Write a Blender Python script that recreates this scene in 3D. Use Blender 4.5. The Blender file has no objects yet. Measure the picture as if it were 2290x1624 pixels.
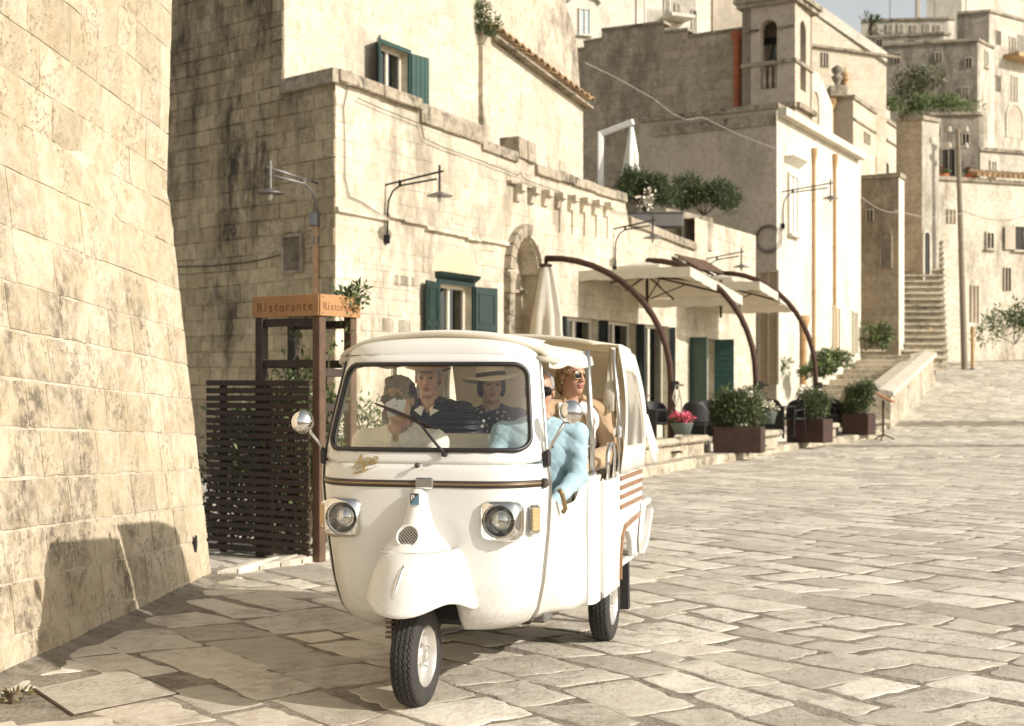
import bpy, math, random
import numpy as np
from mathutils import Vector, Matrix

# ------------------------------------------------------------------ camera, sky, sun, exposure
SC = bpy.context.scene
COL = SC.collection
FP, U0, V0, ZC = 3180.0, 1145.0, 865.0, 1.5          # focal length / principal column / horizon row in survey units, eye height (m)
cam_d = bpy.data.cameras.new('camera'); cam = bpy.data.objects.new('camera', cam_d); COL.objects.link(cam)
cam.location = (0, 0, ZC); cam.rotation_euler = (math.radians(90), 0, 0)
cam_d.sensor_width = 36; cam_d.lens = 50.0; cam_d.shift_y = 0.0232
cam_d.clip_start = 0.1; cam_d.clip_end = 3000
cam_d.dof.use_dof = True; cam_d.dof.focus_distance = 7.0; cam_d.dof.aperture_fstop = 4.0
SC.camera = cam
SUN = Vector((1.0, -0.5, 0.60)).normalized()
world = bpy.data.worlds.new('World'); SC.world = world; world.use_nodes = True
wn = world.node_tree; bg = wn.nodes['Background']
sky = wn.nodes.new('ShaderNodeTexSky'); sky.sky_type = 'NISHITA'; sky.sun_disc = False
sky.sun_elevation = math.asin(SUN.z); sky.sun_rotation = math.atan2(SUN.x, SUN.y)
sky.air_density = 1.0; sky.dust_density = 1.5; sky.ozone_density = 0.6
hs = wn.nodes.new('ShaderNodeHueSaturation'); hs.inputs['Saturation'].default_value = 0.32
wm = wn.nodes.new('ShaderNodeMix'); wm.data_type = 'RGBA'; wm.blend_type = 'MULTIPLY'; wm.inputs[0].default_value = 1.0
wm.inputs[7].default_value = (1.0, 0.965, 0.89, 1)
wn.links.new(sky.outputs[0], hs.inputs['Color']); wn.links.new(hs.outputs[0], wm.inputs[6])
wn.links.new(wm.outputs[2], bg.inputs[0]); bg.inputs[1].default_value = 0.15
sd = bpy.data.lights.new('sun', 'SUN'); sd.energy = 4.3; sd.angle = math.radians(0.6); sd.color = (1.0, 0.95, 0.87)
so = bpy.data.objects.new('sun', sd); COL.objects.link(so); so.location = SUN * 60
so.rotation_euler = (-SUN).to_track_quat('-Z', 'Y').to_euler()
SC.view_settings.view_transform = 'Standard'; SC.view_settings.look = 'None'
SC.view_settings.exposure = 0.28; SC.view_settings.gamma = 1.0
SC.render.engine = 'CYCLES'
SC.cycles.max_bounces = 7; SC.cycles.diffuse_bounces = 4; SC.cycles.glossy_bounces = 3
SC.cycles.transparent_max_bounces = 12; SC.cycles.transmission_bounces = 4
SC.cycles.use_denoising = True; SC.cycles.sample_clamp_indirect = 6

# ------------------------------------------------------------------ helpers
rnd = random.Random(7)
R = math.radians
def at(u, v, Y):
    return Vector(((u-U0)/FP*Y, Y, ZC+(V0-v)/FP*Y))
def lerp(a, b, t): return a+(b-a)*t
def smooth01(t):
    t = min(1, max(0, t)); return t*t*(3-2*t)
def ground_z(x, y):
    return 2.9*smooth01((y-34.0)/34.0) + 0.0*x
def gnd(u, v, off=0.0):
    lo, hi = 2.0, 120.0
    f = lambda Y: at(u, v, Y).z-(ground_z((u-U0)/FP*Y, Y)+off)
    Y = 2.0
    while Y < 120 and f(Y) > 0: Y += 0.05
    return at(u, v, Y)

def ancestors_loc(p):
    L = Vector((0, 0, 0))
    while p is not None:
        L = L+Vector(p.location); p = p.parent
    return L

def empty(name, loc=(0, 0, 0), rz=0, label=None, cat=None, group=None, kind=None):
    o = bpy.data.objects.new(name, None); COL.objects.link(o); o.location = loc; o.rotation_euler = (0, 0, rz)
    o.empty_display_size = 0.2
    return tag(o, label, cat, group, kind)
def tag(o, label=None, cat=None, group=None, kind=None):
    if label: o['label'] = label
    if cat: o['category'] = cat
    if group: o['group'] = group
    if kind: o['kind'] = kind
    return o

def mesh_obj(name, verts, faces, mats, parent=None, mi=None, smooth=False, world=False, loc=None):
    if world and parent is not None:
        L = ancestors_loc(parent); verts = [(v[0]-L.x, v[1]-L.y, v[2]-L.z) for v in verts]
    me = bpy.data.meshes.new(name)
    me.from_pydata([tuple(v) for v in verts], [], faces)
    for m in (mats if isinstance(mats, (list, tuple)) else [mats]): me.materials.append(m)
    if mi is not None: me.polygons.foreach_set('material_index', mi)
    if smooth: me.polygons.foreach_set('use_smooth', [True]*len(me.polygons))
    me.update()
    o = bpy.data.objects.new(name, me); COL.objects.link(o)
    if parent is not None: o.parent = parent
    if loc is not None: o.location = loc
    return o

class MB:
    def __init__(s): s.v, s.f, s.m = [], [], []
    def add(s, vs, fs, m=0):
        b = len(s.v); s.v += [Vector(x) for x in vs]
        for f in fs: s.f.append([b+i for i in f]); s.m.append(m)
        return s
    def cbox(s, c, size, ch=0.0, M=None, m=0):
        hx, hy, hz = size[0]/2, size[1]/2, size[2]/2
        h = (hx, hy, hz); ch = min(ch, 0.49*2*min(h)) if ch else 0
        if ch <= 0:
            vs = [Vector((sx*hx, sy*hy, sz*hz)) for sx in (-1, 1) for sy in (-1, 1) for sz in (-1, 1)]
            fs = [(0, 1, 3, 2), (4, 6, 7, 5), (0, 4, 5, 1), (2, 3, 7, 6), (0, 2, 6, 4), (1, 5, 7, 3)]
        else:
            vs, ix = [], {}
            sg = [(a, b, d) for a in (-1, 1) for b in (-1, 1) for d in (-1, 1)]
            for q in sg:
                for a in range(3):
                    ix[q, a] = len(vs)
                    vs.append(Vector([q[i]*(h[i] if i == a else h[i]-ch) for i in range(3)]))
            fs = []
            for a in range(3):
                o1, o2 = [i for i in range(3) if i != a]
                for sa in (-1, 1):
                    r = []
                    for (b, d) in ((-1, -1), (1, -1), (1, 1), (-1, 1)):
                        q = [0]*3; q[a] = sa; q[o1] = b; q[o2] = d; r.append(ix[tuple(q), a])
                    fs.append(r)
                for b in range(a+1, 3):
                    c_ = 3-a-b
                    for sa in (-1, 1):
                        for sb in (-1, 1):
                            q = [0]*3; q[a] = sa; q[b] = sb; q[c_] = -1; q0 = tuple(q); q[c_] = 1; q1 = tuple(q)
                            fs.append([ix[q0, a], ix[q0, b], ix[q1, b], ix[q1, a]])
            for q in sg: fs.append([ix[q, 0], ix[q, 1], ix[q, 2]])
            out = []
            for f in fs:
                n = (vs[f[1]]-vs[f[0]]).cross(vs[f[2]]-vs[f[0]])
                mid = sum((vs[i] for i in f), Vector())/len(f)
                out.append(f if n.dot(mid) >= 0 else f[::-1])
            fs = out
        c = Vector(c)
        if M is not None: vs = [M @ v for v in vs]
        return s.add([c+v for v in vs], fs, m)
    def tube(s, path, r, n=8, m=0, caps=True, flat=None):
        P = [Vector(p) for p in path]; k = len(P); rr = r if isinstance(r, (list, tuple)) else [r]*k
        vs, fs, up = [], [], None
        for i in range(k):
            t = (P[min(i+1, k-1)]-P[max(i-1, 0)]).normalized()
            if up is None:
                up = Vector((0, 0, 1)) if abs(t.z) < 0.9 else Vector((0, 1, 0))
            a = t.cross(up)
            if a.length < 1e-5: a = t.cross(Vector((1, 0, 0)))
            a.normalize(); b = a.cross(t).normalized(); up = b
            for j in range(n):
                w = 2*math.pi*(j+0.5)/n
                vs.append(P[i]+(a*math.cos(w)+b*math.sin(w)*(flat or 1))*rr[i])
        for i in range(k-1):
            for j in range(n):
                j2 = (j+1) % n
                fs.append((i*n+j, i*n+j2, (i+1)*n+j2, (i+1)*n+j))
        if caps: fs += [tuple(range(n))[::-1], tuple((k-1)*n+j for j in range(n))]
        return s.add(vs, fs, m)
    def lathe(s, prof, c=(0, 0, 0), n=24, M=None, m=0, caps=True):
        vs, fs = [], []; c = Vector(c)
        for (r, z) in prof:
            for j in range(n):
                w = 2*math.pi*j/n; v = Vector((r*math.cos(w), r*math.sin(w), z))
                vs.append(c+(M @ v if M is not None else v))
        k = len(prof)
        for i in range(k-1):
            for j in range(n):
                j2 = (j+1) % n; fs.append((i*n+j, i*n+j2, (i+1)*n+j2, (i+1)*n+j))
        if caps: fs += [tuple(range(n))[::-1], tuple((k-1)*n+j for j in range(n))]
        return s.add(vs, fs, m)
    def prism(s, poly, z0, z1, m=0):
        k = len(poly)
        area = sum(poly[i][0]*poly[(i+1) % k][1]-poly[(i+1) % k][0]*poly[i][1] for i in range(k))
        if area < 0: poly = poly[::-1]
        zt = z1 if isinstance(z1, (list, tuple)) else [z1]*k
        if area < 0 and isinstance(z1, (list, tuple)): zt = list(zt)[::-1]
        vs = [(p[0], p[1], z0) for p in poly]+[(p[0], p[1], zt[i]) for i, p in enumerate(poly)]
        fs = [tuple(range(k))[::-1], tuple(range(k, 2*k))]+[(i, (i+1) % k, k+(i+1) % k, k+i) for i in range(k)]
        return s.add(vs, fs, m)
    def slab(s, P0, dx, dz, dn, m=0):
        """box spanned by three vectors from corner P0"""
        P0, a, b, c = Vector(P0), Vector(dx), Vector(dz), Vector(dn)
        vs = [P0+a*i+b*j+c*k for i in (0, 1) for j in (0, 1) for k in (0, 1)]
        fs = [(0, 1, 3, 2), (4, 6, 7, 5), (0, 4, 5, 1), (2, 3, 7, 6), (0, 2, 6, 4), (1, 5, 7, 3)]
        if a.cross(b).dot(c) < 0: fs = [f[::-1] for f in fs]
        return s.add(vs, fs, m)
    def extr(s, pts, dn, m=0):
        """planar polygon (3-D points) extruded by the vector dn"""
        k = len(pts); pts = [Vector(p) for p in pts]; dn = Vector(dn)
        nrm = Vector()
        for i in range(k): nrm += pts[i].cross(pts[(i+1) % k])
        if nrm.dot(dn) > 0: pts = pts[::-1]
        vs = pts+[p+dn for p in pts]
        fs = [tuple(range(k)), tuple(range(k, 2*k))[::-1]]+[((i+1) % k, i, k+i, k+(i+1) % k) for i in range(k)]
        return s.add(vs, fs, m)
    def grid(s, fn, nu, nv, m=0, flip=False, thick=None):
        vs = [Vector(fn(i/nu, j/nv)) for j in range(nv+1) for i in range(nu+1)]
        fs = []
        for j in range(nv):
            for i in range(nu):
                a = j*(nu+1)+i; f = (a, a+1, a+nu+2, a+nu+1); fs.append(f[::-1] if flip else f)
        return s.add(vs, fs, m)
    def build(s, name, mats, parent=None, smooth=False, world=False, loc=None):
        return mesh_obj(name, s.v, s.f, mats, parent, s.m, smooth, world, loc)

def shade(o, ang=40):
    """smooth faces with sharp edges kept above ang degrees"""
    me = o.data
    me.polygons.foreach_set('use_smooth', [True]*len(me.polygons))
    me.set_sharp_from_angle(angle=R(ang))
    return o
def bevel(o, w, seg=2, ang=35):
    b = o.modifiers.new('bevel', 'BEVEL'); b.width = w; b.segments = seg; b.limit_method = 'ANGLE'; b.angle_limit = R(ang)
    return o

def text_mesh(name, body, size, depth, mat, parent, M, font_shear=0.0, spacing=1.0):
    cu = bpy.data.curves.new(name, 'FONT'); cu.body = body; cu.size = size; cu.extrude = depth; cu.shear = font_shear
    cu.align_x = 'CENTER'; cu.align_y = 'CENTER'; cu.space_character = spacing; cu.resolution_u = 3
    to = bpy.data.objects.new(name, cu)
    me = bpy.data.meshes.new_from_object(to)
    bpy.data.objects.remove(to)
    me.transform(M); me.materials.clear(); me.materials.append(mat)
    o = bpy.data.objects.new(name, me); COL.objects.link(o); o.parent = parent
    return o

# ------------------------------------------------------------------ procedural materials
class NT:
    def __init__(s, name):
        s.mat = bpy.data.materials.new(name); s.mat.use_nodes = True; s.t = s.mat.node_tree
        s.b = s.t.nodes['Principled BSDF']; s.out = s.t.nodes['Material Output']
    def n(s, typ, **kw):
        x = s.t.nodes.new(typ)
        for k, v in kw.items(): setattr(x, k, v)
        return x
    def set(s, sock, val):
        if hasattr(val, 'is_output'): s.t.links.new(val, sock)
        elif isinstance(val, (tuple, list)) and len(val) == 3 and sock.type == 'RGBA': sock.default_value = (*val, 1)
        else: sock.default_value = val
    def noise(s, vec, scale, detail=4, rough=0.55, dist=0.0, out=0):
        x = s.n('ShaderNodeTexNoise'); s.set(x.inputs['Vector'], vec)
        x.inputs['Scale'].default_value = scale; x.inputs['Detail'].default_value = detail
        x.inputs['Roughness'].default_value = rough; x.inputs['Distortion'].default_value = dist
        return x.outputs[out]
    def ramp(s, fac, stops):
        x = s.n('ShaderNodeValToRGB'); s.set(x.inputs[0], fac); e = x.color_ramp.elements
        while len(e) < len(stops): e.new(0.5)
        for i, (p, c) in enumerate(stops):
            e[i].position = p; e[i].color = (*c, 1) if isinstance(c, (tuple, list)) else (c, c, c, 1)
        return x.outputs[0]
    def mix(s, fac, a, b, mode='MIX'):
        x = s.n('ShaderNodeMix', data_type='RGBA', blend_type=mode)
        s.set(x.inputs[0], fac); s.set(x.inputs[6], a); s.set(x.inputs[7], b); return x.outputs[2]
    def math(s, op, a, b=0.0, clamp=False):
        x = s.n('ShaderNodeMath', operation=op, use_clamp=clamp); s.set(x.inputs[0], a); s.set(x.inputs[1], b); return x.outputs[0]
    def vmul(s, v, k):
        x = s.n('ShaderNodeVectorMath', operation='MULTIPLY'); s.set(x.inputs[0], v); x.inputs[1].default_value = k; return x.outputs[0]
    def dot(s, v, k):
        x = s.n('ShaderNodeVectorMath', operation='DOT_PRODUCT'); s.set(x.inputs[0], v); x.inputs[1].default_value = k; return x.outputs['Value']
    def pos(s): return s.n('ShaderNodeNewGeometry').outputs['Position']
    def obj(s): return s.n('ShaderNodeTexCoord').outputs['Object']
    def rand(s): return s.n('ShaderNodeObjectInfo').outputs['Random']
    def island(s): return s.n('ShaderNodeNewGeometry').outputs['Random Per Island']
    def xyz(s, a, b, c=0.0):
        x = s.n('ShaderNodeCombineXYZ'); s.set(x.inputs[0], a); s.set(x.inputs[1], b); s.set(x.inputs[2], c); return x.outputs[0]
    def bump(s, h, strength=0.4, dist=0.02, prev=None):
        x = s.n('ShaderNodeBump'); x.inputs['Strength'].default_value = strength; x.inputs['Distance'].default_value = dist
        s.set(x.inputs['Height'], h)
        if prev is not None: s.set(x.inputs['Normal'], prev)
        s.set(s.b.inputs['Normal'], x.outputs[0]); return x.outputs[0]
    def col(s, c): s.set(s.b.inputs['Base Color'], c); return s
    def p(s, **kw):
        for k, v in kw.items(): s.set(s.b.inputs[k.replace('_', ' ')], v)
        return s

def plain(name, c, rough=0.6, metal=0.0, var=0.12, scale=6.0, bump=0.0, bscale=40, coat=0.0, objspace=True, bdist=0.004):
    t = NT(name); v = t.obj() if objspace else t.pos()
    f = t.noise(v, scale, 4)
    lo = tuple(x*(1-var) for x in c); hi = tuple(min(1, x*(1+var*0.8)) for x in c)
    t.col(t.ramp(f, [(0.3, lo), (0.7, hi)])).p(Roughness=rough, Metallic=metal)
    if coat: t.p(Coat_Weight=coat, Coat_Roughness=0.06)
    if bump: t.bump(t.noise(v, bscale, 5), bump, bdist)
    return t.mat

def stone(name, a, b, c, dark=(0.16, 0.13, 0.10), stain=0.5, stain_scale=0.55, rough=0.9, bump=0.5, bscale=9.0, brick=None,
          rand=0.0, streak=True, pits=0.5, island=False, bdist=0.03, speck=5.5, zmask=None):
    """weathered limestone: a,b,c mottle colours; dark = lichen/soot colour; brick=(dir, width, height, depth) draws far courses"""
    t = NT(name); v = t.pos()
    n1 = t.noise(v, 1.3, 6, 0.6, 0.6); n2 = t.noise(v, 7.0, 6, 0.65)
    base = t.mix(t.ramp(n1, [(0.35, 0), (0.65, 1)]), a, b)
    base = t.mix(t.ramp(n2, [(0.46, 0), (0.64, 0.8)]), base, c)
    if rand:
        rv = t.island() if island else t.rand()
        base = t.mix(t.math('MULTIPLY', t.ramp(rv, [(0.0, 1), (0.5, 0.0), (1, 0)]), rand), base, tuple(x*0.55 for x in a))
        base = t.mix(t.math('MULTIPLY', t.ramp(rv, [(0.55, 0), (1, 1)]), rand), base, tuple(min(1, x*1.22) for x in b))
    h = t.noise(v, bscale, 8, 0.62)
    if brick:
        d, bw, bh, dep = brick
        wob = t.noise(v, 0.9, 3)
        vec = t.xyz(t.math('ADD', t.dot(v, (d[0], d[1], 0)), t.math('MULTIPLY', wob, 0.12)), t.math('ADD', t.dot(v, (0, 0, 1)), t.math('MULTIPLY', wob, 0.10)))
        bt = t.n('ShaderNodeTexBrick'); t.set(bt.inputs['Vector'], vec)
        bt.inputs['Scale'].default_value = 1.0; bt.inputs['Brick Width'].default_value = bw; bt.inputs['Row Height'].default_value = bh
        bt.inputs['Mortar Size'].default_value = 0.014; bt.inputs['Mortar Smooth'].default_value = 0.6
        bt.inputs['Color1'].default_value = (0.30, 0.30, 0.30, 1); bt.inputs['Color2'].default_value = (0.70, 0.70, 0.70, 1)
        bt.inputs['Mortar'].default_value = (0.5, 0.5, 0.5, 1); bt.offset = 0.45
        base = t.mix(0.28*dep, base, bt.outputs['Color'], 'OVERLAY')
        mort = t.math('MULTIPLY', bt.outputs['Fac'], t.ramp(t.noise(v, 1.1, 3), [(0.4, 0.15), (0.6, 1)]))
        base = t.mix(t.math('MULTIPLY', mort, 0.5*dep), base, tuple(x*0.62 for x in a))
        h = t.math('SUBTRACT', h, t.math('MULTIPLY', mort, 0.9*dep))
    if stain:
        sv = t.vmul(v, (1, 1, 0.35)) if streak else v
        s1 = t.noise(sv, stain_scale, 7, 0.68, 0.8); s2 = t.noise(v if speck > 6 else sv, stain_scale*speck, 6, 0.75)
        m = t.math('MULTIPLY', t.ramp(s1, [(0.46, 0), (0.60, 1)]), t.ramp(s2, [(0.40, 0.08), (0.58, 1)]))
        if zmask: m = t.math('MULTIPLY', m, t.ramp(t.math('DIVIDE', t.math('ADD', t.dot(v, (0, 0, 1)), t.math('MULTIPLY', t.noise(v, 0.8, 3), 1.2)), 6.0), [(zmask[0], 0.25), (zmask[0]+.06, 1), (zmask[1], 1), (zmask[1]+.12, 0.28)]))
        base = t.mix(t.math('MULTIPLY', m, stain), base, dark)
    if pits:
        pn = t.noise(v, 26, 3, 0.6)
        pm = t.math('MULTIPLY', t.ramp(pn, [(0.56, 0), (0.64, 1)]), t.ramp(t.noise(v, 2.2, 3), [(0.45, 0), (0.6, 1)]))
        base = t.mix(t.math('MULTIPLY', pm, 0.6*pits), base, tuple(x*0.4 for x in a))
        h = t.math('SUBTRACT', h, t.math('MULTIPLY', pm, 0.5*pits))
    t.col(base).p(Roughness=rough)
    t.b.inputs['Specular IOR Level'].default_value = 0.25
    t.bump(h, bump, bdist)
    return t.mat

def leafmat(name, a, b, rough=0.5):
    t = NT(name); r = t.island()
    t.col(t.ramp(r, [(0.0, a), (1.0, b)])).p(Roughness=rough)
    tr = t.n('ShaderNodeBsdfTranslucent'); t.set(tr.inputs[0], t.ramp(r, [(0, tuple(x*1.3 for x in a)), (1, tuple(x*1.4 for x in b))]))
    mx = t.n('ShaderNodeMixShader'); mx.inputs[0].default_value = 0.3
    t.t.links.new(t.b.outputs[0], mx.inputs[1]); t.t.links.new(tr.outputs[0], mx.inputs[2]); t.t.links.new(mx.outputs[0], t.out.inputs[0])
    return t.mat

def glassmat(name, tint=(0.9, 0.92, 0.9), refl=0.08, trans=0.9, rough=0.02):
    """thin clear sheet: transparent body with a mirror-like surface reflection"""
    t = NT(name)
    tb = t.n('ShaderNodeBsdfTransparent'); tb.inputs[0].default_value = (*[x*trans for x in tint], 1)
    gl = t.n('ShaderNodeBsdfGlossy'); gl.inputs['Roughness'].default_value = rough; gl.inputs[0].default_value = (1, 1, 1, 1)
    lw = t.n('ShaderNodeFresnel'); lw.inputs[0].default_value = 1.5
    f = t.math('ADD', lw.outputs[0], refl, clamp=True)
    mx = t.n('ShaderNodeMixShader'); t.set(mx.inputs[0], f)
    t.t.links.new(tb.outputs[0], mx.inputs[1]); t.t.links.new(gl.outputs[0], mx.inputs[2]); t.t.links.new(mx.outputs[0], t.out.inputs[0])
    return t.mat

def clothmat(name, c, rough=0.85, bump=0.35, bscale=14, weave=900, var=0.1, sheen=0.2, bdist=0.01, trans=0.0):
    t = NT(name); v = t.obj()
    n1 = t.noise(v, 5, 4)
    t.col(t.ramp(n1, [(0.3, tuple(x*(1-var) for x in c)), (0.7, tuple(min(1, x*(1+var)) for x in c))])).p(Roughness=rough)
    t.b.inputs['Sheen Weight'].default_value = sheen
    h = t.math('ADD', t.noise(v, bscale, 5, 0.5, 1.0), t.math('MULTIPLY', t.noise(v, weave, 2), 0.05))
    t.bump(h, bump, bdist)
    if trans:
        tr = t.n('ShaderNodeBsdfTranslucent'); tr.inputs[0].default_value = (c[0], c[1]*0.93, c[2]*0.82, 1)
        mx = t.n('ShaderNodeMixShader'); mx.inputs[0].default_value = trans
        t.t.links.new(t.b.outputs[0], mx.inputs[1]); t.t.links.new(tr.outputs[0], mx.inputs[2]); t.t.links.new(mx.outputs[0], t.out.inputs[0])
    return t.mat

# ------------------------------------------------------------------ foliage
def leaves(name, blobs, n, size, mats, parent=None, seed=1, aspect=0.42, up=0.2, world=True, jitter=0.55, hollow=0.3):
    """many small folded leaves spread through ellipsoid blobs [(centre, radii)]"""
    g = np.random.default_rng(seed)
    vol = np.array([b[1][0]*b[1][1]*b[1][2] for b in blobs])**0.8; cnt = np.maximum(1, (n*vol/vol.sum()).astype(int))
    V, F, MI = [], [], []
    for (c, r), k in zip(blobs, cnt):
        d = g.normal(size=(k, 3)); d /= np.linalg.norm(d, axis=1)[:, None]
        rad = (hollow+(1-hollow)*g.random(k)**0.6)*(1+jitter*(g.random(k)-0.5))
        # clumps
        cl = g.normal(size=(max(4, k//26), 3)); cl /= np.linalg.norm(cl, axis=1)[:, None]
        w = g.integers(0, len(cl), k); d = d*0.55+cl[w]*0.75; d /= np.linalg.norm(d, axis=1)[:, None]
        P = np.array(c)+d*rad[:, None]*np.array(r)
        ax = d+g.normal(size=(k, 3))*0.8; ax[:, 2] += up; ax /= np.linalg.norm(ax, axis=1)[:, None]
        sd_ = np.cross(ax, g.normal(size=(k, 3))); sd_ /= np.linalg.norm(sd_, axis=1)[:, None]
        nn = np.cross(ax, sd_)
        L = size*(0.6+0.8*g.random(k))[:, None]; W = L*aspect
        b = len(V)*0+sum(len(x) for x in V)
        q = np.stack([P, P+ax*L*0.5+sd_*W*0.5+nn*W*0.15, P+ax*L, P+ax*L*0.5-sd_*W*0.5+nn*W*0.15], 1).reshape(-1, 3)
        V.append(q); F.append((np.arange(k*4)+b).reshape(-1, 4)); MI.append(g.integers(0, len(mats), k))
    V = np.concatenate(V); F = np.concatenate(F); MI = np.concatenate(MI)
    if world and parent is not None:
        L = ancestors_loc(parent); V = V-np.array((L.x, L.y, L.z))
    me = bpy.data.meshes.new(name)
    me.vertices.add(len(V)); me.vertices.foreach_set('co', V.ravel().astype(np.float32))
    me.loops.add(len(F)*4); me.loops.foreach_set('vertex_index', F.ravel().astype(np.int32))
    me.polygons.add(len(F)); me.polygons.foreach_set('loop_start', (np.arange(len(F))*4).astype(np.int32))
    me.polygons.foreach_set('material_index', MI.astype(np.int32))
    for m in mats: me.materials.append(m)
    me.update(calc_edges=True); me.validate()
    o = bpy.data.objects.new(name, me); COL.objects.link(o)
    if parent is not None: o.parent = parent
    return o
# ------------------------------------------------------------------ shared materials
M_pave = stone('paving_limestone', (0.555, 0.495, 0.40), (0.65, 0.595, 0.50), (0.47, 0.40, 0.305), dark=(0.27, 0.22, 0.165), stain=0.7, stain_scale=1.3, rough=0.58, bump=0.6, bscale=16, rand=0.62, streak=False, pits=0.8, bdist=0.02)
M_pave_far = stone('paving_limestone_far', (0.555, 0.495, 0.40), (0.65, 0.595, 0.50), (0.47, 0.40, 0.305), dark=(0.27, 0.22, 0.165), stain=0.7, stain_scale=1.3, rough=0.62, bump=0.5, bscale=13, rand=0.5, streak=False, pits=0.6, island=True, bdist=0.02)
M_joint = stone('joint_mortar', (0.28, 0.24, 0.185), (0.35, 0.305, 0.245), (0.20, 0.165, 0.12), dark=(0.10, 0.085, 0.06), stain=0.8, stain_scale=1.6, rough=0.95, bump=0.8, bscale=30, streak=False)
M_wall = stone('golden_tufa', (0.49, 0.40, 0.27), (0.57, 0.49, 0.365), (0.42, 0.325, 0.205), dark=(0.145, 0.12, 0.088), stain=0.95, stain_scale=0.95, rough=0.95, bump=0.9, bscale=10, rand=0.28, pits=0.6, bdist=0.03, speck=13, streak=False, zmask=(.08, .42))
M_wallmortar = stone('wall_lime_mortar', (0.55, 0.475, 0.355), (0.61, 0.535, 0.42), (0.47, 0.385, 0.27), stain=0.3, rough=0.95, bump=0.8, bscale=22)

# ------------------------------------------------------------------ street
mb = MB()
xs = [-60, -20, -8, -4, 0, 4, 8, 12, 18, 26, 40, 70]
ys = [-12, 0, 6, 12, 20, 28, 34, 37, 40, 44, 48, 52, 56, 60, 64, 68, 80, 120, 300]
mb.v = [Vector((x, y, ground_z(x, y)-0.0038)) for y in ys for x in xs]
for j in range(len(ys)-1):
    for i in range(len(xs)-1):
        a = j*len(xs)+i; mb.f.append((a, a+1, a+len(xs)+1, a+len(xs))); mb.m.append(0)
street = mb.build('street', M_joint, smooth=True)
tag(street, kind='structure')

def slab_rings(poly, seed, thick=0.05, dome=0.006):
    """irregular worn paving slab from a polygon in ground metres: rough outline, rounded shoulder, slightly domed top"""
    g = random.Random(seed); k = len(poly)
    cx = sum(p[0] for p in poly)/k; cy = sum(p[1] for p in poly)/k
    out = []
    for i in range(k):
        p, q = poly[i], poly[(i+1) % k]; L = math.hypot(q[0]-p[0], q[1]-p[1]); m = max(2, min(9, int(L/0.07)))
        for j in range(m):
            t = j/m; x = lerp(p[0], q[0], t); y = lerp(p[1], q[1], t)
            if j == 0:
                x = lerp(x, cx, g.uniform(0.01, 0.09)); y = lerp(y, cy, g.uniform(0.01, 0.09))
            else:
                w = g.uniform(-0.020, 0.008)-(0.02 if g.random() < .08 else 0); d = math.hypot(x-cx, y-cy)+1e-6
                x += (x-cx)/d*w; y += (y-cy)/d*w
            out.append((x-cx, y-cy))
    n = len(out); sx, sy = g.uniform(-0.002, 0.002), g.uniform(-0.002, 0.002)
    vs = []
    def ring(s, z, inset):
        for (x, y) in out:
            d = math.hypot(x, y)+1e-6; f = max(0.05, (d-inset)/d)*s
            vs.append((x*f, y*f, z+x*f*sx+y*f*sy+g.uniform(-0.0006, 0.0006)))
    ring(1, -thick, 0); ring(1, -0.0030, 0.0); ring(1, -0.0003, 0.014); ring(0.72, dome*0.5, 0.012)
    vs.append((0, 0, dome))
    fs = []
    for r in range(3):
        for i in range(n):
            j = (i+1) % n; fs.append((r*n+i, r*n+j, (r+1)*n+j, (r+1)*n+i))
    for i in range(n): fs.append((3*n+i, 3*n+(i+1) % n, 4*n))
    return (cx, cy), vs, fs

def inside_street(x, y):
    if x < -2.62+0.065*(y-7.2)+0.08 and y < 11.6: return False
    return True
d1 = Vector((0.61, -0.79)); d2 = Vector((0.79, 0.61))
g = random.Random(11); cells = []
p = -22.0
while p < 62:
    w = g.uniform(0.28, 0.50); q = -75.0+g.uniform(0, 0.6)
    while q < 12:
        l = g.choice((0.34, 0.42, 0.5, 0.58, 0.68, 0.85))*g.uniform(0.9, 1.1)
        c = d1*(q+l/2)+d2*(p+w/2)
        if 3.6 < c.y < 62 and abs(c.x) < 0.395*c.y+0.9: cells.append((p, w, q, l, c))
        q += l
    p += w
def warp(v):
    return Vector((v.x+0.07*math.sin(v.y*1.7+v.x*0.9)+0.04*math.sin(v.x*3.1), v.y+0.06*math.sin(v.x*2.1-v.y*0.6)+0.05*math.sin(v.y*2.6+1)))
COVER = [at(80, 1538, 7.05), at(278, 1503, 7.52), at(395, 1552, 6.94), at(165, 1600, 6.5)]
for c_ in COVER: c_.z = 0
cov_c = sum((Vector((c_.x, c_.y)) for c_ in COVER), Vector((0, 0)))/4
slabs = []
for (p, w, q, l, c) in cells:
    if not inside_street(c.x, c.y): continue
    if (Vector((c.x, c.y))-cov_c).length < 0.42: continue
    gp = g.uniform(0.004, 0.012)
    poly = [warp(d1*(q+gp)+d2*(p+gp)), warp(d1*(q+l-gp)+d2*(p+gp)), warp(d1*(q+l-gp)+d2*(p+w-gp)), warp(d1*(q+gp)+d2*(p+w-gp))]
    poly = [(v.x+g.uniform(-.05, .05), v.y+g.uniform(-.05, .05)) for v in poly]
    a = sum(poly[i][0]*poly[(i+1) % 4][1]-poly[(i+1) % 4][0]*poly[i][1] for i in range(4))
    if a < 0: poly = poly[::-1]
    slabs.append((c.y, poly))
slabs.sort(key=lambda s: s[0])
far = MB(); nid = 0
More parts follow.
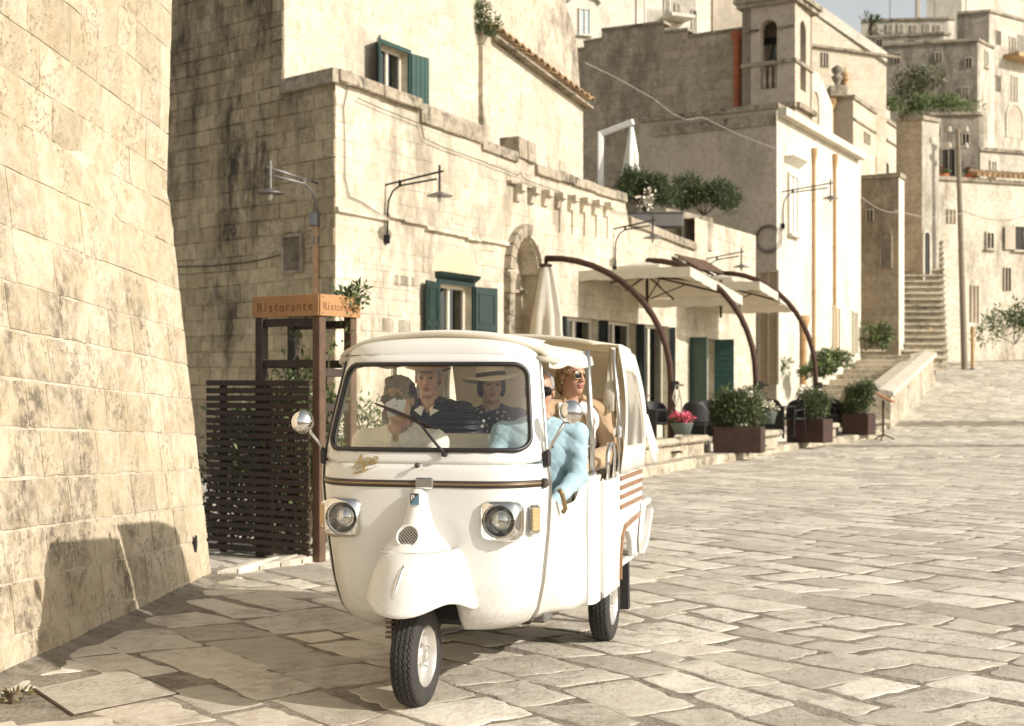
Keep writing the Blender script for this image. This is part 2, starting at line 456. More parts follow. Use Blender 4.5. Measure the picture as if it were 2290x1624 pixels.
for i, (yy, poly) in enumerate(slabs):
    (cx, cy), vs, fs = slab_rings(poly, i, dome=g.uniform(0.0, 0.002))
    z = ground_z(cx, cy)+g.uniform(-0.0006, 0.0006)
    if nid < 298:
        o = mesh_obj('paving_stone', vs, fs, M_pave, street, smooth=True, loc=(cx, cy, z)); nid += 1
    elif yy < 61:
        far.add([(x+cx, y+cy, ground_z(x+cx, y+cy)+(zz if yy < 30 else zz+0.01)) for (x, y, zz) in vs], fs)
o = far.build('paving_stone_far', M_pave_far, street, smooth=True); tag(o, kind='stuff')

# metal-framed inspection slab let into the paving beside the wall
M_iron = plain('rusty_iron', (0.10, 0.065, 0.045), 0.7, 0.5, 0.4, 20, 0.5)
cv = empty('inspection_cover', (cov_c.x, cov_c.y, 0), label='flat rectangular stone inspection cover with iron edge at foot of golden wall', cat='cover')
m_ = MB(); m_.extr([(c_.x-cov_c.x, c_.y-cov_c.y, 0.006) for c_ in COVER], (0, 0, -0.04)); m_.build('stone_plate', M_pave, cv)
m_ = MB()
for i in range(4):
    A = COVER[i]-Vector((cov_c.x, cov_c.y, 0)); B = COVER[(i+1) % 4]-Vector((cov_c.x, cov_c.y, 0))
    e = (B-A).normalized(); nrm = Vector((e.y, -e.x, 0))
    if nrm.dot((A+B)/2) < 0: nrm = -nrm
    m_.slab(A-e*0.01, (B-A)+e*0.02, nrm*0.012, (0, 0, -0.03))
    for k in range(len(m_.v)-8, len(m_.v)): m_.v[k].z += 0.004
m_.build('iron_edge', M_iron, cv)

# ------------------------------------------------------------------ golden battered wall beside the street
W0 = Vector((-2.62, 7.2)); WD = Vector((0.065, 1.0)).normalized(); WN = Vector((WD.y, -WD.x))   # base line, street-side normal
def wall_pt(s, z, out=0.0):
    """s metres along the base from the near reference, z height; the face leans back below 3 m and then stands upright"""
    zz = z-0.045*(s)                      # courses fall slightly along the street
    off = 0.0
    if zz < 3.0: off = 0.115*(3.0-max(0, zz))
    else: off = 0.02*math.sin(zz*1.7)
    b = W0+WD*s+WN*(off-0.345+out)
    return Vector((b.x, b.y, zz))
S0, S1 = -3.4, 4.0
wall = empty('stone_wall', (W0.x, W0.y, 0), label='tall sunlit golden tufa wall leaning back, built of worn squared blocks', cat='wall')
core = MB()
ns, nz = 16, 72
for j in range(nz+1):
    for i in range(ns+1):
        core.v.append(wall_pt(lerp(S0, S1, i/ns)-0.02, lerp(-0.2, 6.2, j/nz), -0.004))
for j in range(nz):
    for i in range(ns):
        a = j*(ns+1)+i; core.f.append((a, a+ns+1, a+ns+2, a+1)); core.m.append(0)
# far end return face and top
endv = [wall_pt(S1-0.02, lerp(-0.2, 6.2, j/nz), -0.014) for j in range(nz+1)]
bk = Vector((-WN.x, -WN.y, 0))*3.0
b = len(core.v); core.v += endv+[v+bk for v in endv]
for j in range(nz): core.f.append((b+j, b+nz+1+j, b+nz+2+j, b+j+1)); core.m.append(0)
core.build('mortar_core', M_wallmortar, wall, smooth=False, world=True)
g = random.Random(5); z = 0.0; row = 0
def wall_block(s0, s1, z0, z1, seed, end=False):
    gg = random.Random(seed); nsx, nzx = 3, 3
    dep = gg.uniform(0.001, 0.006); rough = 0.008+0.016*(z0 > 1.7)
    vs = []
    for j in range(nzx+1):
        for i in range(nsx+1):
            e = 0.0
            onb = i in (0, nsx) or j in (0, nzx)
            s = lerp(s0, s1, i/nsx)+(gg.uniform(-.008, .008)); zz = lerp(z0, z1, j/nzx)+gg.uniform(-.006, .006)
            vs.append(wall_pt(s, zz, dep+(-0.002 if onb else max(-0.002, gg.uniform(-rough, rough)))))
    fs = []
    n1 = nsx+1
    for j in range(nzx):
        for i in range(nsx):
            a = j*n1+i; fs.append((a, a+n1, a+n1+1, a+1))
    ring = [i for i in range(n1)]+[j*n1+nsx for j in range(1, nzx+1)]+[nzx*n1+i for i in range(nsx-1, -1, -1)]+[j*n1 for j in range(nzx-1, 0, -1)]
    inb = Vector((-WN.x, -WN.y, 0))*(0.06 if not end else 0.3)
    b = len(vs); vs += [vs[i]+inb for i in ring]; k = len(ring)
    for i in range(k): fs.append((ring[i], ring[(i+1) % k], b+(i+1) % k, b+i))
    fs.append(tuple(b+i for i in range(k))[::-1])
    c = sum(vs, Vector())/len(vs)
    return c, [v-c for v in vs], fs
nb = 0
while z < 5.75:
    h = 0.275 if z < 1.9 else g.uniform(0.26, 0.36)
    if row == 0: h = 0.2
    s = S0+g.uniform(-0.2, 0.1); joint = 0.009 if z < 1.9 else 0.002
    while s < S1-0.02:
        l = g.uniform(0.26, 0.52) if z < 1.9 else g.uniform(0.34, 0.72)
        if s+l > S1-0.16: l = S1-s
        e = s+l >= S1-0.001
        zt = z+h
        s_vis = s+l > -1.0-0.0*z
        if s_vis and nb < 300:
            zo = 0.045*0
            c, vs, fs = wall_block(s+joint, s+l-joint, z+joint, zt-joint, row*100+int(s*10), e)
            o = mesh_obj('stone_block', vs, fs, M_wall, wall, smooth=False, loc=c-Vector((W0.x, W0.y, 0))); shade(o, 50); nb += 1
        s += l
    z += h; row += 1
print('wall blocks', nb, 'slabs', len(slabs))
# worn plinth strip of packed mortar at the foot of the wall
mb = MB()
def foot(i, j):
    s = lerp(-1.6, 4.4, i); w = lerp(0.0, 0.24+0.05*math.sin(s*5), j)
    b_ = W0+WD*s+WN*(-0.03+w)
    return (b_.x, b_.y, lerp(0.05, -0.012, j**0.6)+0.008*math.sin(s*9+j*5)*j)
mb.grid(foot, 40, 6)
o = mb.build('gutter', M_joint, smooth=True); tag(o, kind='structure')

# dark raised patch for the shade of a drain hole low in the wall and a weed tuft by the inspection cover
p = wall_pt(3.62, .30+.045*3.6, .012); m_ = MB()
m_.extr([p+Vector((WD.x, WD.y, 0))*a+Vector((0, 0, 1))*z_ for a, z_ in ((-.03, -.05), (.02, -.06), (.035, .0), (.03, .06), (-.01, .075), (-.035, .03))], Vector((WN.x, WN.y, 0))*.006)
m_.build('drain_hole_shade', plain('hole_shadow', (0.012, 0.010, 0.008), 0.95), wall, world=True)
# ------------------------------------------------------------------ restaurant building
dF = Vector((0.47, 0.883, 0)).normalized(); nF = Vector((dF.y, -dF.x, 0))
dS = Vector((-0.737, 0.675, 0)).normalized(); nS = Vector((-dS.y, dS.x, 0))     # shaded side wall, outward normal towards the wall alley
if nS.y > 0: nS = -nS
C0 = Vector((-2.73, 22.0, 0)); CU = Vector((-3.67, 22.86, 0))
UZ = Vector((0, 0, 1))
def Fp(t, z, out=0.0): return C0+dF*t+nF*out+UZ*z
def Up(t, z, out=0.0): return CU+dF*t+nF*out+UZ*z
def Sp(s, z, out=0.0): return C0+dS*s+nS*out+UZ*z
def t_of(u, base=C0, d=dF):
    k = (u-U0)/FP; return (k*base.y-base.x)/(d.x-k*d.y)
def z_of(u, v, base=C0, d=dF):
    Y = (base+d*t_of(u, base, d)).y; return ZC+(V0-v)/FP*Y
def tz(u, v, base=C0, d=dF): return t_of(u, base, d), z_of(u, v, base, d)

M_fac = stone('sunlit_limestone', (0.53, 0.465, 0.355), (0.61, 0.55, 0.44), (0.45, 0.375, 0.265), dark=(0.22, 0.18, 0.13), stain=0.75, stain_scale=0.42, bump=0.55, bscale=5, brick=(dF, 0.52, 0.27, 1.0), pits=0.5)
M_upfac = stone('pale_limestone', (0.51, 0.45, 0.35), (0.575, 0.52, 0.42), (0.43, 0.36, 0.255), dark=(0.30, 0.25, 0.18), stain=0.6, stain_scale=0.5, bump=0.4, bscale=5, brick=(dF, 0.62, 0.30, 0.7), pits=0.3)
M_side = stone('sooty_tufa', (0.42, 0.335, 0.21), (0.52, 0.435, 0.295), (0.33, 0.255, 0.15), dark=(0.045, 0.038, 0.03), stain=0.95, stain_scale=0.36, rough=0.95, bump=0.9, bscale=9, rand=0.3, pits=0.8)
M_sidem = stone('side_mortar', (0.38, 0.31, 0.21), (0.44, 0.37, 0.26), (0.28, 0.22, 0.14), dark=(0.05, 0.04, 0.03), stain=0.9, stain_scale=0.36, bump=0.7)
M_cap = stone('lichen_coping', (0.32, 0.27, 0.195), (0.42, 0.36, 0.275), (0.22, 0.18, 0.125), dark=(0.06, 0.05, 0.04), stain=0.95, stain_scale=1.0, bump=0.7, streak=False)
M_weather = stone('weathered_wall', (0.47, 0.40, 0.30), (0.57, 0.50, 0.39), (0.36, 0.29, 0.21), dark=(0.12, 0.10, 0.08), stain=0.95, stain_scale=0.5, bump=0.6, bscale=5, brick=(dF, 0.6, 0.3, 0.5))
M_green = plain('green_paint', (0.020, 0.058, 0.046), 0.45, 0, 0.15, 4, 0.15)
M_dgreen = plain('dark_green_paint', (0.007, 0.024, 0.020), 0.45, 0, 0.2, 4, 0.15)
M_cream = plain('cream_paint', (0.60, 0.55, 0.44), 0.5, 0, 0.08, 5)
M_curt = clothmat('white_curtain', (0.70, 0.68, 0.62), bump=0.5, bscale=8)
M_glass = glassmat('window_glass', (0.55, 0.6, 0.58), 0.10, 0.7)
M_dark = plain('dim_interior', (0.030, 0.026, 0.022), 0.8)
M_black = plain('black_metal', (0.018, 0.016, 0.015), 0.5, 0.4, 0.2, 8)
M_grey = plain('grey_metal', (0.22, 0.21, 0.20), 0.45, 0.7, 0.15, 8)
M_cable = plain('cable', (0.05, 0.04, 0.03), 0.7)
M_palecable = plain('pale_cable', (0.45, 0.42, 0.36), 0.7)
M_terra = plain('terracotta', (0.42, 0.13, 0.055), 0.8, 0, 0.25, 3, 0.3, 25)
M_ochre = plain('ochre_pipe', (0.43, 0.265, 0.12), 0.6, 0, 0.15, 3)
M_tile = plain('clay_tile', (0.36, 0.24, 0.13), 0.9, 0, 0.4, 4, 0.5, 20, bdist=0.02, objspace=False)

def holed(mb, pt, t0, t1, z0, tops, holes, depth, m=0):
    """wall face pt(t,z,out) with rectangular holes and reveals; tops=[(t,z)...] outline of the upper edge"""
    ts = sorted(set([t0, t1]+[h[0] for h in holes]+[h[1] for h in holes]+[a for a, _ in tops if t0 < a < t1]))
    def top(t, side):
        for (a, za), (b, zb) in zip(tops[:-1], tops[1:]):
            if b-a < 1e-6: continue
            if (a <= t <= b): 
                if side > 0 and abs(t-b) < 1e-9: continue
                return lerp(za, zb, (t-a)/(b-a))
        return tops[-1][1]
    for a, b in zip(ts[:-1], ts[1:]):
        if b-a < 1e-6: continue
        mid = (a+b)/2; hs_ = sorted([h for h in holes if h[0] <= mid <= h[1]], key=lambda h: h[2]); z = z0
        for h in hs_:
            if h[2] > z: mb.add([pt(a, z), pt(b, z), pt(b, h[2]), pt(a, h[2])], [(0, 1, 2, 3)], m)
            z = h[3]
        za, zb = top(a, 1), top(b, -1)
        mb.add([pt(a, z), pt(b, z), pt(b, zb), pt(a, za)], [(0, 1, 2, 3)], m)
    for (a, b, c, d) in holes:
        for (p, q) in (((a, c), (a, d)), ((a, d), (b, d)), ((b, d), (b, c)), ((b, c), (a, c))):
            mb.add([pt(*p), pt(*q), pt(*q, -depth), pt(*p, -depth)], [(0, 1, 2, 3)], m)
    return mb

rest = empty('restaurant_building', C0, label='pale limestone restaurant building with stepped coping, arched niche and green shutters', cat='building')
# upper outline of the street facade, from the corner along the street
top_pts = [(0, 6.28), (2.45, 6.24), (2.451, 6.08), (4.6, 6.04), (4.601, 5.88), (6.0, 5.84), (6.001, 6.02), (6.75, 5.98), (6.751, 5.74), (11.2, 5.66), (11.4, 5.2), (15.6, 4.95), (15.601, 5.75), (20.4, 5.75)]
niche = (5.62, 7.02, 1.2, 4.45); win = (3.1, 4.25, 1.9, 3.30)
doors = [(8.0, 9.75, 0.3, 2.95), (10.05, 11.8, 0.3, 2.95), (12.1, 13.85, 0.3, 2.95), (15.3, 17.0, 0.3, 2.75)]  # first three widened, their dark openings standing for parasol shade
mb = MB(); holed(mb, Fp, 0.0, 20.4, -0.5, top_pts, [niche, win]+doors, 0.4)
# return walls and flat roof deck behind
mb.add([Fp(20.4, -0.5), Fp(20.4, -0.5, -8), Fp(20.4, 5.75, -8), Fp(20.4, 5.75)], [(0, 1, 2, 3)])
mb.add([Fp(0.4, 5.3, -0.35), Fp(20.4, 4.7, -0.35), Fp(20.4, 4.7, -9), Fp(6, 5.3, -9), Fp(0.9, 5.3, -1.25)], [(0, 1, 2, 3, 4)])
# back of the parapet
for (a, za), (b, zb) in zip(top_pts[:-1], top_pts[1:]):
    if b-a > 0.01:
        a = max(a, 0.3)
        mb.add([Fp(a, 4.4, -0.35), Fp(a, za, -0.35), Fp(b, zb, -0.35), Fp(b, 4.4, -0.35), Fp(a, za), Fp(b, zb)], [(0, 1, 2, 3), (1, 4, 5, 2)])
mb.build('street_wall', M_fac, rest, world=True)
# upper storey, set back
up_tops = [(0, 12.5), (6.4, 12.5), (6.401, 8.75), (11.3, 8.05)]
uw = (2.78, 3.72, 6.2, 7.62)
mb = MB(); holed(mb, Up, 0, 11.3, 4.6, up_tops, [uw], 0.35)
mb.add([Up(11.3, 4.6), Up(11.3, 4.6, -6), Up(11.3, 8.05, -6), Up(11.3, 8.05)], [(0, 1, 2, 3)])
mb.build('upper_wall', M_upfac, rest, world=True)
mb = MB()   # pilaster strip
mb.slab(Up(6.38, 4.6, 0), dF*0.34, UZ*4.2, nF*0.10); mb.build('pilaster', M_weather, rest, world=True)
# weathered wall above the tiled eave, its broken top stepping down
st = [(6.4, 12.5), (8.9, 12.5), (9.35, 11.0), (9.8, 10.6), (10.2, 10.35), (10.75, 9.9), (11.1, 9.3), (11.25, 8.3)]
mb = MB(); holed(mb, lambda t, z, o=0: Up(t, z, o-0.05), 6.4, 11.25, 7.6, st, [], 0.3)
for (a, za), (b, zb) in zip(st[:-1], st[1:]): mb.add([Up(a, za, -.05), Up(b, zb, -.05), Up(b, zb, -.6), Up(a, za, -.6)], [(0, 1, 2, 3)])
mb.add([Up(11.25, 7.6, -.05), Up(11.25, 7.6, -3), Up(11.25, 8.3, -3), Up(11.25, 8.3, -.05)], [(0, 1, 2, 3)])
mb.build('gable_wall', M_weather, rest, world=True)
# clay tile eave, each barrel tile its own piece
eave = MB(); eave.slab(Up(6.5, 8.62, -0.02), dF*4.95-UZ*0.70, UZ*0.05, nF*0.22); eo = eave.build('eave', M_cap, rest, world=True)
for i in range(17):
    t = 6.55+i*0.288; zc = 8.72-(t-6.5)*0.141
    mt = MB(); n = 6; L = 0.42
    for k, (o_, zz) in enumerate(((-0.12, 0.14), (0.32, -0.02))):
        for j in range(n+1):
            w = math.pi*j/n; r = (0.135 if i % 2 else 0.125)*(1.0 if k else 0.86)
            mt.v.append(Up(t+r*math.cos(w), zc+zz+r*0.75*math.sin(w)+rnd.uniform(-.012, .012), o_))
        for j in range(n+1):
            w = math.pi*j/n; r = (0.115 if i % 2 else 0.105)*(1.0 if k else 0.86)
            mt.v.append(Up(t+r*math.cos(w), zc+zz+r*0.75*math.sin(w)-0.004, o_))
    q = 2*(n+1)
    for j in range(n):
        mt.f += [(j, j+1, q+j+1, q+j), (n+1+j, q+n+1+j, q+n+2+j, n+2+j), (q+j, q+j+1, q+n+2+j, q+n+1+j), (j+1, j, n+1+j, n+2+j)]
    mt.m = [0]*len(mt.f); mt.build('roof_tile', M_tile, rest, world=True, smooth=False)
# shaded side wall: mortar sheet, then each block
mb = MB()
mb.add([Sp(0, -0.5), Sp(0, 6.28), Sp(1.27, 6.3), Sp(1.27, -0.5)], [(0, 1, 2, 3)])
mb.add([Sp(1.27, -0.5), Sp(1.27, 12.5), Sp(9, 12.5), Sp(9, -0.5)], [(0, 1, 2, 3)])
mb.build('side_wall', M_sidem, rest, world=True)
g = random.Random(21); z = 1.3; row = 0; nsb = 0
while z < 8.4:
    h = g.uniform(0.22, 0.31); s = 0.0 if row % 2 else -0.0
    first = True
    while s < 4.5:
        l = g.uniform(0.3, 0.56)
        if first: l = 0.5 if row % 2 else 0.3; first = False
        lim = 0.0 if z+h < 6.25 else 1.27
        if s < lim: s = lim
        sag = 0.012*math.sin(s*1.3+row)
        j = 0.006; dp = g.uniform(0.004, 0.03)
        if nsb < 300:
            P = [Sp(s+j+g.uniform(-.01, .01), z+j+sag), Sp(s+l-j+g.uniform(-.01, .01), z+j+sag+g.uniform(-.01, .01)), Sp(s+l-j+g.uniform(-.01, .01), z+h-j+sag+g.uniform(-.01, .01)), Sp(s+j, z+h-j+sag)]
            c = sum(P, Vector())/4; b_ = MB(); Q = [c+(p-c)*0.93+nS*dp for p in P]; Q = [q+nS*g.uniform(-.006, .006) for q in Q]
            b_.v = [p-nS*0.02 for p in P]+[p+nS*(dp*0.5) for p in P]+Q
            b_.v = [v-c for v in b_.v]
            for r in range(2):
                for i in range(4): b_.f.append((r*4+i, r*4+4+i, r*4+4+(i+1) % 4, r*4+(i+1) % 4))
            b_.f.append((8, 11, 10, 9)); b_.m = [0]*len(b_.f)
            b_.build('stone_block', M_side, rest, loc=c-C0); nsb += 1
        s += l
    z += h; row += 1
print('side blocks', nsb)
# tan ashlar blocks showing through the worn plaster of the street wall
g = random.Random(4)
for (u, v, n, r) in ((800, 600, 3, 2), (790, 700, 3, 3), (905, 700, 1, 3), (850, 745, 3, 1), (1225, 380, 2, 1), (1010, 500, 2, 2), (1085, 560, 1, 1), (880, 640, 2, 1)):
    t, z = tz(u, v)
    for j in range(r):
        for i in range(n):
            if g.random() < 0.12: continue
            tt, zz = t+i*0.5+(j % 2)*0.22, z-j*0.275
            b_ = MB(); c = Fp(tt+0.24, zz+0.13, 0.002); Mx = Matrix((dF, -nF, UZ)).transposed()
            b_.cbox((0, 0, 0), (0.47+g.uniform(-.05, .015), 0.02, 0.255), 0.008, Mx); b_.build('stone_block', M_fac, rest, loc=c-C0)
# coping, cornice string, cracked ledge
def coping(pts, name, h=0.17, out=0.10, mat=M_cap):
    for (ta, za), (tb, zb) in pts:
        n = max(2, int((tb-ta)/0.55)); 
        for i in range(n):
            a, b = lerp(ta, tb, i/n), lerp(ta, tb, (i+1)/n)-0.006
            m_ = MB(); dz = rnd.uniform(-.02, .02); o_ = out+rnd.uniform(-.02, .015)
            m_.extr([Fp(a, lerp(za, zb, i/n)-h*0.3+dz, o_), Fp(b, lerp(za, zb, (i+1)/n)-h*0.3+dz, o_), Fp(b, lerp(za, zb, (i+1)/n)+h*0.7+dz, o_*0.8), Fp(a, lerp(za, zb, i/n)+h*0.7+dz, o_*0.8)], nF*-(0.38+o_))
            bevel(m_.build(name, mat, rest, world=True), 0.015, 1)
coping([((0.003, 6.29), (2.44, 6.25))], 'coping_stone', 0.2, 0.12)
coping([((2.46, 6.09), (4.59, 6.05))], 'coping_stone', 0.34, 0.06)
coping([((4.61, 5.9), (5.99, 5.86)), ((6.76, 5.76), (11.2, 5.68)), ((11.42, 5.2), (15.55, 4.97))], 'coping_stone', 0.2, 0.08)
coping([((6.02, 6.02), (6.72, 5.98))], 'coping_stone', 0.4, 0.07)
m_ = MB(); m_.slab(Sp(-0.05, 6.2, -0.3), dS*1.28, UZ*0.22, nS*0.40); m_.build('coping_stone', M_cap, rest, world=True)
# broken string course along the facade
g = random.Random(3); t = 0.0
while t < 5.5:
    l = g.uniform(0.35, 0.8); m_ = MB(); z = 4.19-0.012*t+g.uniform(-.02, .02)+(0.06 if 1.3 < t < 2.0 else 0)
    m_.extr([Fp(t, z, 0), Fp(t, z+0.09, 0), Fp(t, z+0.10, 0.045), Fp(t, z+0.02, 0.075+g.uniform(-.02, .02))], dF*(l-0.004))
    m_.build('string_course', M_fac, rest, world=True); t += l
# corbels under the coping (eight stepped brackets)
for i in range(8):
    t = lerp(5.85, 10.0, i/7); z = 5.02+0.02*i
    m_ = MB(); m_.extr([Fp(t, z, 0), Fp(t, z+0.34, 0), Fp(t, z+0.34, 0.20), Fp(t, z+0.22, 0.20), Fp(t, z+0.19, 0.11), Fp(t, z+0.04, 0.07)], dF*0.19)
    m_.build('corbel', M_fac, rest, world=True)
    if i > 2:
        m_ = MB(); m_.extr([Fp(t+0.2, z-0.42, 0), Fp(t+0.2, z+0.2, 0), Fp(t+0.2, z+0.2, 0.045), Fp(t+0.2, z-0.42, 0.03)], dF*0.07); m_.build('corbel', M_fac, rest, world=True)
m_ = MB(); m_.slab(Fp(5.6, 5.36, 0), dF*1.0, UZ*0.05, nF*0.1); m_.build('ledge', M_cap, rest, world=True)
# arched niche: infill wall, arch stones, darker stones along one half
tc = 6.32; zs = 3.72; ro, ri = 0.86, 0.60
m_ = MB(); pl = [Fp(niche[0], zs, 0)]; N = 14
arc = [(tc-ri*math.cos(math.pi*k/N), zs+ri*1.12*math.sin(math.pi*k/N)) for k in range(N+1)]
m_.extr([Fp(niche[0], zs, -0.003)]+[Fp(a, z_, -0.003) for a, z_ in arc[:N//2+1]]+[Fp(tc, niche[3], -0.003), Fp(niche[0], niche[3], -0.003)], nF*-0.39)
m_.extr([Fp(tc, niche[3], -0.003)]+[Fp(a, z_, -0.003) for a, z_ in arc[N//2:]]+[Fp(niche[1], zs, -0.003), Fp(niche[1], niche[3], -0.003)], nF*-0.39)
m_.build('niche_spandrel', M_fac, rest, world=True)
m_ = MB(); m_.slab(Fp(niche[0], 1.2, -0.40), dF*1.4, UZ*3.25, nF*-0.1); m_.build('niche_wall', M_fac, rest, world=True)
m_ = MB(); m_.slab(Fp(niche[0]+.02, 3.35, -0.39), dF*1.36, UZ*0.06, nF*0.10); m_.build('niche_ledge', M_cap, rest, world=True)
for k in range(11):
    w0, w1 = math.pi*k/11+0.012, math.pi*(k+1)/11-0.012; m_ = MB(); pr = 0.17 if k < 6 else 0.10
    P = [(tc-r_*math.cos(w), zs+r_*1.1*math.sin(w)) for r_, w in ((0.64, w0), (0.64, w1), (0.84, w1), (0.84, w0))]
    m_.extr([Fp(a, z_, -0.02) for a, z_ in P], nF*pr); m_.build('arch_stone', M_cap if k < 6 else M_fac, rest, world=True)
for j in range(6):
    m_ = MB(); m_.slab(Fp(tc-0.84, 3.68-0.42*(j+1)+.012, -0.02), dF*0.2, UZ*0.405, nF*(0.17-0.015*j)); m_.build('jamb_stone', M_cap if j < 4 else M_fac, rest, world=True)

def shuttered_window(root_b, pt, t0, t1, z0, z1, mat, ang_l, ang_r, wsh, cornice=True, panels=False, curtain=0.35):
    w = MB(); fr = 0.055
    for (a, b, c, d) in ((t0, t0+fr, z0, z1), (t1-fr, t1, z0, z1), (t0+fr, t1-fr, z1-fr, z1), (t0+fr, t1-fr, z0, z0+fr), ((t0+t1)/2-0.03, (t0+t1)/2+0.03, z0+fr, z1-fr)):
        w.slab(pt(a, c, -0.20), dF*(b-a), UZ*(d-c), nF*0.06)
    wo = w.build('window', M_cream, root_b, world=True)
    tm = (t0+t1)/2
    for (a, b) in ((t0+fr, tm-0.03), (tm+0.03, t1-fr)):
        m_ = MB(); m_.slab(pt(a, z0+fr, -0.185), dF*(b-a), UZ*(z1-z0-2*fr), nF*0.008); m_.build('pane', M_glass, wo, world=True)
    def cur(a, b):
        m_ = MB(); m_.grid(lambda i, j: pt(lerp(a, b, i), lerp(z0, z1-0.03, j), -0.29+0.025*math.sin(i*16)), 24, 2); m_.build('curtain', M_curt, wo, world=True, smooth=True)
    cur(t0+0.01, t0+(t1-t0)*curtain); cur(t1-(t1-t0)*curtain, t1-0.01)
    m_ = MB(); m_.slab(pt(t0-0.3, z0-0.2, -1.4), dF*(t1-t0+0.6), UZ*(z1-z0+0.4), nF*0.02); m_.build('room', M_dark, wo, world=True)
    # painted reveal frame and cornice
    m_ = MB()
    for (a, b, c, d) in ((t0-0.075, t0, z0, z1+0.075), (t1, t1+0.075, z0, z1+0.075), (t0, t1, z1, z1+0.075)): m_.slab(pt(a, c, 0.004), dF*(b-a), UZ*(d-c), nF*0.035)
    m_.build('shutter_frame', mat, root_b, world=True)
    if cornice:
        m_ = MB(); m_.extr([pt(t0-0.13, z1+0.08, 0.005), pt(t0-0.13, z1+0.2, 0.005), pt(t0-0.13, z1+0.2, 0.14), pt(t0-0.13, z1+0.14, 0.10)], dF*(t1-t0+0.26)); m_.build('window_cornice', mat, root_b, world=True)
    for (th, sg, an) in ((t0-0.06, -1, ang_l), (t1+0.06, 1, ang_r)):
        d = (dF*sg*math.cos(an)+nF*math.sin(an)).normalized(); nn = d.cross(UZ)
        s = MB(); s.slab(pt(th, z0+0.01, 0.03), d*wsh, UZ*(z1-z0), nn*0.035)
        sh = s.build('shutter', mat, root_b, world=True)
        m_ = MB(); face = nn if nn.dot(nF) > 0 else -nn
        if panels:
            for (za, zb) in ((0.1, 0.46), (0.52, 0.92)):
                H = z1-z0; b0 = pt(th, z0+0.01+H*za, 0.03)+d*0.08*1+face*(0.036 if face.dot(nn) > 0 else 0.001)
                for (o1, w1, o2, h1) in ((0, wsh-0.16, 0, 0.02), (0, wsh-0.16, H*(zb-za)-0.02, 0.02), (0, 0.02, 0.02, H*(zb-za)-0.04), (wsh-0.18, 0.02, 0.02, H*(zb-za)-0.04)):
                    m_.slab(b0+d*o1+UZ*o2, d*w1, UZ*h1, face*0.012)
        else:
            for k in range(1, 4): m_.slab(pt(th, z0+0.02, 0.03)+d*(wsh*k/4-0.006)+face*(0.036 if face.dot(nn) > 0 else 0.001), d*0.012, UZ*(z1-z0-0.03), face*0.006)
        m_.build('panel', mat, sh, world=True)
        m_ = MB(); m_.tube([pt(th, z0+(z1-z0)*.62, 0.02), pt(th, z0+(z1-z0)*.62, 0.07)+d*0.05], 0.012, 6); m_.build('hinge', M_black, sh, world=True)
    return wo
shuttered_window(rest, Fp, win[0], win[1], win[2], win[3], M_dgreen, R(12), R(14), 0.58, True, True)
shuttered_window(rest, Up, uw[0], uw[1], uw[2], uw[3], M_green, R(38), R(10), 0.48, False, False, 0.3)
# tan relieving arch above the lower window
m_ = MB(); tcw = (win[0]+win[1])/2; m_.extr([Fp(tcw+0.85*math.cos(math.pi*k/12), 3.5+0.45*math.sin(math.pi*k/12), -0.02) for k in range(13)], nF*0.032); m_.build('relieving_arch', plain('tan_plaster', (0.52, 0.42, 0.28), 0.9, 0, 0.1, 3, 0.3, 12, objspace=False), rest, world=True)
# doors on the terrace
M_doordark = plain('dark_shaded_door', (0.014, 0.019, 0.017), 0.9, 0, 0.2, 5)  # dark shutter paint, deepened to stand in for parasol shade
for k, (a, b, c, d) in enumerate(doors):
    w = MB(); fr = 0.07; tm = (a+b)/2
    for (p, q, r_, s_) in ((a, a+fr, c, d), (b-fr, b, c, d), (a+fr, b-fr, d-fr, d), (tm-0.05, tm+0.05, c, d-fr), (a+fr, tm-.05, c, c+0.32), (tm+.05, b-fr, c, c+0.32)):
        w.slab(Fp(p, r_, -0.22), dF*(q-p), UZ*(s_-r_), nF*0.06)
    do = w.build('door', M_cream, rest, world=True)
    for (p, q) in ((a+fr, tm-.05), (tm+.05, b-fr)):
        m_ = MB(); m_.slab(Fp(p, c+.32, -0.2), dF*(q-p), UZ*(d-c-.32-fr), nF*0.01); m_.build('pane', M_glass, do, world=True)
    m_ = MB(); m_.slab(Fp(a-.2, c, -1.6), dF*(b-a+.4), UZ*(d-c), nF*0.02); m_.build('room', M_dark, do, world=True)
    m_ = MB(); m_.tube([Fp(tm-0.1, c+1.0, -0.15), Fp(tm-0.1, c+1.0, -0.08), Fp(tm-0.2, c+1.0, -0.08)], 0.014, 6); m_.build('handle', M_grey, do, world=True)
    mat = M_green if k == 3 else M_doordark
    for (th, sg) in ((a-0.02, -1), (b+0.02, 1)):
        an = R(76 if k == 3 else 70); ws_ = .5 if k == 3 else .14; dd = (dF*sg*math.cos(an)+nF*math.sin(an)).normalized(); nn = dd.cross(UZ)
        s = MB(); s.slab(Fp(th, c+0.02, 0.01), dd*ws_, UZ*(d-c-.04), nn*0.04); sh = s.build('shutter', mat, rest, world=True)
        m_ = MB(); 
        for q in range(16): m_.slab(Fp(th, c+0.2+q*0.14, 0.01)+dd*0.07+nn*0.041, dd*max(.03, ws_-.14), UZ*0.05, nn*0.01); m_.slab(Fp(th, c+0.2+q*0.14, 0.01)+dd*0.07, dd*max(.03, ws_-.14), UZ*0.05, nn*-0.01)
        tag(m_.build('slats', mat, sh, world=True), kind='stuff')

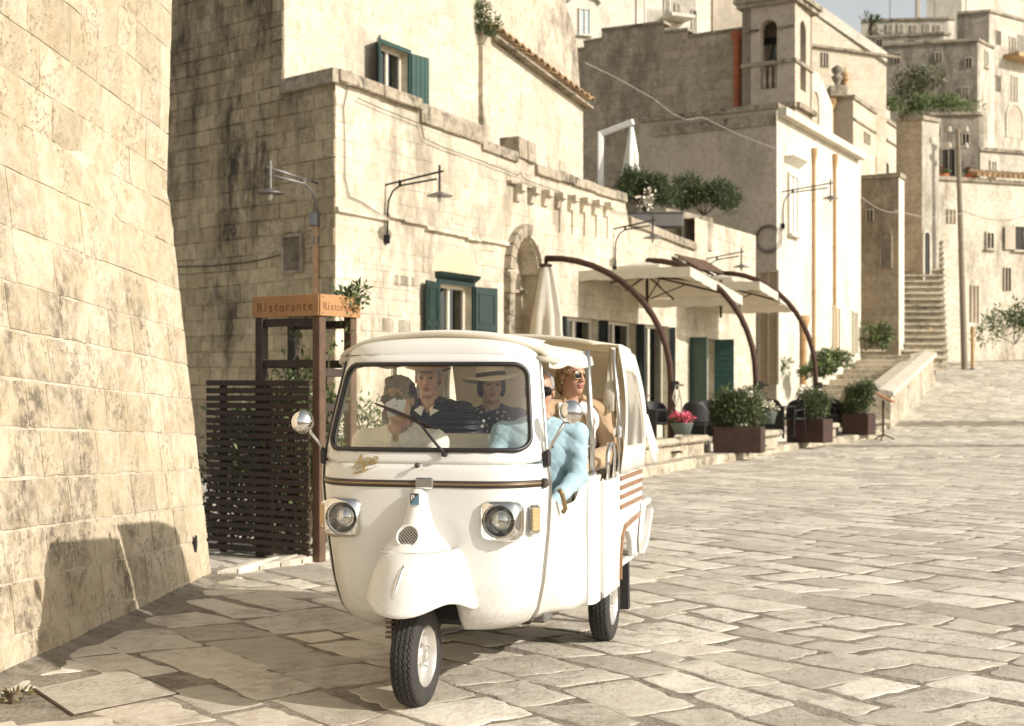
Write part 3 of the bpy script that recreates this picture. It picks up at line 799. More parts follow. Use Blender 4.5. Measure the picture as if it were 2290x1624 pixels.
# ---- small fixtures on the wall
def cable(name, pts, r, mat, label, sub=6):
    m_ = MB(); m_.tube(pts, r, 5); o = m_.build(name, mat); tag(o, label, 'cable'); return o
pts = [Fp(*tz(775, 195), 0.03), Fp(*tz(765, 240), 0.03), Fp(*tz(768, 330), 0.03), Fp(*tz(768, 400), 0.03), Fp(*tz(778, 440), 0.03), Fp(*tz(805, 452), 0.03), Fp(*tz(832, 470), 0.03), Fp(*tz(858, 488), 0.03)]
cable('cable', pts, 0.008, M_cable, 'dark cable dropping down the sunlit wall corner to the bracket lamp')
pts = [Fp(t_, z_, 0.07) for t_, z_ in ((0.5, 6.05), (1.2, 6.0), (2.4, 5.95), (2.5, 5.72), (3.2, 5.66), (4.6, 5.62), (4.75, 5.6), (5.95, 5.55), (6.0, 5.6), (6.2, 5.5), (9, 5.4), (11.1, 5.35))]
cable('cable', pts, 0.008, M_cable, 'long dark cable sagging just under the stepped coping')
pts = [Sp(s_, z_, 0.04) for s_, z_ in ((1.3, 3.62), (1.7, 3.58), (2.2, 3.55), (3.2, 3.55), (4.4, 3.6))]
cable('cable', pts, 0.010, M_cable, 'thin dark cable strung across the shaded side wall')

def bracket_lamp(base, d, label, metal, reach=1.05, s=1.0):
    """old street lamp: riser curving into a double horizontal bar with a flat enamel shade hanging from its end"""
    root = empty('wall_lamp', base, label=label, cat='lamp', group='bracket lamps on the walls')
    P = lambda a, z: Vector(d)*a*s+UZ*z*s
    m_ = MB(); m_.tube([P(0.04, -0.45), P(0.04, 0.0), P(0.06, 0.2), P(0.14, 0.36), P(0.28, 0.44), P(reach-0.08, 0.50)], 0.016*s, 8); m_.build('arm', metal, root, smooth=True)
    m_ = MB(); m_.tube([P(0.0, 0.47), P(reach+0.05, 0.62)], 0.017*s, 8); m_.build('top_bar', metal, root, smooth=True)
    m_ = MB(); m_.cbox(P(0.28, 0.475), (0.05*s, 0.05*s, 0.11*s), 0.008, None); m_.build('clamp', metal, root); m_ = MB(); m_.cbox(P(0.03, -0.42), (0.10*s, 0.10*s, 0.14*s), 0.01); m_.build('wall_box', metal, root)
    m_ = MB(); m_.tube([P(reach-0.02, 0.72), P(reach-0.02, 0.26)], 0.018*s, 8); m_.build('drop_rod', metal, root)
    m_ = MB(); m_.lathe([(0.02*s, 0.06*s), (0.05*s, 0.045*s), (0.20*s, -0.005*s), (0.215*s, -0.02*s), (0.20*s, -0.022*s), (0.04*s, 0.0)], P(reach-0.02, 0.24), 20); m_.build('lamp_shade', M_grey, root, smooth=True)
    m_ = MB(); m_.lathe([(0.028*s, 0.0), (0.034*s, -0.05*s), (0.03*s, -0.09*s), (0.006*s, -0.12*s)], P(reach-0.02, 0.235), 12); m_.build('bulb', M_cream, root, smooth=True)
    return root
t, z = tz(862, 478); bracket_lamp(Fp(t, z), nF, 'dark iron bracket lamp on the sunlit restaurant wall above the shutters', M_black)
t, z = tz(1372, 560); bracket_lamp(Fp(t, z), nF, 'thin bracket lamp beside the corbel row above the parasols', M_black, 0.95)
t, z = tz(1580, 620); bracket_lamp(Fp(t, z), nF, 'thin bracket lamp at the far end of the restaurant wall', M_black, 0.95)
bracket_lamp(Sp(0.42, ZC+(V0-478)/FP*22.3), nS, 'grey bracket lamp on the shaded side wall above the meter box', M_grey, 0.95)
b = Sp(0.42, 0)
root = empty('junction_box', Sp(0.42, 4.12), label='grey electric box with ochre conduit running down the shaded wall', cat='electric box')
Mx = Matrix((dS, nS, UZ)).transposed()
m_ = MB(); m_.cbox(nS*0.06, (0.17, 0.12, 0.22), 0.015, Mx); m_.build('box', M_grey, root)
m_ = MB(); m_.slab(dS*0.045+nS*0.03-UZ*1.35, dS*-0.09, UZ*1.24, nS*0.05); m_.build('conduit', plain('conduit_paint', (0.47, 0.30, 0.17), 0.7), root)
root = empty('wall_vent', Sp(0.98, 3.62), label='square wire-mesh vent grille set in the shaded wall', cat='vent')
m_ = MB(); m_.slab(dS*-0.2+nS*0.032-UZ*0.26, dS*0.42, UZ*0.52, nS*0.015); m_.build('backing', plain('vent_shadow', (0.06, 0.05, 0.04), 0.9), root)
m_ = MB()
for k in range(16):
    for sg in (-1, 1):
        x0 = -0.2+k*0.42/8-0.42; a = Vector((x0, -0.25)); b2 = Vector((x0+0.5, 0.25))
        # clip diagonal wires to the frame
        lo = max(0, (-0.2-a.x)/0.5); hi = min(1, (0.22-a.x)/0.5)
        if hi-lo > 0.05:
            p, q = a.lerp(b2, lo), a.lerp(b2, hi)
            if sg < 0: p, q = Vector((0.02-p.x, p.y)), Vector((0.02-q.x, q.y))
            m_.tube([dS*p.x+nS*0.053+UZ*p.y, dS*q.x+nS*0.053+UZ*q.y], 0.006, 4)
m_.build('mesh', M_cap, root)
m_ = MB()
for (a, b2, c, d) in ((-0.25, 0.27, -0.31, -0.26), (-0.25, 0.27, 0.26, 0.31), (-0.25, -0.2, -0.26, 0.26), (0.22, 0.27, -0.26, 0.26)): m_.slab(dS*a+UZ*c+nS*0.03, dS*(b2-a), UZ*(d-c), nS*0.05)
m_.build('frame', M_cap, root)

# ------------------------------------------------------------------ shrub tuft on the gable, terrace oleanders
L_dark = leafmat('leaf_dark', (0.030, 0.052, 0.018), (0.085, 0.115, 0.045)); L_mid = leafmat('leaf_mid', (0.055, 0.085, 0.025), (0.14, 0.175, 0.065))
L_pale = leafmat('leaf_pale', (0.12, 0.16, 0.055), (0.26, 0.30, 0.12)); L_dry = leafmat('leaf_dry', (0.20, 0.16, 0.07), (0.30, 0.25, 0.12))
L_dull = leafmat('leaf_dull', (0.060, 0.066, 0.032), (0.135, 0.135, 0.07))
M_bark = plain('bark', (0.11, 0.075, 0.045), 0.9, 0, 0.3, 20, 0.5)
def shrub(name, base, blobs, n, size, mats, label, cat='shrub', seed=1, stems=5, group=None, aspect=0.4, up=0.3):
    root = empty(name, base, label=label, cat=cat, group=group); base = Vector(base)
    bl = [(base+Vector(c), r) for c, r in blobs]
    leaves('foliage', bl, n, size, mats, root, seed, aspect, up)
    g = random.Random(seed)
    for k in range(stems):
        c, r = bl[k % len(bl)]; m_ = MB(); e = c+Vector((g.uniform(-.5, .5)*r[0], g.uniform(-.5, .5)*r[1], r[2]*0.4))
        m_.tube([base, base.lerp(e, 0.5)+Vector((g.uniform(-.05, .05), g.uniform(-.05, .05), 0.03)), e], [0.018, 0.012, 0.004], 5); m_.build('stem', M_bark, root, world=True)
    return root
shrub('wall_shrub', Up(6.45, 8.9, 0.05), [((0, -0.1, 0.1), (0.18, 0.15, 0.25)), ((0.15, -0.12, -0.18), (0.25, 0.16, 0.24)), ((-0.05, -.1, -0.1), (0.12, 0.12, 0.3))], 900, 0.07, [L_mid, L_dark], 'green caper tuft growing from the wall at the top of the tiled eave', seed=3, stems=2)
def oleander(u, v, Y, w, h, seed, label):
    b = at(u, v, Y)
    bl = []; g = random.Random(seed)
    for k in range(9): bl.append(((g.uniform(-w, w)*0.7, g.uniform(-.5, .5), h*g.uniform(0.35, 0.85)), (w*g.uniform(.28, .45), 0.4, h*g.uniform(.2, .34))))
    return shrub('oleander', b, bl, 6000, 0.12, [L_dark, L_dull, L_dark], label, seed=seed, stems=7, aspect=0.24, up=0.5)
oleander(1445, 478, 35.5, 0.75, 1.05, 31, 'dense oleander with pale blooms in the roof terrace planter beside the white parasol')
oleander(1575, 484, 37.0, 0.95, 1.0, 32, 'spreading dark oleander over the parapet at the terrace end')
b = at(1440, 440, 35.0); leaves_f = leaves('flower', [((b.x+0.02, b.y-0.2, b.z), (0.22, 0.15, 0.25))], 60, 0.09, [plain('pale_bloom', (0.75, 0.68, 0.55), 0.7)], None, 9, 0.8)
leaves_f.name = 'blossom_cluster'; leaves_f.location = (0, 0, 0); tag(leaves_f, kind='stuff')
root = empty('roof_planter', at(1458, 485, 35.2), label='long grey trough planter under the oleanders on the roof terrace', cat='planter')
m_ = MB(); 
for (o_, sz) in (((0, 0, -0.1), (1.5, 0.5, 0.34)), ((0, 0, 0.08), (1.56, 0.56, 0.06))): m_.cbox(o_, sz, 0.02)
m_.build('trough', plain('grey_trough', (0.13, 0.12, 0.11), 0.7), root)
m_ = MB(); m_.slab(at(1490, 540, 36.2), (at(1590, 560, 36.6)-at(1490, 540, 36.2)), UZ*0.85, (0.1, 0.25, 0)); o = m_.build('terrace_parapet', M_weather); tag(o, 'grey shaded low parapet below the spreading oleander', 'parapet')
# white cantilever parasol, folded, on the roof terrace
M_white = plain('white_enamel', (0.78, 0.77, 0.73), 0.4, 0, 0.04)
M_canvas = clothmat('cream_canvas', (0.72, 0.675, 0.575), bump=0.4, bscale=6, trans=0.35)
M_wcanvas = clothmat('white_canvas', (0.74, 0.71, 0.62), bump=0.5, bscale=6)
def folded_canopy(top, h, r, mat, parent, seed=1, lobes=7):
    g = random.Random(seed); m_ = MB(); n, k = 28, 12
    vs = []
    for i in range(k+1):
        f = i/k; z = -h*f
        rr = r*(0.22+0.78*f**0.8)*(1 if f < 0.6 else 1-0.10*math.sin((f-.6)*9))
        for j in range(n):
            w = 2*math.pi*j/n; q = rr*(1+0.25*f**.7*math.sin(w*lobes+seed+f*1.2)+0.09*math.sin(w*3+f*5))
            zz = z-(0.05*math.sin(w*lobes+1) if i == k else 0)
            vs.append(Vector(top)+Vector((q*math.cos(w), q*math.sin(w), zz)))
    fs = [(i*n+j, (i+1)*n+j, (i+1)*n+(j+1) % n, i*n+(j+1) % n) for i in range(k) for j in range(n)]
    fs.append(tuple(range(n))); m_.add(vs, fs); return m_.build('folded_canopy', mat, parent, smooth=True)
pb = at(1343, 430, 36.5); root = empty('cantilever_parasol', pb, label='white cantilever parasol folded up on the roof terrace', cat='parasol')
pm = at(1343, 300, 36.5)-pb; pt_ = at(1412, 274, 36.2)-pb
m_ = MB(); m_.cbox(pm*0.5, (0.15, 0.15, pm.z+0.1), 0.02); m_.build('mast', M_white, root)
e = (pt_-pm).normalized(); ay = Vector((0, 1, 0)); az = e.cross(ay).normalized(); ay = az.cross(e)
m_ = MB(); m_.cbox((pm+pt_)/2, ((pt_-pm).length+0.12, 0.13, 0.15), 0.02, Matrix((e, ay, az)).transposed()); m_.build('arm', M_white, root)
folded_canopy(pt_+Vector((0.0, 0, -0.12)), 1.3, 0.22, M_wcanvas, root, 4, 5)

# ------------------------------------------------------------------ slatted fence with sign tower
M_wood = plain('stained_wood', (0.040, 0.024, 0.016), 0.55, 0, 0.35, 9, 0.4, 60)
M_woodlit = plain('sunlit_wood', (0.10, 0.055, 0.030), 0.6, 0, 0.3, 9, 0.4, 60)  # lighter copy of the stained wood, sunlight put into its colour
M_sign = plain('orange_plywood', (0.39, 0.205, 0.085), 0.5, 0, 0.12, 3, 0.2, 50)
M_carve = plain('carved_letter', (0.20, 0.075, 0.03), 0.7)
A = Vector((-1.655, 12.2, 0)); dFe = Vector((-0.59, 0.38, 0)).normalized(); nFe = Vector((-dFe.y, dFe.x, 0))
if nFe.y > 0: nFe = -nFe
fence = empty('slatted_fence', A, label='dark stained slatted wooden fence between the golden wall and sign tower', cat='fence')
for i in range(23):
    m_ = MB(); z = 0.05+i*0.0665
    if i == 22: z += 0.0
    M3 = Matrix((dFe, nFe, UZ)).transposed()
    tilt = rnd.uniform(-.006, .006); L = 1.22
    m_.cbox(dFe*(0.045+L/2)+nFe*0.065+UZ*(z+0.02), (L, 0.024, 0.049), 0.005, M3 @ Matrix.Rotation(tilt, 3, 'Y')); m_.build('slat', M_wood, fence)
for s_ in (0.55, 1.1):
    m_ = MB(); m_.cbox(dFe*s_+nFe*0.022+UZ*0.78, (0.06, 0.05, 1.52), 0.006, M3); m_.build('post', M_wood, fence)
tower = empty('sign_tower', A, label='dark timber frame carrying orange restaurant name boards and climbing plants', cat='sign')
dB = -nFe                                   # away from the street
cor = {'fr': Vector((0, 0, 0)), 'fl': dFe*0.66, 'br': dB*0.42, 'bl': dFe*0.66+dB*0.42}
for k, c in cor.items():
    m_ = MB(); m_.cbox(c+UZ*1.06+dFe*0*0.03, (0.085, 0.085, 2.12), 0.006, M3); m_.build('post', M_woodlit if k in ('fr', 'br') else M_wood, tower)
for (a, b2, z) in (('fr', 'fl', 1.70), ('br', 'bl', 1.70), ('fr', 'br', 1.62), ('fr', 'br', 1.32), ('fr', 'br', 0.6), ('fl', 'bl', 1.7), ('bl', 'br', 2.05), ('fl', 'fr', 2.06), ('br', 'fr', 0.2)):
    p, q = cor[a], cor[b2]; e = (q-p).normalized(); m_ = MB()
    m_.cbox((p+q)/2+UZ*z, ((q-p).length-0.09, 0.05, 0.07), 0.005, Matrix((e, UZ.cross(e), UZ)).transposed()); m_.build('rail', M_wood, tower)
m_ = MB()
for k in range(9): m_.slab(dFe*(0.05+k*0.065)+dB*0.03+UZ*2.125, dFe*0.055, UZ*0.012, dB*0.36)
m_.build('top_boards', M_wood, tower)
def board(c, d, nn, L, name='sign_board'):
    m_ = MB(); m_.cbox(c, (L, 0.024, 0.185), 0.003, Matrix((d, -nn, UZ)).transposed()); return m_.build(name, M_sign, tower)
fcen = (cor['fr']+cor['fl'])/2+nFe*0.055+UZ*2.2; bo = board(fcen, dFe, nFe, 0.76)
def tm(c, right, nn, dz=0): return Matrix.Translation(c+UZ*dz+nn*0.0135) @ Matrix((right, UZ, nn)).transposed().to_4x4()
for k, ch in enumerate('Ristorante'): text_mesh('letter', ch, 0.115, 0.0012, M_carve, bo, tm(fcen-dFe*(-0.29+0.58*k/9*(1.0)), -dFe, nFe, -0.012+(.004 if k % 2 else 0)))
dR_ = dB; nR = -dFe
scen = (cor['fr']+cor['br'])/2+nR*0.055+UZ*2.2; bo2 = board(scen, dR_, nR, 0.54)
for k, ch in enumerate('Ristorante'): text_mesh('letter', ch, 0.095, 0.0012, M_carve, bo2, tm(scen+dR_*(-0.21+0.42*k/9), dR_, nR, -0.012))
for c, d, nn, L in ((fcen, dFe, nFe, 0.76), (scen, dR_, nR, 0.54)):
    m_ = MB()
    for sx in (-1, 0, 1):
        for sz in (-1, 1):
            if sx == 0 and sz < 0: continue
            m_.cbox(c+d*sx*(L/2-0.03)+UZ*sz*0.07+nn*0.014, (0.012, 0.012, 0.012), 0.003)
    m_.build('screw', M_grey, bo if c is fcen else bo2)
shrub('hedge', A+dFe*0.75+dB*0.55, [((0.1, 0, .35), (.5, .22, .4)), ((-.3, .15, .4), (.4, .2, .42)), ((0.25, -.1, .85), (.3, .15, .35)), ((-.2, .1, .95), (.45, .2, .42)), ((-.55, .3, .9), (.35, .2, .5)), ((-.7, .35, .4), (.4, .2, .45)), ((0.1, 0, 1.35), (.4, .15, .14))], 5200, .075, [L_dark, L_mid, L_dark], 'dark leafy hedge crowding behind the slatted fence', seed=61)
TB = A+dFe*0.33+dB*0.2
shrub('climbing_plant', TB+UZ*0.0, [((-0.12, 0.05, 1.55), (0.3, 0.22, 0.28)), ((0.1, 0.05, 1.25), (0.3, 0.25, 0.3)), ((0.12, 0.1, 0.7), (0.35, 0.3, 0.4)), ((-0.02, 0, 2.0), (0.12, 0.1, 0.16)), ((0.30, -0.05, 1.95), (0.09, 0.09, 0.2)), ((0.25, -0.02, 0.95), (0.14, 0.14, 0.35)), ((-0.35, 0.1, 0.8), (0.3, 0.2, 0.35))], 1500, 0.065, [L_mid, L_pale, L_mid, L_dark], 'leafy jasmine climbing inside the dark timber sign frame', 'plant', 8, 9, up=0.5)
pot = A+dB*0.34+nR*0.02
shrub('potted_plant', pot+UZ*2.14, [((0.02, 0, 0.12), (0.14, 0.12, 0.11)), ((-0.12, 0.02, 0.08), (0.12, 0.1, 0.06)), ((0.12, 0, 0.2), (0.07, 0.06, 0.08))], 420, 0.06, [L_mid, L_dark, L_pale], 'small green plant spilling over the top of the orange sign boards', 'plant', 12, 4)
shrub('garden_shrub', (-1.25, 14.2, 0), [((0, 0, 0.7), (0.35, 0.3, 0.5)), ((-.25, 0.1, 1.05), (0.25, 0.22, 0.35)), ((0.22, 0.05, 1.0), (0.25, 0.2, 0.32))], 2600, 0.06, [L_mid, L_dark, L_pale], 'loose green shrub growing behind the timber sign frame', seed=14)
# stone step under the fence
steps = empty('fence_step', gnd(600, 1272), label='low pale stone step along the foot of the slatted fence', cat='step')
for i in range(5):
    a = gnd(484+i*48, 1291-i*7.5); b2 = gnd(484+(i+1)*48-3, 1291-(i+1)*7.5); up_ = Vector((0.12, 0.42, 0))
    m_ = MB(); m_.extr([a+Vector((0, 0, -.02)), b2+Vector((0, 0, -.02)), b2+up_, a+up_], UZ*(0.075+rnd.uniform(-.012, .012))); c = a
    o = bevel(m_.build('step_stone', M_pave, steps, world=True), 0.015, 2)

# slatted timber hood over the far terrace door
root = empty('door_hood', Fp(14.0, 4.25), label='small slatted timber hood fixed to the wall above the parasols', cat='awning')
for k in range(7):
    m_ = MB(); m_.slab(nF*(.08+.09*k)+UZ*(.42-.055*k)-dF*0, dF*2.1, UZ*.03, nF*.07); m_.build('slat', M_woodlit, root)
for a in (0.05, 1.0, 2.0):
    m_ = MB(); m_.extr([dF*a+nF*.01+UZ*.40, dF*a+nF*.70+UZ*.02, dF*a+nF*.70-UZ*.04, dF*a+nF*.01+UZ*.28], dF*.05); m_.build('bracket', M_wood, root)
wb = gnd(28, 1572); shrub('weed', wb, [((0, 0, .03), (.07, .04, .025)), ((.04, .02, .035), (.04, .03, .025))], 60, .035, [L_dull, L_dry], 'small ragged weed growing from the joint beside the inspection cover', 'weed', 71, 2)
# ------------------------------------------------------------------ terrace, kerb, parasols, planters
M_kerb = stone('kerb_stone', (0.44, 0.38, 0.28), (0.54, 0.475, 0.365), (0.32, 0.265, 0.185), dark=(0.10, 0.08, 0.055), stain=0.8, stain_scale=1.3, bump=0.7, bscale=12, rand=0.35, streak=False)
M_rust = plain('rusty_steel', (0.065, 0.030, 0.018), 0.75, 0.3, 0.35, 7, 0.3, 40)
M_corten = plain('corten_box', (0.055, 0.027, 0.020), 0.7, 0.2, 0.25, 5, 0.2, 30)
kp = [gnd(1100, 1128), gnd(1300, 1090), gnd(1440, 1066), gnd(1500, 1056), gnd(1590, 1040), gnd(1700, 1021), gnd(1790, 1004), gnd(1850, 995), gnd(1930, 985), gnd(1995, 976)]
for p in kp: p.z = 0
mb = MB(); terr = [Vector((p.x, p.y, 0))+Vector((-0.05, 0.15, 0)) for p in kp]
poly = [(p.x, p.y) for p in terr]+[(Fp(20, 0).x, Fp(20, 0).y), (Fp(1, 0).x, Fp(1, 0).y)]
mb.prism(poly, -0.3, 0.15); o = mb.build('terrace', M_pave_far); tag(o, kind='structure')
mb = MB()
poly2 = [(p.x-0.42, p.y+0.5) for p in terr]+[(Fp(20, 0).x, Fp(20, 0).y), (Fp(1, 0).x, Fp(1, 0).y)]
mb.prism(poly2, 0.0, 0.30); o = mb.build('terrace_floor', M_pave_far); tag(o, kind='structure')
kerb = empty('kerb', kp[2], label='row of worn squared kerb stones edging the restaurant terrace', cat='kerb')
g = random.Random(77)
def along(pts, step):
    out = []; acc = 0.0; nxt = 0.0
    for a, b in zip(pts[:-1], pts[1:]):
        L = (b-a).length
        while nxt <= acc+L:
            out.append((a.lerp(b, (nxt-acc)/L), (b-a).normalized())); nxt += step()
        acc += L
    return out
pl = along(kp, lambda: g.uniform(0.45, 0.85))
for (p, d), (q, d2_) in zip(pl[:-1], pl[1:]):
    e = (q-p); L = e.length; d = e.normalized(); nn = Vector((-d.y, d.x, 0))
    m_ = MB(); zz = ground_z(p.x, p.y)
    m_.cbox((p+q)/2+nn*0.16+UZ*(zz+0.065), (L-0.015, 0.32+g.uniform(-.03, .03), 0.2+g.uniform(-.02, .02)), 0.03, Matrix((d, nn, UZ)).transposed())
    m_.build('kerb_stone', M_kerb, kerb, world=True)
def ledge(u0, u1, v0, v1, label, h=0.16, dep=0.42, off=0.12):
    a, b = gnd(u0, v0, off), gnd(u1, v1, off); d = (b-a); L = d.length; d.normalize(); d.z = 0; nn = Vector((-d.y, d.x, 0))
    root = empty('stone_bench', a, label=label, cat='bench'); Mx = Matrix((d, nn, UZ)).transposed()
    k = max(1, int(L/1.1))
    for i in range(k):
        m_ = MB(); m_.cbox(d*(L*(i+.5)/k)+nn*dep/2+UZ*(0.36), (L/k-0.02, dep, 0.13), 0.04, Mx); m_.build('seat_slab', M_kerb, root)
    n = max(2, int(L/0.5))
    for i in range(n):
        m_ = MB(); m_.cbox(d*(L*(i+.5)/n)+nn*(dep/2+0.05)+UZ*(0.14), (L/n-0.015, dep-0.14, 0.30), 0.03, Mx); m_.build('base_stone', M_kerb, root)
    return root
ledge(1435, 1588, 1043, 1020, 'long rough stone bench behind the kerb beside the pink flower pot')
ledge(1704, 1752, 1010, 1003, 'short stone bench between the two largest rusty planters')
ledge(1846, 1880, 985, 980, 'small stone bench between the second and third rusty planter')
ledge(1938, 1992, 975, 970, 'pale stone bench beside the menu stand')

def planter(u, v, w, h, rz, label, seed, bw, bh):
    b = gnd(u, v, 0.16); root = empty('planter', b, rz, label=label, cat='planter', group='rusty steel planters along the terrace'); 
    m_ = MB(); t_ = 0.02
    m_.cbox((0, w*0.3, h/2), (w, w*0.62, h), 0.012); m_.build('box', M_corten, root)
    m_ = MB(); m_.cbox((0, w*0.3, h+0.002), (w-0.06, w*0.62-0.06, 0.02), 0); m_.build('soil', plain('soil', (0.03, 0.02, 0.013), 0.95), root)
    g = random.Random(seed); bl = []
    for k in range(9): bl.append(((g.uniform(-.5, .5)*bw*0.75, w*0.3+g.uniform(-.2, .2), h+bh*g.uniform(.15, .8)), (bw*g.uniform(.18, .3), 0.25, bh*g.uniform(.18, .3))))
    bl.append(((0, w*.3, h+bh*.4), (bw*.42, .3, bh*.4)))
    leaves('foliage', bl, 4600, 0.08, [L_mid, L_dark, L_dull, L_mid], root, seed, 0.38, 0.4, world=False)
    return root
planter(1648, 1013, 0.98, 0.52, R(-18), 'rusty steel planter with bushy pittosporum beside the stone bench', 41, 1.15, 0.95)
planter(1800, 990, 0.95, 0.56, R(-35), 'rusty steel planter with rounded shrub in front of terrace chairs', 42, 1.0, 0.95)
planter(1912, 972, 0.75, 0.55, R(-38), 'smaller rusty steel planter with shrub next to the menu stand', 43, 0.95, 0.9)
# flower bowls
def flowers(u, v, z, Y, w, h, colr, label, seed, leafc):
    b = at(u, v, Y); root = empty('flower_pot', b, label=label, cat='flower pot')
    m_ = MB(); m_.lathe([(w*0.36, 0), (w*0.5, h), (w*0.53, h+0.02), (w*0.46, h+0.02), (w*0.44, h-0.02)], (0, 0, 0), 20); m_.build('pot', plain('pot_green_grey', (0.10, 0.12, 0.105), 0.6), root, smooth=True)
    leaves('foliage', [((0, 0, h+0.06), (w*0.5, w*0.4, 0.09))], 220, 0.06, [L_mid], root, seed, 0.5, world=False)
    leaves('blossom', [((0, 0, h+0.12), (w*0.52, w*0.42, 0.09))], 260, 0.055, [colr], root, seed+1, 0.9, 0.6, world=False)
flowers(1525, 972, 0.5, 26.6, 0.42, 0.20, plain('pink_petal', (0.62, 0.10, 0.16), 0.6), 'grey flower pot of pink blossoms on the long stone bench', 5, 1)
flowers(1718, 948, 0.5, 30.2, 0.36, 0.24, plain('cream_petal', (0.70, 0.66, 0.52), 0.6), 'grey flower pot of cream blossoms between the rusty planters', 6, 1)

# arched parasol masts and canopies
def mast(u, v, Y, ut, vt, label):
    b = at(u, v, Y); z0 = 0.28; b.z = z0
    k = (ut-U0)/FP; L = (b.x-k*b.y)/(nF.x-k*nF.y); tip = b-nF*L; tip.z = ZC+(V0-vt)/FP*tip.y
    root = empty('parasol_mast', b, label=label, cat='parasol mast', group='curved rusty parasol masts on the terrace')
    H = tip.z-z0; P = []
    zb = H*0.36
    P = [Vector((0, 0, -0.1)), Vector((0, 0, zb*0.5)), Vector((0, 0, zb))]
    for i in range(1, 13):
        w = math.pi/2*i/12; P.append(-nF*L*(1-math.cos(w))+UZ*(zb+(H-zb)*math.sin(w)))
    m_ = MB(); m_.tube(P, 0.062, 8); m_.build('curved_pole', M_rust, root, smooth=True)
    m_ = MB(); m_.cbox((0, 0, 0), (0.4, 0.4, 0.03), 0.004); m_.build('base_plate', M_rust, root)
    m_ = MB(); m_.tube([-nF*L+UZ*(H+0.03), -nF*L+UZ*(H-0.14)], 0.04, 8); m_.build('hook', M_rust, root)
    m_ = MB(); m_.cbox(nF*0.09+UZ*1.25, (0.14, 0.14, 0.16), 0.02); m_.tube([nF*0.16+UZ*1.25, nF*0.26+UZ*1.25], 0.015, 6); m_.build('winch', M_black, root)
    return root, tip
_, tip1 = mast(1500, 965, 26.7, 1221, 578, 'rusty arched parasol mast beside the pink flower pot, its parasol folded')
_, tip2 = mast(1690, 900, 29.6, 1447, 583, 'rusty arched mast between the large planters carrying the widest open parasol')
_, tip3 = mast(1824, 868, 34.6, 1612, 611, 'slim arched mast above the second planter carrying the farther open parasol')
cp = empty('folded_parasol', tip1, label='beige parasol folded and hanging from the arched mast beside the niche', cat='parasol')
folded_canopy(Vector((0, 0, -0.12)), 1.75, 0.36, M_canvas, cp, 2, 6)
m_ = MB(); m_.lathe([(0.04, -0.2), (0.12, -0.16), (0.13, -0.12), (0.03, -0.1)], (0, 0, 0), 14); m_.build('top_cap', M_rust, cp)
m_ = MB(); m_.tube([(0, 0, -0.15), (0, 0, -3.2)], 0.025, 6); m_.build('pole', M_rust, cp)
M_rope = plain('rope', (0.40, 0.36, 0.30), 0.9)
m_ = MB(); b = at(1512, 860, 26.6); m_.tube([b+Vector((0.0, 0, 0.0)), b+Vector((-0.06, 0, -0.25)), b+Vector((0.0, 0, -0.42)), b+Vector((0.06, 0, -0.2)), b+Vector((0.03, 0, 0)), b+Vector((0.1, 0, -0.3)), b+Vector((0.10, 0, -0.9))], 0.016, 6); o = m_.build('rope_coil', M_rope); tag(o, 'pale coiled rope hanging on the arched mast over the pink flowers', 'rope')
def canopy(tip, half, zed, label, vent=True):
    root = empty('open_parasol', tip, label=label, cat='parasol', group='open cream parasols over the terrace')
    zt = -0.22; ze = zed-tip.z
    ax, ay = dF, nF
    P = lambda a, b, z: ax*a*half+ay*b*half+UZ*(z-0.13*a*half)
    def surf(i, j):
        a, b = 2*i-1, 2*j-1; r = max(abs(a), abs(b)); sag = 0.09*half*(1-min(abs(a), abs(b)))*r*r*0.35*0
        z = lerp(zt, ze, r)-0.05*math.sin(math.pi*r)*(1-abs(abs(a)-abs(b)))*0
        d = 1-abs(abs(a)-abs(b))
        return P(a, b, z-0.11*math.sin(math.pi*r)*(1-d)+0.010*math.sin(a*9+b*7))
    m_ = MB(); m_.grid(surf, 24, 24); c = m_.build('canopy', M_canvas, root, smooth=True)
    so_ = c.modifiers.new('thick', 'SOLIDIFY'); so_.thickness = 0.006
    m_ = MB()
    for (p, q) in (((-1, -1), (1, -1)), ((1, -1), (1, 1)), ((1, 1), (-1, 1)), ((-1, 1), (-1, -1))):
        m_.grid(lambda i, j: P(lerp(p[0], q[0], i)*1.003, lerp(p[1], q[1], i)*1.003, ze-0.20*j+0.012*math.sin(i*40)*j), 20, 2)
    v_ = m_.build('valance', M_canvas, root, smooth=True)
    if vent:
        m_ = MB(); m_.grid(lambda i, j: P((2*i-1)*0.30, (2*j-1)*0.30, lerp(zt+0.20, zt+0.02, max(abs(2*i-1), abs(2*j-1)))), 8, 8); m_.build('vent', M_canvas, root, smooth=True)
        m_ = MB()
        for (p, q) in (((-1, -1), (1, -1)), ((1, -1), (1, 1)), ((1, 1), (-1, 1)), ((-1, 1), (-1, -1))): m_.grid(lambda i, j: P(lerp(p[0], q[0], i)*.301, lerp(p[1], q[1], i)*.301, zt+0.02-0.07*j), 4, 1)
        m_.build('vent_valance', M_canvas, root)
    for (a, b) in ((1, 1), (1, -1), (-1, 1), (-1, -1), (1, 0), (-1, 0), (0, 1), (0, -1)):
        m_ = MB(); m_.tube([P(a*.02, b*.02, zt-0.1), P(a*.98, b*.98, ze-0.03)], 0.022, 6); m_.build('rib', M_rust, root)
        if a*b: m_ = MB(); m_.tube([P(a*.03, b*.03, zt-0.6), P(a*.42, b*.42, lerp(zt, ze, .42)-0.05)], 0.014, 6); m_.build('strut', M_rust, root)
    m_ = MB(); m_.tube([(0, 0, 0), (0, 0, zt-0.9)], 0.035, 8); m_.build('centre_pole', M_rust, root)
canopy(tip2, 1.6, tip2.z-0.52, 'largest open square cream parasol over the terrace tables')
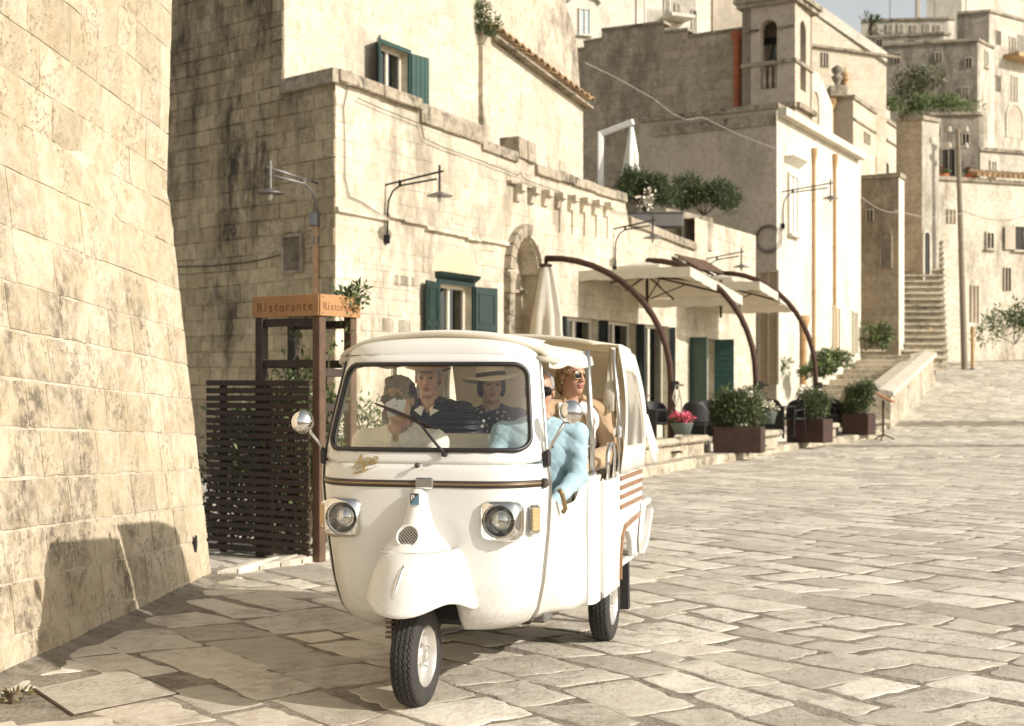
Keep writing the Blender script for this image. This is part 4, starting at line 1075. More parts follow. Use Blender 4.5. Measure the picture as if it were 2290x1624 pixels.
canopy(tip3, 1.5, tip3.z-0.55, 'open cream parasol nearer the tall white house')
# tables and chairs
M_wicker = plain('black_wicker', (0.016, 0.015, 0.016), 0.55, 0, 0.3, 30, 0.6, 180)
def table_t(loc, rz, label):
    root = empty('table', loc, rz, label=label, cat='table', group='dark terrace tables')
    m_ = MB(); m_.cbox((0, 0, 0.73), (0.95, 0.85, 0.035), 0.008); m_.build('table_top', M_black, root)
    m_ = MB(); m_.cbox((0, -0.41, 0.42), (0.9, 0.02, 0.6), 0.004); m_.build('cloth_front', M_black, root)
    for sx in (-1, 1):
        for sy in (-1, 1):
            m_ = MB(); m_.cbox((sx*.42, sy*.37, 0.355), (0.05, 0.05, 0.71), 0.006); m_.build('leg', M_black, root)
    return root
def chair_proto():
    root = empty('chair', (0, 0, 0))
    m_ = MB(); m_.cbox((0, 0, 0.44), (0.48, 0.46, 0.06), 0.02); m_.build('seat', M_wicker, root)
    m_ = MB()
    def bk(i, j):
        a = (i-.5)*2; w = 0.27*(1-0.25*max(0, j-.6)**1.5*4*abs(a)**2); z = 0.46+0.44*j-(0.10*abs(a)**3 if j > .5 else 0)*(j-.5)*2
        return (a*w, 0.21-0.13*a*a+0.06*j, z)
    m_.grid(bk, 12, 8); o = m_.build('backrest', M_wicker, root, smooth=True); s_ = o.modifiers.new('thick', 'SOLIDIFY'); s_.thickness = 0.025
    for sx in (-1, 1):
        m_ = MB(); m_.tube([(sx*.25, -.2, .42), (sx*.26, -.2, .64), (sx*.27, .1, .66)], 0.02, 6); m_.build('armrest', M_wicker, root, smooth=True)
        for sy in (-1, 1):
            m_ = MB(); m_.tube([(sx*.2, sy*.19, .43), (sx*.23, sy*.22, 0)], 0.018, 6); m_.build('leg', M_black, root)
    return root
def copy_tree(o, parent=None):
    c = o.copy(); COL.objects.link(c); c.parent = parent
    for ch in o.children: copy_tree(ch, c)
    return c
tl = [('dark terrace table by the pink flower pot mast', at(1440, 985, 28.6)), ('dark terrace table behind the first rusty planter', at(1600, 985, 31.5)), ('dark terrace table behind the second rusty planter', at(1725, 985, 33.5)), ('dark terrace table at the terrace end near the white steps', at(1890, 985, 38.5))]
ch0 = chair_proto(); used = False
chairs = [(1468, 29.6, 20, 'dark chair on the building side of the table by the pink flowers'), (1420, 29.4, -10, 'dark chair close to the vehicle hood at the table by the pink flowers'), (1556, 28.9, 175, 'dark high-backed chair beside the arched mast with the rope'), (1585, 32.4, 0, 'dark chair facing the street behind the first planter'), (1625, 30.6, 160, 'dark chair tucked behind the bushy first planter'), (1690, 34.0, 20, 'dark chair left of the slim table behind the cream flowers'), (1722, 34.6, -5, 'dark chair backed to the building behind the cream flowers'), (1772, 34.0, -40, 'dark round-backed chair beside the second planter shrub'), (1872, 38.0, 40, 'dark chair at the end table beside the white steps'), (1820, 37.2, -20, 'dark chair under the slim arched mast')]
for lb, p in tl:
    p.z = 0.30; table_t(p, R(-30), lb)
for (u, Y, rz, lb) in chairs:
    c = ch0 if not used else copy_tree(ch0); used = True
    c.location = ((u-U0)/FP*Y, Y, 0.30); c.rotation_euler = (0, 0, R(rz)-R(10)); tag(c, lb, 'chair', 'dark terrace chairs')
# menu stand
b = gnd(1975, 985); root = empty('menu_stand', b, R(-25), label='rusty wooden menu lectern standing at the corner of the terrace', cat='menu stand')
m_ = MB(); m_.tube([(0, 0, 0.1), (0, 0, 1.05)], 0.03, 8); m_.build('post', M_rust, root)
for k in range(3):
    w = 2*math.pi*k/3+.5; m_ = MB(); m_.tube([(0, 0, 0.16), (0.18*math.cos(w), 0.18*math.sin(w), 0.09), (0.32*math.cos(w), 0.32*math.sin(w), 0.0)], 0.018, 6); m_.build('foot', M_rust, root)
m_ = MB(); m_.cbox((0.05, 0, 1.13), (0.52, 0.42, 0.04), 0.006, Matrix.Rotation(R(28), 3, 'Y')); m_.build('desk', plain('lectern_wood', (0.30, 0.14, 0.06), 0.6, 0, 0.2), root)

# ------------------------------------------------------------------ tall white house with bell tower, and the hill town behind
dS2 = Vector((-0.86, 0.51, 0)).normalized(); nS2 = Vector((-dS2.y, dS2.x, 0))
if nS2.y > 0: nS2 = -nS2
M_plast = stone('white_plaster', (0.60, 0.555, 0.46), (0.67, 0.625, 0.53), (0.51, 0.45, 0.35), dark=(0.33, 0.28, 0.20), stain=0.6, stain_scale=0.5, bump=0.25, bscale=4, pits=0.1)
M_shwall = stone('grey_shaded_tufa', (0.40, 0.325, 0.235), (0.48, 0.40, 0.30), (0.31, 0.245, 0.165), dark=(0.13, 0.105, 0.075), stain=0.6, stain_scale=0.3, bump=0.6, bscale=5, brick=(dS2, 0.62, 0.30, 1.0), pits=0.2)  # shade of sunless faces put into this darker stone colour
M_shplast = stone('shaded_render', (0.47, 0.40, 0.31), (0.54, 0.47, 0.37), (0.40, 0.33, 0.24), dark=(0.24, 0.20, 0.15), stain=0.45, stain_scale=0.3, bump=0.3, bscale=4, pits=0.1)  # darker copy of the plaster, shade put into its colour
M_brickl = stone('sunlit_ashlar', (0.56, 0.49, 0.37), (0.63, 0.56, 0.44), (0.49, 0.41, 0.29), dark=(0.32, 0.26, 0.18), stain=0.4, stain_scale=0.35, bump=0.4, bscale=5, brick=(dF, 0.6, 0.3, 0.8), pits=0.1)
M_mott = stone('mottled_plaster', (0.58, 0.52, 0.41), (0.67, 0.61, 0.50), (0.44, 0.37, 0.27), dark=(0.22, 0.18, 0.13), stain=0.85, stain_scale=0.3, bump=0.5, bscale=4)
M_greyw = stone('grey_shaded_wall', (0.30, 0.26, 0.20), (0.38, 0.335, 0.27), (0.22, 0.185, 0.14), dark=(0.09, 0.08, 0.06), stain=0.8, stain_scale=0.25, bump=0.6, bscale=4, brick=(Vector((1, 0, 0)), 0.7, 0.35, 0.7))  # grey tone with the shade of hillside walls put in
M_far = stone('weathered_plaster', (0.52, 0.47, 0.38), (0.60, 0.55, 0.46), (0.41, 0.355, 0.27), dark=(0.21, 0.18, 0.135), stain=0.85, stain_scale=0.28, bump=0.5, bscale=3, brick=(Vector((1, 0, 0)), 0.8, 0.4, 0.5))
def P2(u, Y): return Vector(((u-U0)/FP*Y, Y, 0))
def reach(u, base, d):
    k = (u-U0)/FP; return (k*base.y-base.x)/(d.x-k*d.y)
def zat(v, Y): return ZC+(V0-v)/FP*Y
def house(name, label, uc, Yc, ul, ur, vtop, z0, mL, mR, dl=None, dr=None, roof=True, capm=None, cat='house'):
    dl = dl or dS2; dr = dr or dF
    C = P2(uc, Yc); a = reach(ul, C, dl); b = reach(ur, C, dr); zt = zat(vtop, Yc)
    root = empty(name, C, label=label, cat=cat)
    L, Rr = C+dl*a, C+dr*b; B = L+dr*b
    m_ = MB(); 
    q = lambda p, z: (p.x, p.y, z)
    m_.add([q(L, z0), q(C, z0), q(C, zt), q(L, zt)], [(0, 1, 2, 3)], 0)
    m_.add([q(C, z0), q(Rr, z0), q(Rr, zt), q(C, zt)], [(0, 1, 2, 3)], 1)
    m_.add([q(Rr, z0), q(B, z0), q(B, zt), q(Rr, zt)], [(0, 1, 2, 3)], 1)
    m_.add([q(B, z0), q(L, z0), q(L, zt), q(B, zt)], [(0, 1, 2, 3)], 0)
    m_.build('wall', [mL, mR], root, world=True)
    if roof:
        m_ = MB(); nl = Vector((-dl.y, dl.x, 0)); nl = -nl if nl.y > 0 else nl; nr = Vector((dr.y, -dr.x, 0))
        e = 0.08; c0 = C+nl*e+nr*e*.5; m_.prism([(p.x, p.y) for p in (L+nl*e, C+nl*e+nr*e, Rr+nr*e, B)], zt+0.003, zt+0.16); m_.build('roof', capm or M_cap, root, world=True)
    nl = Vector((-dl.y, dl.x, 0)); nl = -nl if nl.y > 0 else nl
    nr = Vector((dr.y, -dr.x, 0))
    return root, (C, dl, nl), (C, dr, nr)
def opening(root, F, t, z, w, h, frame=M_cream, pane=M_dark, name='window', sill=True, arch=False, fw=0.07, shut=None):
    C, d, n = F; p = lambda a, zz, o=0: C+d*a+n*o+UZ*zz
    m_ = MB()
    if arch:
        pts = [p(t-w/2, z, .012), p(t+w/2, z, .012)]+[p(t+w/2*math.cos(math.pi*k/10), z+h-w/2+w/2*math.sin(math.pi*k/10), .012) for k in range(11)]
        m_.extr(pts, n*0.02); po = m_.build(name, pane, root, world=True)
        m_ = MB()
        for k in range(10):
            P = [(t+r_*math.cos(math.pi*x/10), z+h-w/2+r_*math.sin(math.pi*x/10)) for r_, x in ((w/2, k), (w/2+fw, k), (w/2+fw, k+.95), (w/2, k+.95))]
            m_.extr([p(a, zz, .005) for a, zz in P], n*0.08)
        for sg in (-1, 1): m_.slab(p(t+sg*w/2-(fw if sg < 0 else 0), z, .005), d*fw, UZ*(h-w/2), n*0.08)
        m_.build('frame', frame, po, world=True); return po
    for (a, b, c, e) in ((-w/2-fw, -w/2, 0, h+fw), (w/2, w/2+fw, 0, h+fw), (-w/2, w/2, h, h+fw), (-.02, .02, 0, h)):
        m_.slab(p(t+a, z+c, .004), d*(b-a), UZ*(e-c), n*0.07)
    wo = m_.build(name, frame, root, world=True)
    m_ = MB(); m_.slab(p(t-w/2, z, .003), d*w, UZ*h, n*0.02); m_.build('pane', pane, wo, world=True)
    if sill: m_ = MB(); m_.slab(p(t-w/2-fw-.05, z-.08, .004), d*(w+2*fw+.1), UZ*.075, n*0.16); m_.build('sill', frame, wo, world=True)
    if shut:
        for sg in (-1, 1): m_ = MB(); m_.slab(p(t+sg*(w/2+fw)-(w/2 if sg < 0 else 0), z, .08), d*(w/2), UZ*h, n*0.03); m_.build('shutter', shut, wo, world=True)
    return wo
def ft(F, u): return reach(u, F[0], F[1])
def fz(F, u, v): return zat(v, (F[0]+F[1]*ft(F, u)).y)
def place(root, F, u0, u1, v0, v1, **kw):
    um = (u0+u1)/2; w = abs(ft(F, u1)-ft(F, u0)); z0 = fz(F, um, v1); h = fz(F, um, v0)-z0
    return opening(root, F, ft(F, um), z0, w, h, **kw)
M_pane_sky = plain('pale_pane', (0.42, 0.50, 0.52), 0.2)
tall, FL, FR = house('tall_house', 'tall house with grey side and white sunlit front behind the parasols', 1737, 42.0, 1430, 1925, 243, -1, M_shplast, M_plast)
m_ = MB(); m_.slab(FL[0]+FL[2]*0.003+UZ*9.25, FL[1]*4.0, UZ*0.32, FL[2]*0.06); m_.build('parapet_band', M_cap, tall, world=True)
zt = zat(243, 42.0)
m_ = MB(); m_.slab(FR[0]+FR[2]*0.003+UZ*(zt-0.2)+FR[1]*0.05, FR[1]*9.4, UZ*0.24, FR[2]*0.28); m_.build('cornice', M_plast, tall, world=True)
place(tall, FR, 1762, 1780, 395, 525, frame=M_plast, pane=M_curt)
C, d, n = FR; t = ft(FR, 1770); z = fz(FR, 1770, 372)
m_ = MB(); m_.extr([C+d*(t-.75)+UZ*z+n*.004, C+d*(t-.75)+UZ*(z+.22)+n*.004, C+d*(t-.75)+UZ*(z+.22)+n*.3], d*1.5); m_.build('window_hood', M_plast, tall, world=True)
place(tall, FR, 1862, 1874, 690, 820, frame=M_cream, pane=M_shplast, name='door', sill=False)
place(tall, FR, 1906, 1914, 700, 790, frame=M_cream, pane=M_shplast, name='door', sill=False)
place(tall, FL, 1700, 1738, 610, 860, frame=M_shplast, pane=plain('tan_board', (0.42, 0.32, 0.20), 0.8), name='door', sill=False)
def drain(u, v0, v1, F, label, mat=M_ochre, r=0.05):
    C, d, n = F; t = ft(F, u); za, zb = fz(F, u, v0), fz(F, u, v1); b = C+d*t+n*(r+.02)
    root = empty('drainpipe', b+UZ*zb, label=label, cat='drainpipe')
    m_ = MB(); m_.tube([UZ*0, UZ*(za-zb)], r, 10); m_.build('pipe', mat, root, smooth=False)
    m_ = MB(); m_.lathe([(r, 0), (r*2.1, .35), (r*2.1, .5), (r*1.6, .5)], UZ*(za-zb-.1), 10); m_.build('hopper', mat, root)
    for k in range(4): m_ = MB(); m_.lathe([(r*1.25, 0), (r*1.25, .06)], UZ*(za-zb)*(.15+.22*k), 10); m_.build('clip', mat, root)
drain(1816, 360, 830, FR, 'ochre drainpipe on the white house nearer the bell tower side')
drain(1863, 372, 815, FR, 'ochre drainpipe on the white house farther from the bell tower')
drain(1790, 735, 860, FR, 'short ochre pipe low on the white house corner', r=0.09)
t = ft(FR, 1748); bracket_lamp(FR[0]+FR[1]*t+UZ*fz(FR, 1748, 470), FR[2], 'dark bracket lantern on the white house front by the drainpipe', M_black, 1.3, 1.15)
m_ = MB()
for k in range(3):
    C, d, n = FL; c = C+d*ft(FL, 1720)+UZ*fz(FL, 1720, 535)+n*(.05+.02*k)
    m_.tube([c+(d*math.cos(w)+UZ*math.sin(w))*(.42-.04*k) for w in [2*math.pi*i/24 for i in range(25)]], .012, 5)
o = m_.build('cable_coil', M_cable); tag(o, 'coil of dark cable hanging on the grey side of the white house', 'cable')
# bell tower
T = P2(1778, 45.0); tower_b = empty('bell_tower', T, label='square stone bell tower with arched opening and bronze bell', cat='tower')
Tp = lambda s, z, o=0.0: T+dS2*s+nS2*o+UZ*z
Tq = lambda t, z, o=0.0: T+dF*t+nF*o+UZ*z
zb, ztp = 9.0, zat(4, 45.0)
def arch_hole_face(pt, w, name, a, b, z0, zs, d, n, thick=0.35):
    m_ = MB(); zt_ = zs+(b-a)/2+0.02
    holed(m_, pt, 0, w, zb, [(0, ztp), (w, ztp)], [(a, b, z0, zt_)], thick)
    c = (a+b)/2; r = (b-a)/2
    for sg in (-1, 1):
        arcp = [pt(c+sg*r*math.cos(math.pi/2*k/8), zs+r*math.sin(math.pi/2*k/8), -.004) for k in range(9)]
        m_.extr(arcp+[pt(c, zt_, -.004), pt(c+sg*r, zt_, -.004)], n*-(thick-.01))
    return m_.build(name, M_shplast, tower_b, world=True)
arch_hole_face(Tp, 1.78, 'front_wall', 0.60, 1.18, 11.02, 12.95, dS2, nS2)
arch_hole_face(Tq, 1.9, 'side_wall', 0.55, 1.2, 11.02, 12.95, dF, nF)
m_ = MB(); m_.slab(Tp(1.78, zb, 0), dF*1.9, UZ*(ztp-zb), dS2*-0.3); m_.slab(Tq(1.9, zb, 0), dS2*1.78, UZ*(ztp-zb), dF*-0.25); m_.build('back_wall', M_shplast, tower_b, world=True)
m_ = MB(); m_.slab(Tp(-.12, ztp, .14), dS2*2.05, UZ*.14, -nS2*2.2); m_.slab(Tp(-.2, ztp+.14, .22), dS2*2.2, UZ*.14, -nS2*2.4); m_.build('cornice', M_cap, tower_b, world=True)
for zz, hh in ((11.78, .12), (10.35, .16), (12.9, .07)):
    m_ = MB()
    if zz == 12.9:
        m_.slab(Tp(0.02, zz, .003), dS2*.56, UZ*hh, nS2*.06); m_.slab(Tp(1.2, zz, .003), dS2*.56, UZ*hh, nS2*.06)
    else: m_.slab(Tp(-.05, zz, .003), dS2*1.86, UZ*hh, nS2*(.16 if zz < 11 else .06)); m_.slab(Tq(0, zz, .003), dF*1.9, UZ*hh, nF*(.16 if zz < 11 else .06))
    m_.build('string_band', M_cap, tower_b, world=True)
for k in range(3):
    m_ = MB(); m_.lathe([(.045, 0), (.03, .08), (.065, .25), (.03, .5), (.045, .74)], Tp(.68+.2*k, 11.03, -.15), 10); m_.build('baluster', M_shplast, tower_b, world=True, smooth=True)
bell = empty('bell', Tp(.9, 12.05, -.75), label='dark bronze bell hanging inside the arched tower opening', cat='bell')
m_ = MB(); m_.lathe([(.02, .55), (.12, .52), (.17, .40), (.20, .2), (.27, .05), (.31, 0), (.28, 0.0), (.16, .3), (.02, .45)], (0, 0, 0), 20); m_.build('bell_body', plain('bronze', (0.10, 0.10, 0.085), 0.45, 0.6), bell, smooth=True)
m_ = MB(); m_.cbox((0, 0, .68), (.9, .16, .22), .03, Matrix((dS2, nS2, UZ)).transposed()); m_.build('yoke', M_black, bell)
m_ = MB(); m_.tube([(0, 0, .4), (0, 0, -.05)], [.015, .04], 8); m_.build('clapper', M_black, bell)
# grey stepped wall behind
G0 = P2(1668, 46.6); stp = [(1668, 66), (1540, 84), (1539, 68), (1487, 75), (1486, 52), (1346, 70), (1345, 90), (1306, 97), (1305, 112), (1288, 114)]
gw = empty('grey_house', G0, label='long grey shaded stone house with stepped parapet beneath cream buildings', cat='house')
m_ = MB(); tops = [(reach(u, G0, dS2), zat(v, (G0+dS2*reach(u, G0, dS2)).y)) for u, v in stp]
holed(m_, lambda s, z, o=0: G0+dS2*s+nS2*o+UZ*z, 0, tops[-1][0]+2, 2.0, tops+[(tops[-1][0]+2, tops[-1][1])], [], .3)
m_.add([G0+UZ*2, G0+dF*8+UZ*2, G0+dF*8+UZ*tops[0][1], G0+UZ*tops[0][1]], [(0, 1, 2, 3)])
m_.build('wall', M_shwall, gw, world=True)
m_ = MB()
for (a, za), (b_, zb_) in zip(tops[:-1], tops[1:]):
    if abs(b_-a) > .2: m_.slab(G0+dS2*a+UZ*za+nS2*.05, dS2*(b_-a)+UZ*(zb_-za), UZ*.09, -nS2*.6)
m_.build('coping', M_cap, gw, world=True)
G1 = G0+dS2*reach(1652, G0, dS2)
root = empty('clay_pipe', G1+nS2*.15+UZ*zat(238, 46.6), label='terracotta drainpipe beside the bell tower', cat='drainpipe')
m_ = MB(); hh = zat(95, 46.6)-zat(238, 46.6); m_.tube([UZ*0, UZ*hh], .11, 10); m_.build('pipe', M_terra, root)
m_ = MB(); m_.lathe([(.11, 0), (.2, .3), (.2, .45)], UZ*(hh-.1), 10); m_.build('hopper', M_terra, root)
for k in range(5): m_ = MB(); m_.lathe([(.13, 0), (.13, .07)], UZ*hh*(.1+.18*k), 10); m_.build('collar', M_terra, root)
# cream houses above
DX = Vector((0.93, 0.37, 0)).normalized(); DXn = Vector((0.906, 0.423, 0))
h1, A1, B1 = house('cream_house', 'cream sunlit house with white-framed window above the grey stepped wall', 1262, 62.0, 1200, 1420, -40, 4, M_plast, M_plast, dS2, DX)
place(h1, B1, 1297, 1317, 22, 78, frame=M_plast, pane=M_pane_sky); C, d, n = B1
t = ft(B1, 1307); z = fz(B1, 1307, 6); m_ = MB(); m_.tube([C+d*(t+.75*math.cos(w))+UZ*(z+.3*math.sin(w))+n*.1 for w in [math.pi*i/8 for i in range(9)]], .07, 6); m_.build('window_hood', M_plast, h1, world=True)
m_ = MB(); m_.tube([C+d*ft(B1, 1440)+n*.1+UZ*z_ for z_ in (4, 24)], .05, 6); m_.build('drainpipe', M_cream, h1, world=True)
h2, A2, B2 = house('balcony_house', 'white house with green shuttered balcony doors behind the stepped wall', 1424, 66.0, 1415, 1600, -40, 4, M_plast, M_plast, dS2, DXn)
place(h2, B2, 1487, 1495, -10, 40, frame=M_plast, pane=M_dgreen, name='door', sill=False); place(h2, B2, 1512, 1518, 10, 52, frame=M_plast, pane=M_dgreen, name='door', sill=False); place(h2, B2, 1549, 1556, 25, 78, frame=M_plast, pane=M_dgreen, name='door', sill=False)
C, d, n = B2; t0, t1 = ft(B2, 1478), ft(B2, 1530); m_ = MB(); m_.slab(C+d*t0+UZ*fz(B2, 1500, 48)+n*.004, d*(t1-t0), UZ*.15, n*1.0); m_.build('balcony', M_plast, h2, world=True)
m_ = MB()
for k in range(14): m_.tube([C+d*lerp(t0, t1, k/13)+n*.95+UZ*(fz(B2, 1500, 48)+.15), C+d*lerp(t0, t1, k/13)+n*.95+UZ*(fz(B2, 1500, 48)+1.1)], .02, 4)
m_.build('railing', M_black, h2, world=True)
h3, A3, B3 = house('tan_house', 'tan house front in half shade beside the bell tower top', 1594, 58.0, 1590, 1700, -30, 6, M_ochre, M_shplast, dS2, DX)
# chapel wall beside the tower with arched window, and its long sloping white parapet
cw = empty('chapel', P2(1795, 46.9), label='white chapel wall with tall arched window beside the bell tower', cat='chapel')
Cc = P2(1795, 46.9); Cp = lambda t, z, o=0: Cc+dF*t+nF*o+UZ*z; FC = (Cc, dF, nF)
t1 = reach(1862, Cc, dF); m_ = MB()
holed(m_, Cp, -1.0, t1, 8, [(-1.0, zat(120, 46)), (t1*.55, zat(165, 48.5)), (t1, zat(235, 50))], [], .3); m_.build('wall', M_plast, cw, world=True)
place(cw, FC, 1812, 1827, 205, 292, frame=M_plast, pane=M_shwall, arch=True)
# ashlar house behind with long white sloping stair parapet
h4 = empty('ashlar_house', P2(1795, 56), label='sunlit ashlar house behind the chapel under a long white sloping parapet', cat='house')
m_ = MB(); base = P2(1780, 56); Dn = Vector((0.96, 0.28, 0)).normalized()
Hp = lambda t, z, o=0: base+Dn*t+UZ*z+Vector((Dn.y, -Dn.x, 0))*o; FH = (base, Dn, Vector((Dn.y, -Dn.x, 0)))
ta = lambda u: reach(u, base, Dn); zv = lambda u, v: zat(v, (base+Dn*ta(u)).y)
holed(m_, Hp, 0, ta(1982), 6, [(0, zv(1780, 5)), (ta(1982), zv(1982, 150))], [], .3); m_.build('wall', M_brickl, h4, world=True)
m_ = MB(); m_.extr([Hp(0, zv(1780, 2), .05), Hp(ta(1982), zv(1982, 140), .05), Hp(ta(1982), zv(1982, 118), .05), Hp(0, zv(1780, -25), .05)], -FH[2]*1.2); m_.build('sloping_parapet', M_plast, h4, world=True)
m_ = MB(); m_.slab(Hp(0.3, zv(1800, 103), .01), Dn*4.3-UZ*.25, UZ*.1, FH[2]*.12); m_.build('string_band', M_cap, h4, world=True)
h5, A5, B5 = house('pale_house', 'pale ashlar house with small dark window and carved urn on its corner', 1908, 54.0, 1853, 2012, 222, 1, M_shplast, M_brickl)
place(h5, B5, 1958, 1984, 362, 395, frame=M_brickl, pane=M_dark, sill=False)
C, d, n = B5; m_ = MB(); m_.slab(C+UZ*fz(B5, 1908, 268)+n*.003, d*ft(B5, 2010), UZ*.08, n*.06); m_.build('string_band', M_cap, h5, world=True)
h6, A6, B6 = house('terrace_house', 'upper pale storey with flat terrace behind the carved urn', 1870, 58.5, 1835, 1990, 150, 8, M_shwall, M_brickl)
C, d, n = A5; b = C+d*ft(A5, 1872)+UZ*zat(222, 54.5)
urn = empty('stone_urn', b, label='carved grey stone urn on its pedestal at the roof corner', cat='urn')
m_ = MB(); m_.cbox((0, 0, .22), (.7, .6, .44), .04); m_.build('pedestal', M_cap, urn)
m_ = MB(); m_.lathe([(.14, .44), (.07, .52), (.18, .7), (.22, .82), (.11, .9), (.2, 1.0), (.22, 1.12), (.1, 1.22), (.02, 1.27)], (0, 0, 0), 14); m_.build('vase', M_greyw, urn, smooth=True)
b = C+d*ft(A5, 1860)+n*.1; root = empty('drainpipe', b+UZ*zat(372, 54), label='orange drainpipe on the shaded side of the urn house', cat='drainpipe')
m_ = MB(); m_.tube([UZ*0, UZ*(zat(238, 54)-zat(372, 54))], .1, 8); m_.build('pipe', M_ochre, root); m_ = MB(); m_.lathe([(.1, 0), (.25, .4), (.25, .55)], UZ*(zat(246, 54)-zat(372, 54)), 10); m_.build('hopper', M_ochre, root)
b = P2(1890, 56.5)+UZ*zat(195, 56.5); root = empty('chimney_pot', b, label='rusty chimney pot on the ashlar house terrace', cat='chimney')
m_ = MB(); m_.lathe([(.10, -.6), (.09, .2), (.15, .3), (.15, .5), (.05, .62), (.02, .8)], (0, 0, 0), 10); m_.build('pot', M_ochre, root)
h7, A7, B7 = house('alley_house', 'grey shaded stone house beside the alley steps', 2010, 52.5, 1912, 2022, 396, 0, M_shwall, M_plast)
m_ = MB(); C, d, n = A7; place(h7, A7, 1972, 1992, 520, 600, frame=M_shwall, pane=M_greyw, arch=True, name='door')
h8, A8, B8 = house('narrow_house', 'narrow white house with tall dark arched doorway above the alley steps', 2062, 57.0, 2004, 2100, 268, 0, M_shwall, M_far, dS2, Vector((.8, .6, 0)))
place(h8, B8, 2046+18, 2076, 520, 632, frame=M_plast, pane=M_dark, arch=True, name='door')
h9, A9, B9 = house('mottled_house', 'mottled plaster house with small window and utility pole before it', 2094, 61.0, 2085, 2420, 402, 0, M_shplast, M_mott, dS2, DX)
place(h9, B9, 2206, 2220, 522, 556, frame=M_mott, pane=M_dark); place(h9, B9, 2268, 2310, 508, 560, frame=M_mott, pane=M_dark, shut=M_shplast)
m_ = MB(); C, d, n = B9
for k in range(26): m_.tube([C+d*(ft(B9, 2180)+k*.28)+UZ*(zat(400, 62.5)+.28)-n*.3, C+d*(ft(B9, 2180)+k*.28)+UZ*(zat(400, 62.5)+.05)+n*.3], .11, 6)
o = m_.build('tile_edge', M_tile, h9, world=True); tag(o, kind='stuff')
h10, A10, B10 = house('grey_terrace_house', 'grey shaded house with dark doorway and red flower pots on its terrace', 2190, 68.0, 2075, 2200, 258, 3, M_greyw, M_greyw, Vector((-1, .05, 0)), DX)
place(h10, A10, 2106, 2134, 335, 392, frame=M_greyw, pane=M_dark, name='door', sill=False)
for k, (u, lb) in enumerate(((2108, 'red geranium pot to one side of the grey house doorway'), (2172, 'orange flower pot at the end of the grey house terrace'))):
    b = P2(u, 66.5)+UZ*zat(392, 66.5); root = empty('flower_pot', b, label=lb, cat='flower pot')
    m_ = MB(); m_.lathe([(.22, -.3), (.32, .05), (.28, .05)], (0, 0, 0), 12); m_.build('pot', M_terra, root); leaves('foliage', [((0, 0, .2), (.28, .2, .15))], 90, .11, [L_mid], root, 3+k, .6, world=False); leaves('blossom', [((0, 0, .25), (.26, .2, .1))], 40, .10, [plain('red_petal', (0.30, 0.07, 0.04), .6)], root, 5+k, .9, world=False)
m_ = MB(); m_.slab(P2(2085, 65)+UZ*zat(420, 65), P2(2200, 65)-P2(2085, 65), UZ*.45, (0, 1, 0)); o = m_.build('terrace_wall', M_mott); tag(o, 'low pale terrace wall below the grey house doorway', 'wall')
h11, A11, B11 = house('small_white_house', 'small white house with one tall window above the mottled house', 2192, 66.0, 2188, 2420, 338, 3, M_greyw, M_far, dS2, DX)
place(h11, B11, 2216, 2226, 362, 392, frame=M_plast, pane=M_greyw)
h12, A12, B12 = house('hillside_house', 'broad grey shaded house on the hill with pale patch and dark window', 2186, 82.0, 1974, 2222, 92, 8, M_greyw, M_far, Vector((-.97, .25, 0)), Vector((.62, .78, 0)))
place(h12, A12, 2056, 2074, 150, 172, frame=M_greyw, pane=M_pane_sky, sill=False); place(h12, A12, 2122, 2142, 212, 236, frame=M_greyw, pane=plain('dark_teal', (0.02, 0.05, 0.045), .4), sill=False)
place(h12, B12, 2202, 2208, 115, 150, frame=M_plast, pane=M_greyw)
h13, A13, B13 = house('balcony_mansion', 'tall white mansion with balconies and an arch on the hill edge', 2212, 88.0, 2140, 2420, 28, 8, M_greyw, M_far, Vector((-.97, .25, 0)), Vector((.8, .6, 0)))
place(h13, B13, 2258, 2270, 85, 128, frame=M_plast, pane=M_greyw, name='door', sill=False); place(h13, B13, 2262, 2274, 172, 228, frame=M_plast, pane=M_greyw, name='door', sill=False); place(h13, B13, 2250, 2285, 235, 310, frame=M_plast, pane=M_shplast, arch=True, name='arch')
C, d, n = B13; t0, t1 = ft(B13, 2244), ft(B13, 2300); m_ = MB(); m_.slab(C+d*t0+UZ*fz(B13, 2265, 136)+n*.004, d*(t1-t0), UZ*.25, n*1.1); m_.build('balcony', M_ochre, h13, world=True)
m_ = MB()
for k in range(18): m_.tube([C+d*lerp(t0, t1, k/17)+n*1.0+UZ*(fz(B13, 2265, 136)+.25), C+d*lerp(t0, t1, k/17)+n*1.0+UZ*(fz(B13, 2265, 136)+1.3)], .025, 4)
m_.build('railing', M_black, h13, world=True)
h14, A14, B14 = house('white_hilltop_house', 'white house at the top of the hill against the sky', 2150, 104.0, 2072, 2460, -20, 16, M_plast, M_plast, Vector((-.97, .25, 0)), DX)
h15, A15, B15 = house('roof_terrace_house', 'low white roof-terrace house with palm tuft on the hilltop', 2120, 98.0, 1925, 2135, 44, 10, M_far, M_far, Vector((-.99, .1, 0)), DX)
for k, u in enumerate((1952, 1985, 2010, 2040, 2068, 2092)): place(h15, A15, u, u+9, 55+2*(k % 2), 74, frame=M_plast, pane=M_shplast, sill=False)
h16, A16, B16 = house('lower_hill_house', 'weathered low stone house below the hilltop roof terrace', 2110, 92.0, 1905, 2125, 78, 6, M_mott, M_plast, Vector((-.98, .2, 0)), DX)
b = P2(1948, 97)+UZ*zat(60, 97); root = empty('palm_plant', b, label='small dark palm on the hilltop roof terrace', cat='palm')
leaves('crown', [((0, 0, .5), (.55, .4, .35)), ((.3, 0, -.3), (.35, .3, .3))], 160, .45, [L_dark, L_mid], root, 4, .16, world=False); m_ = MB(); m_.tube([(0, 0, -1.2), (0, 0, .8)], .12, 6); m_.build('trunk', M_bark, root)
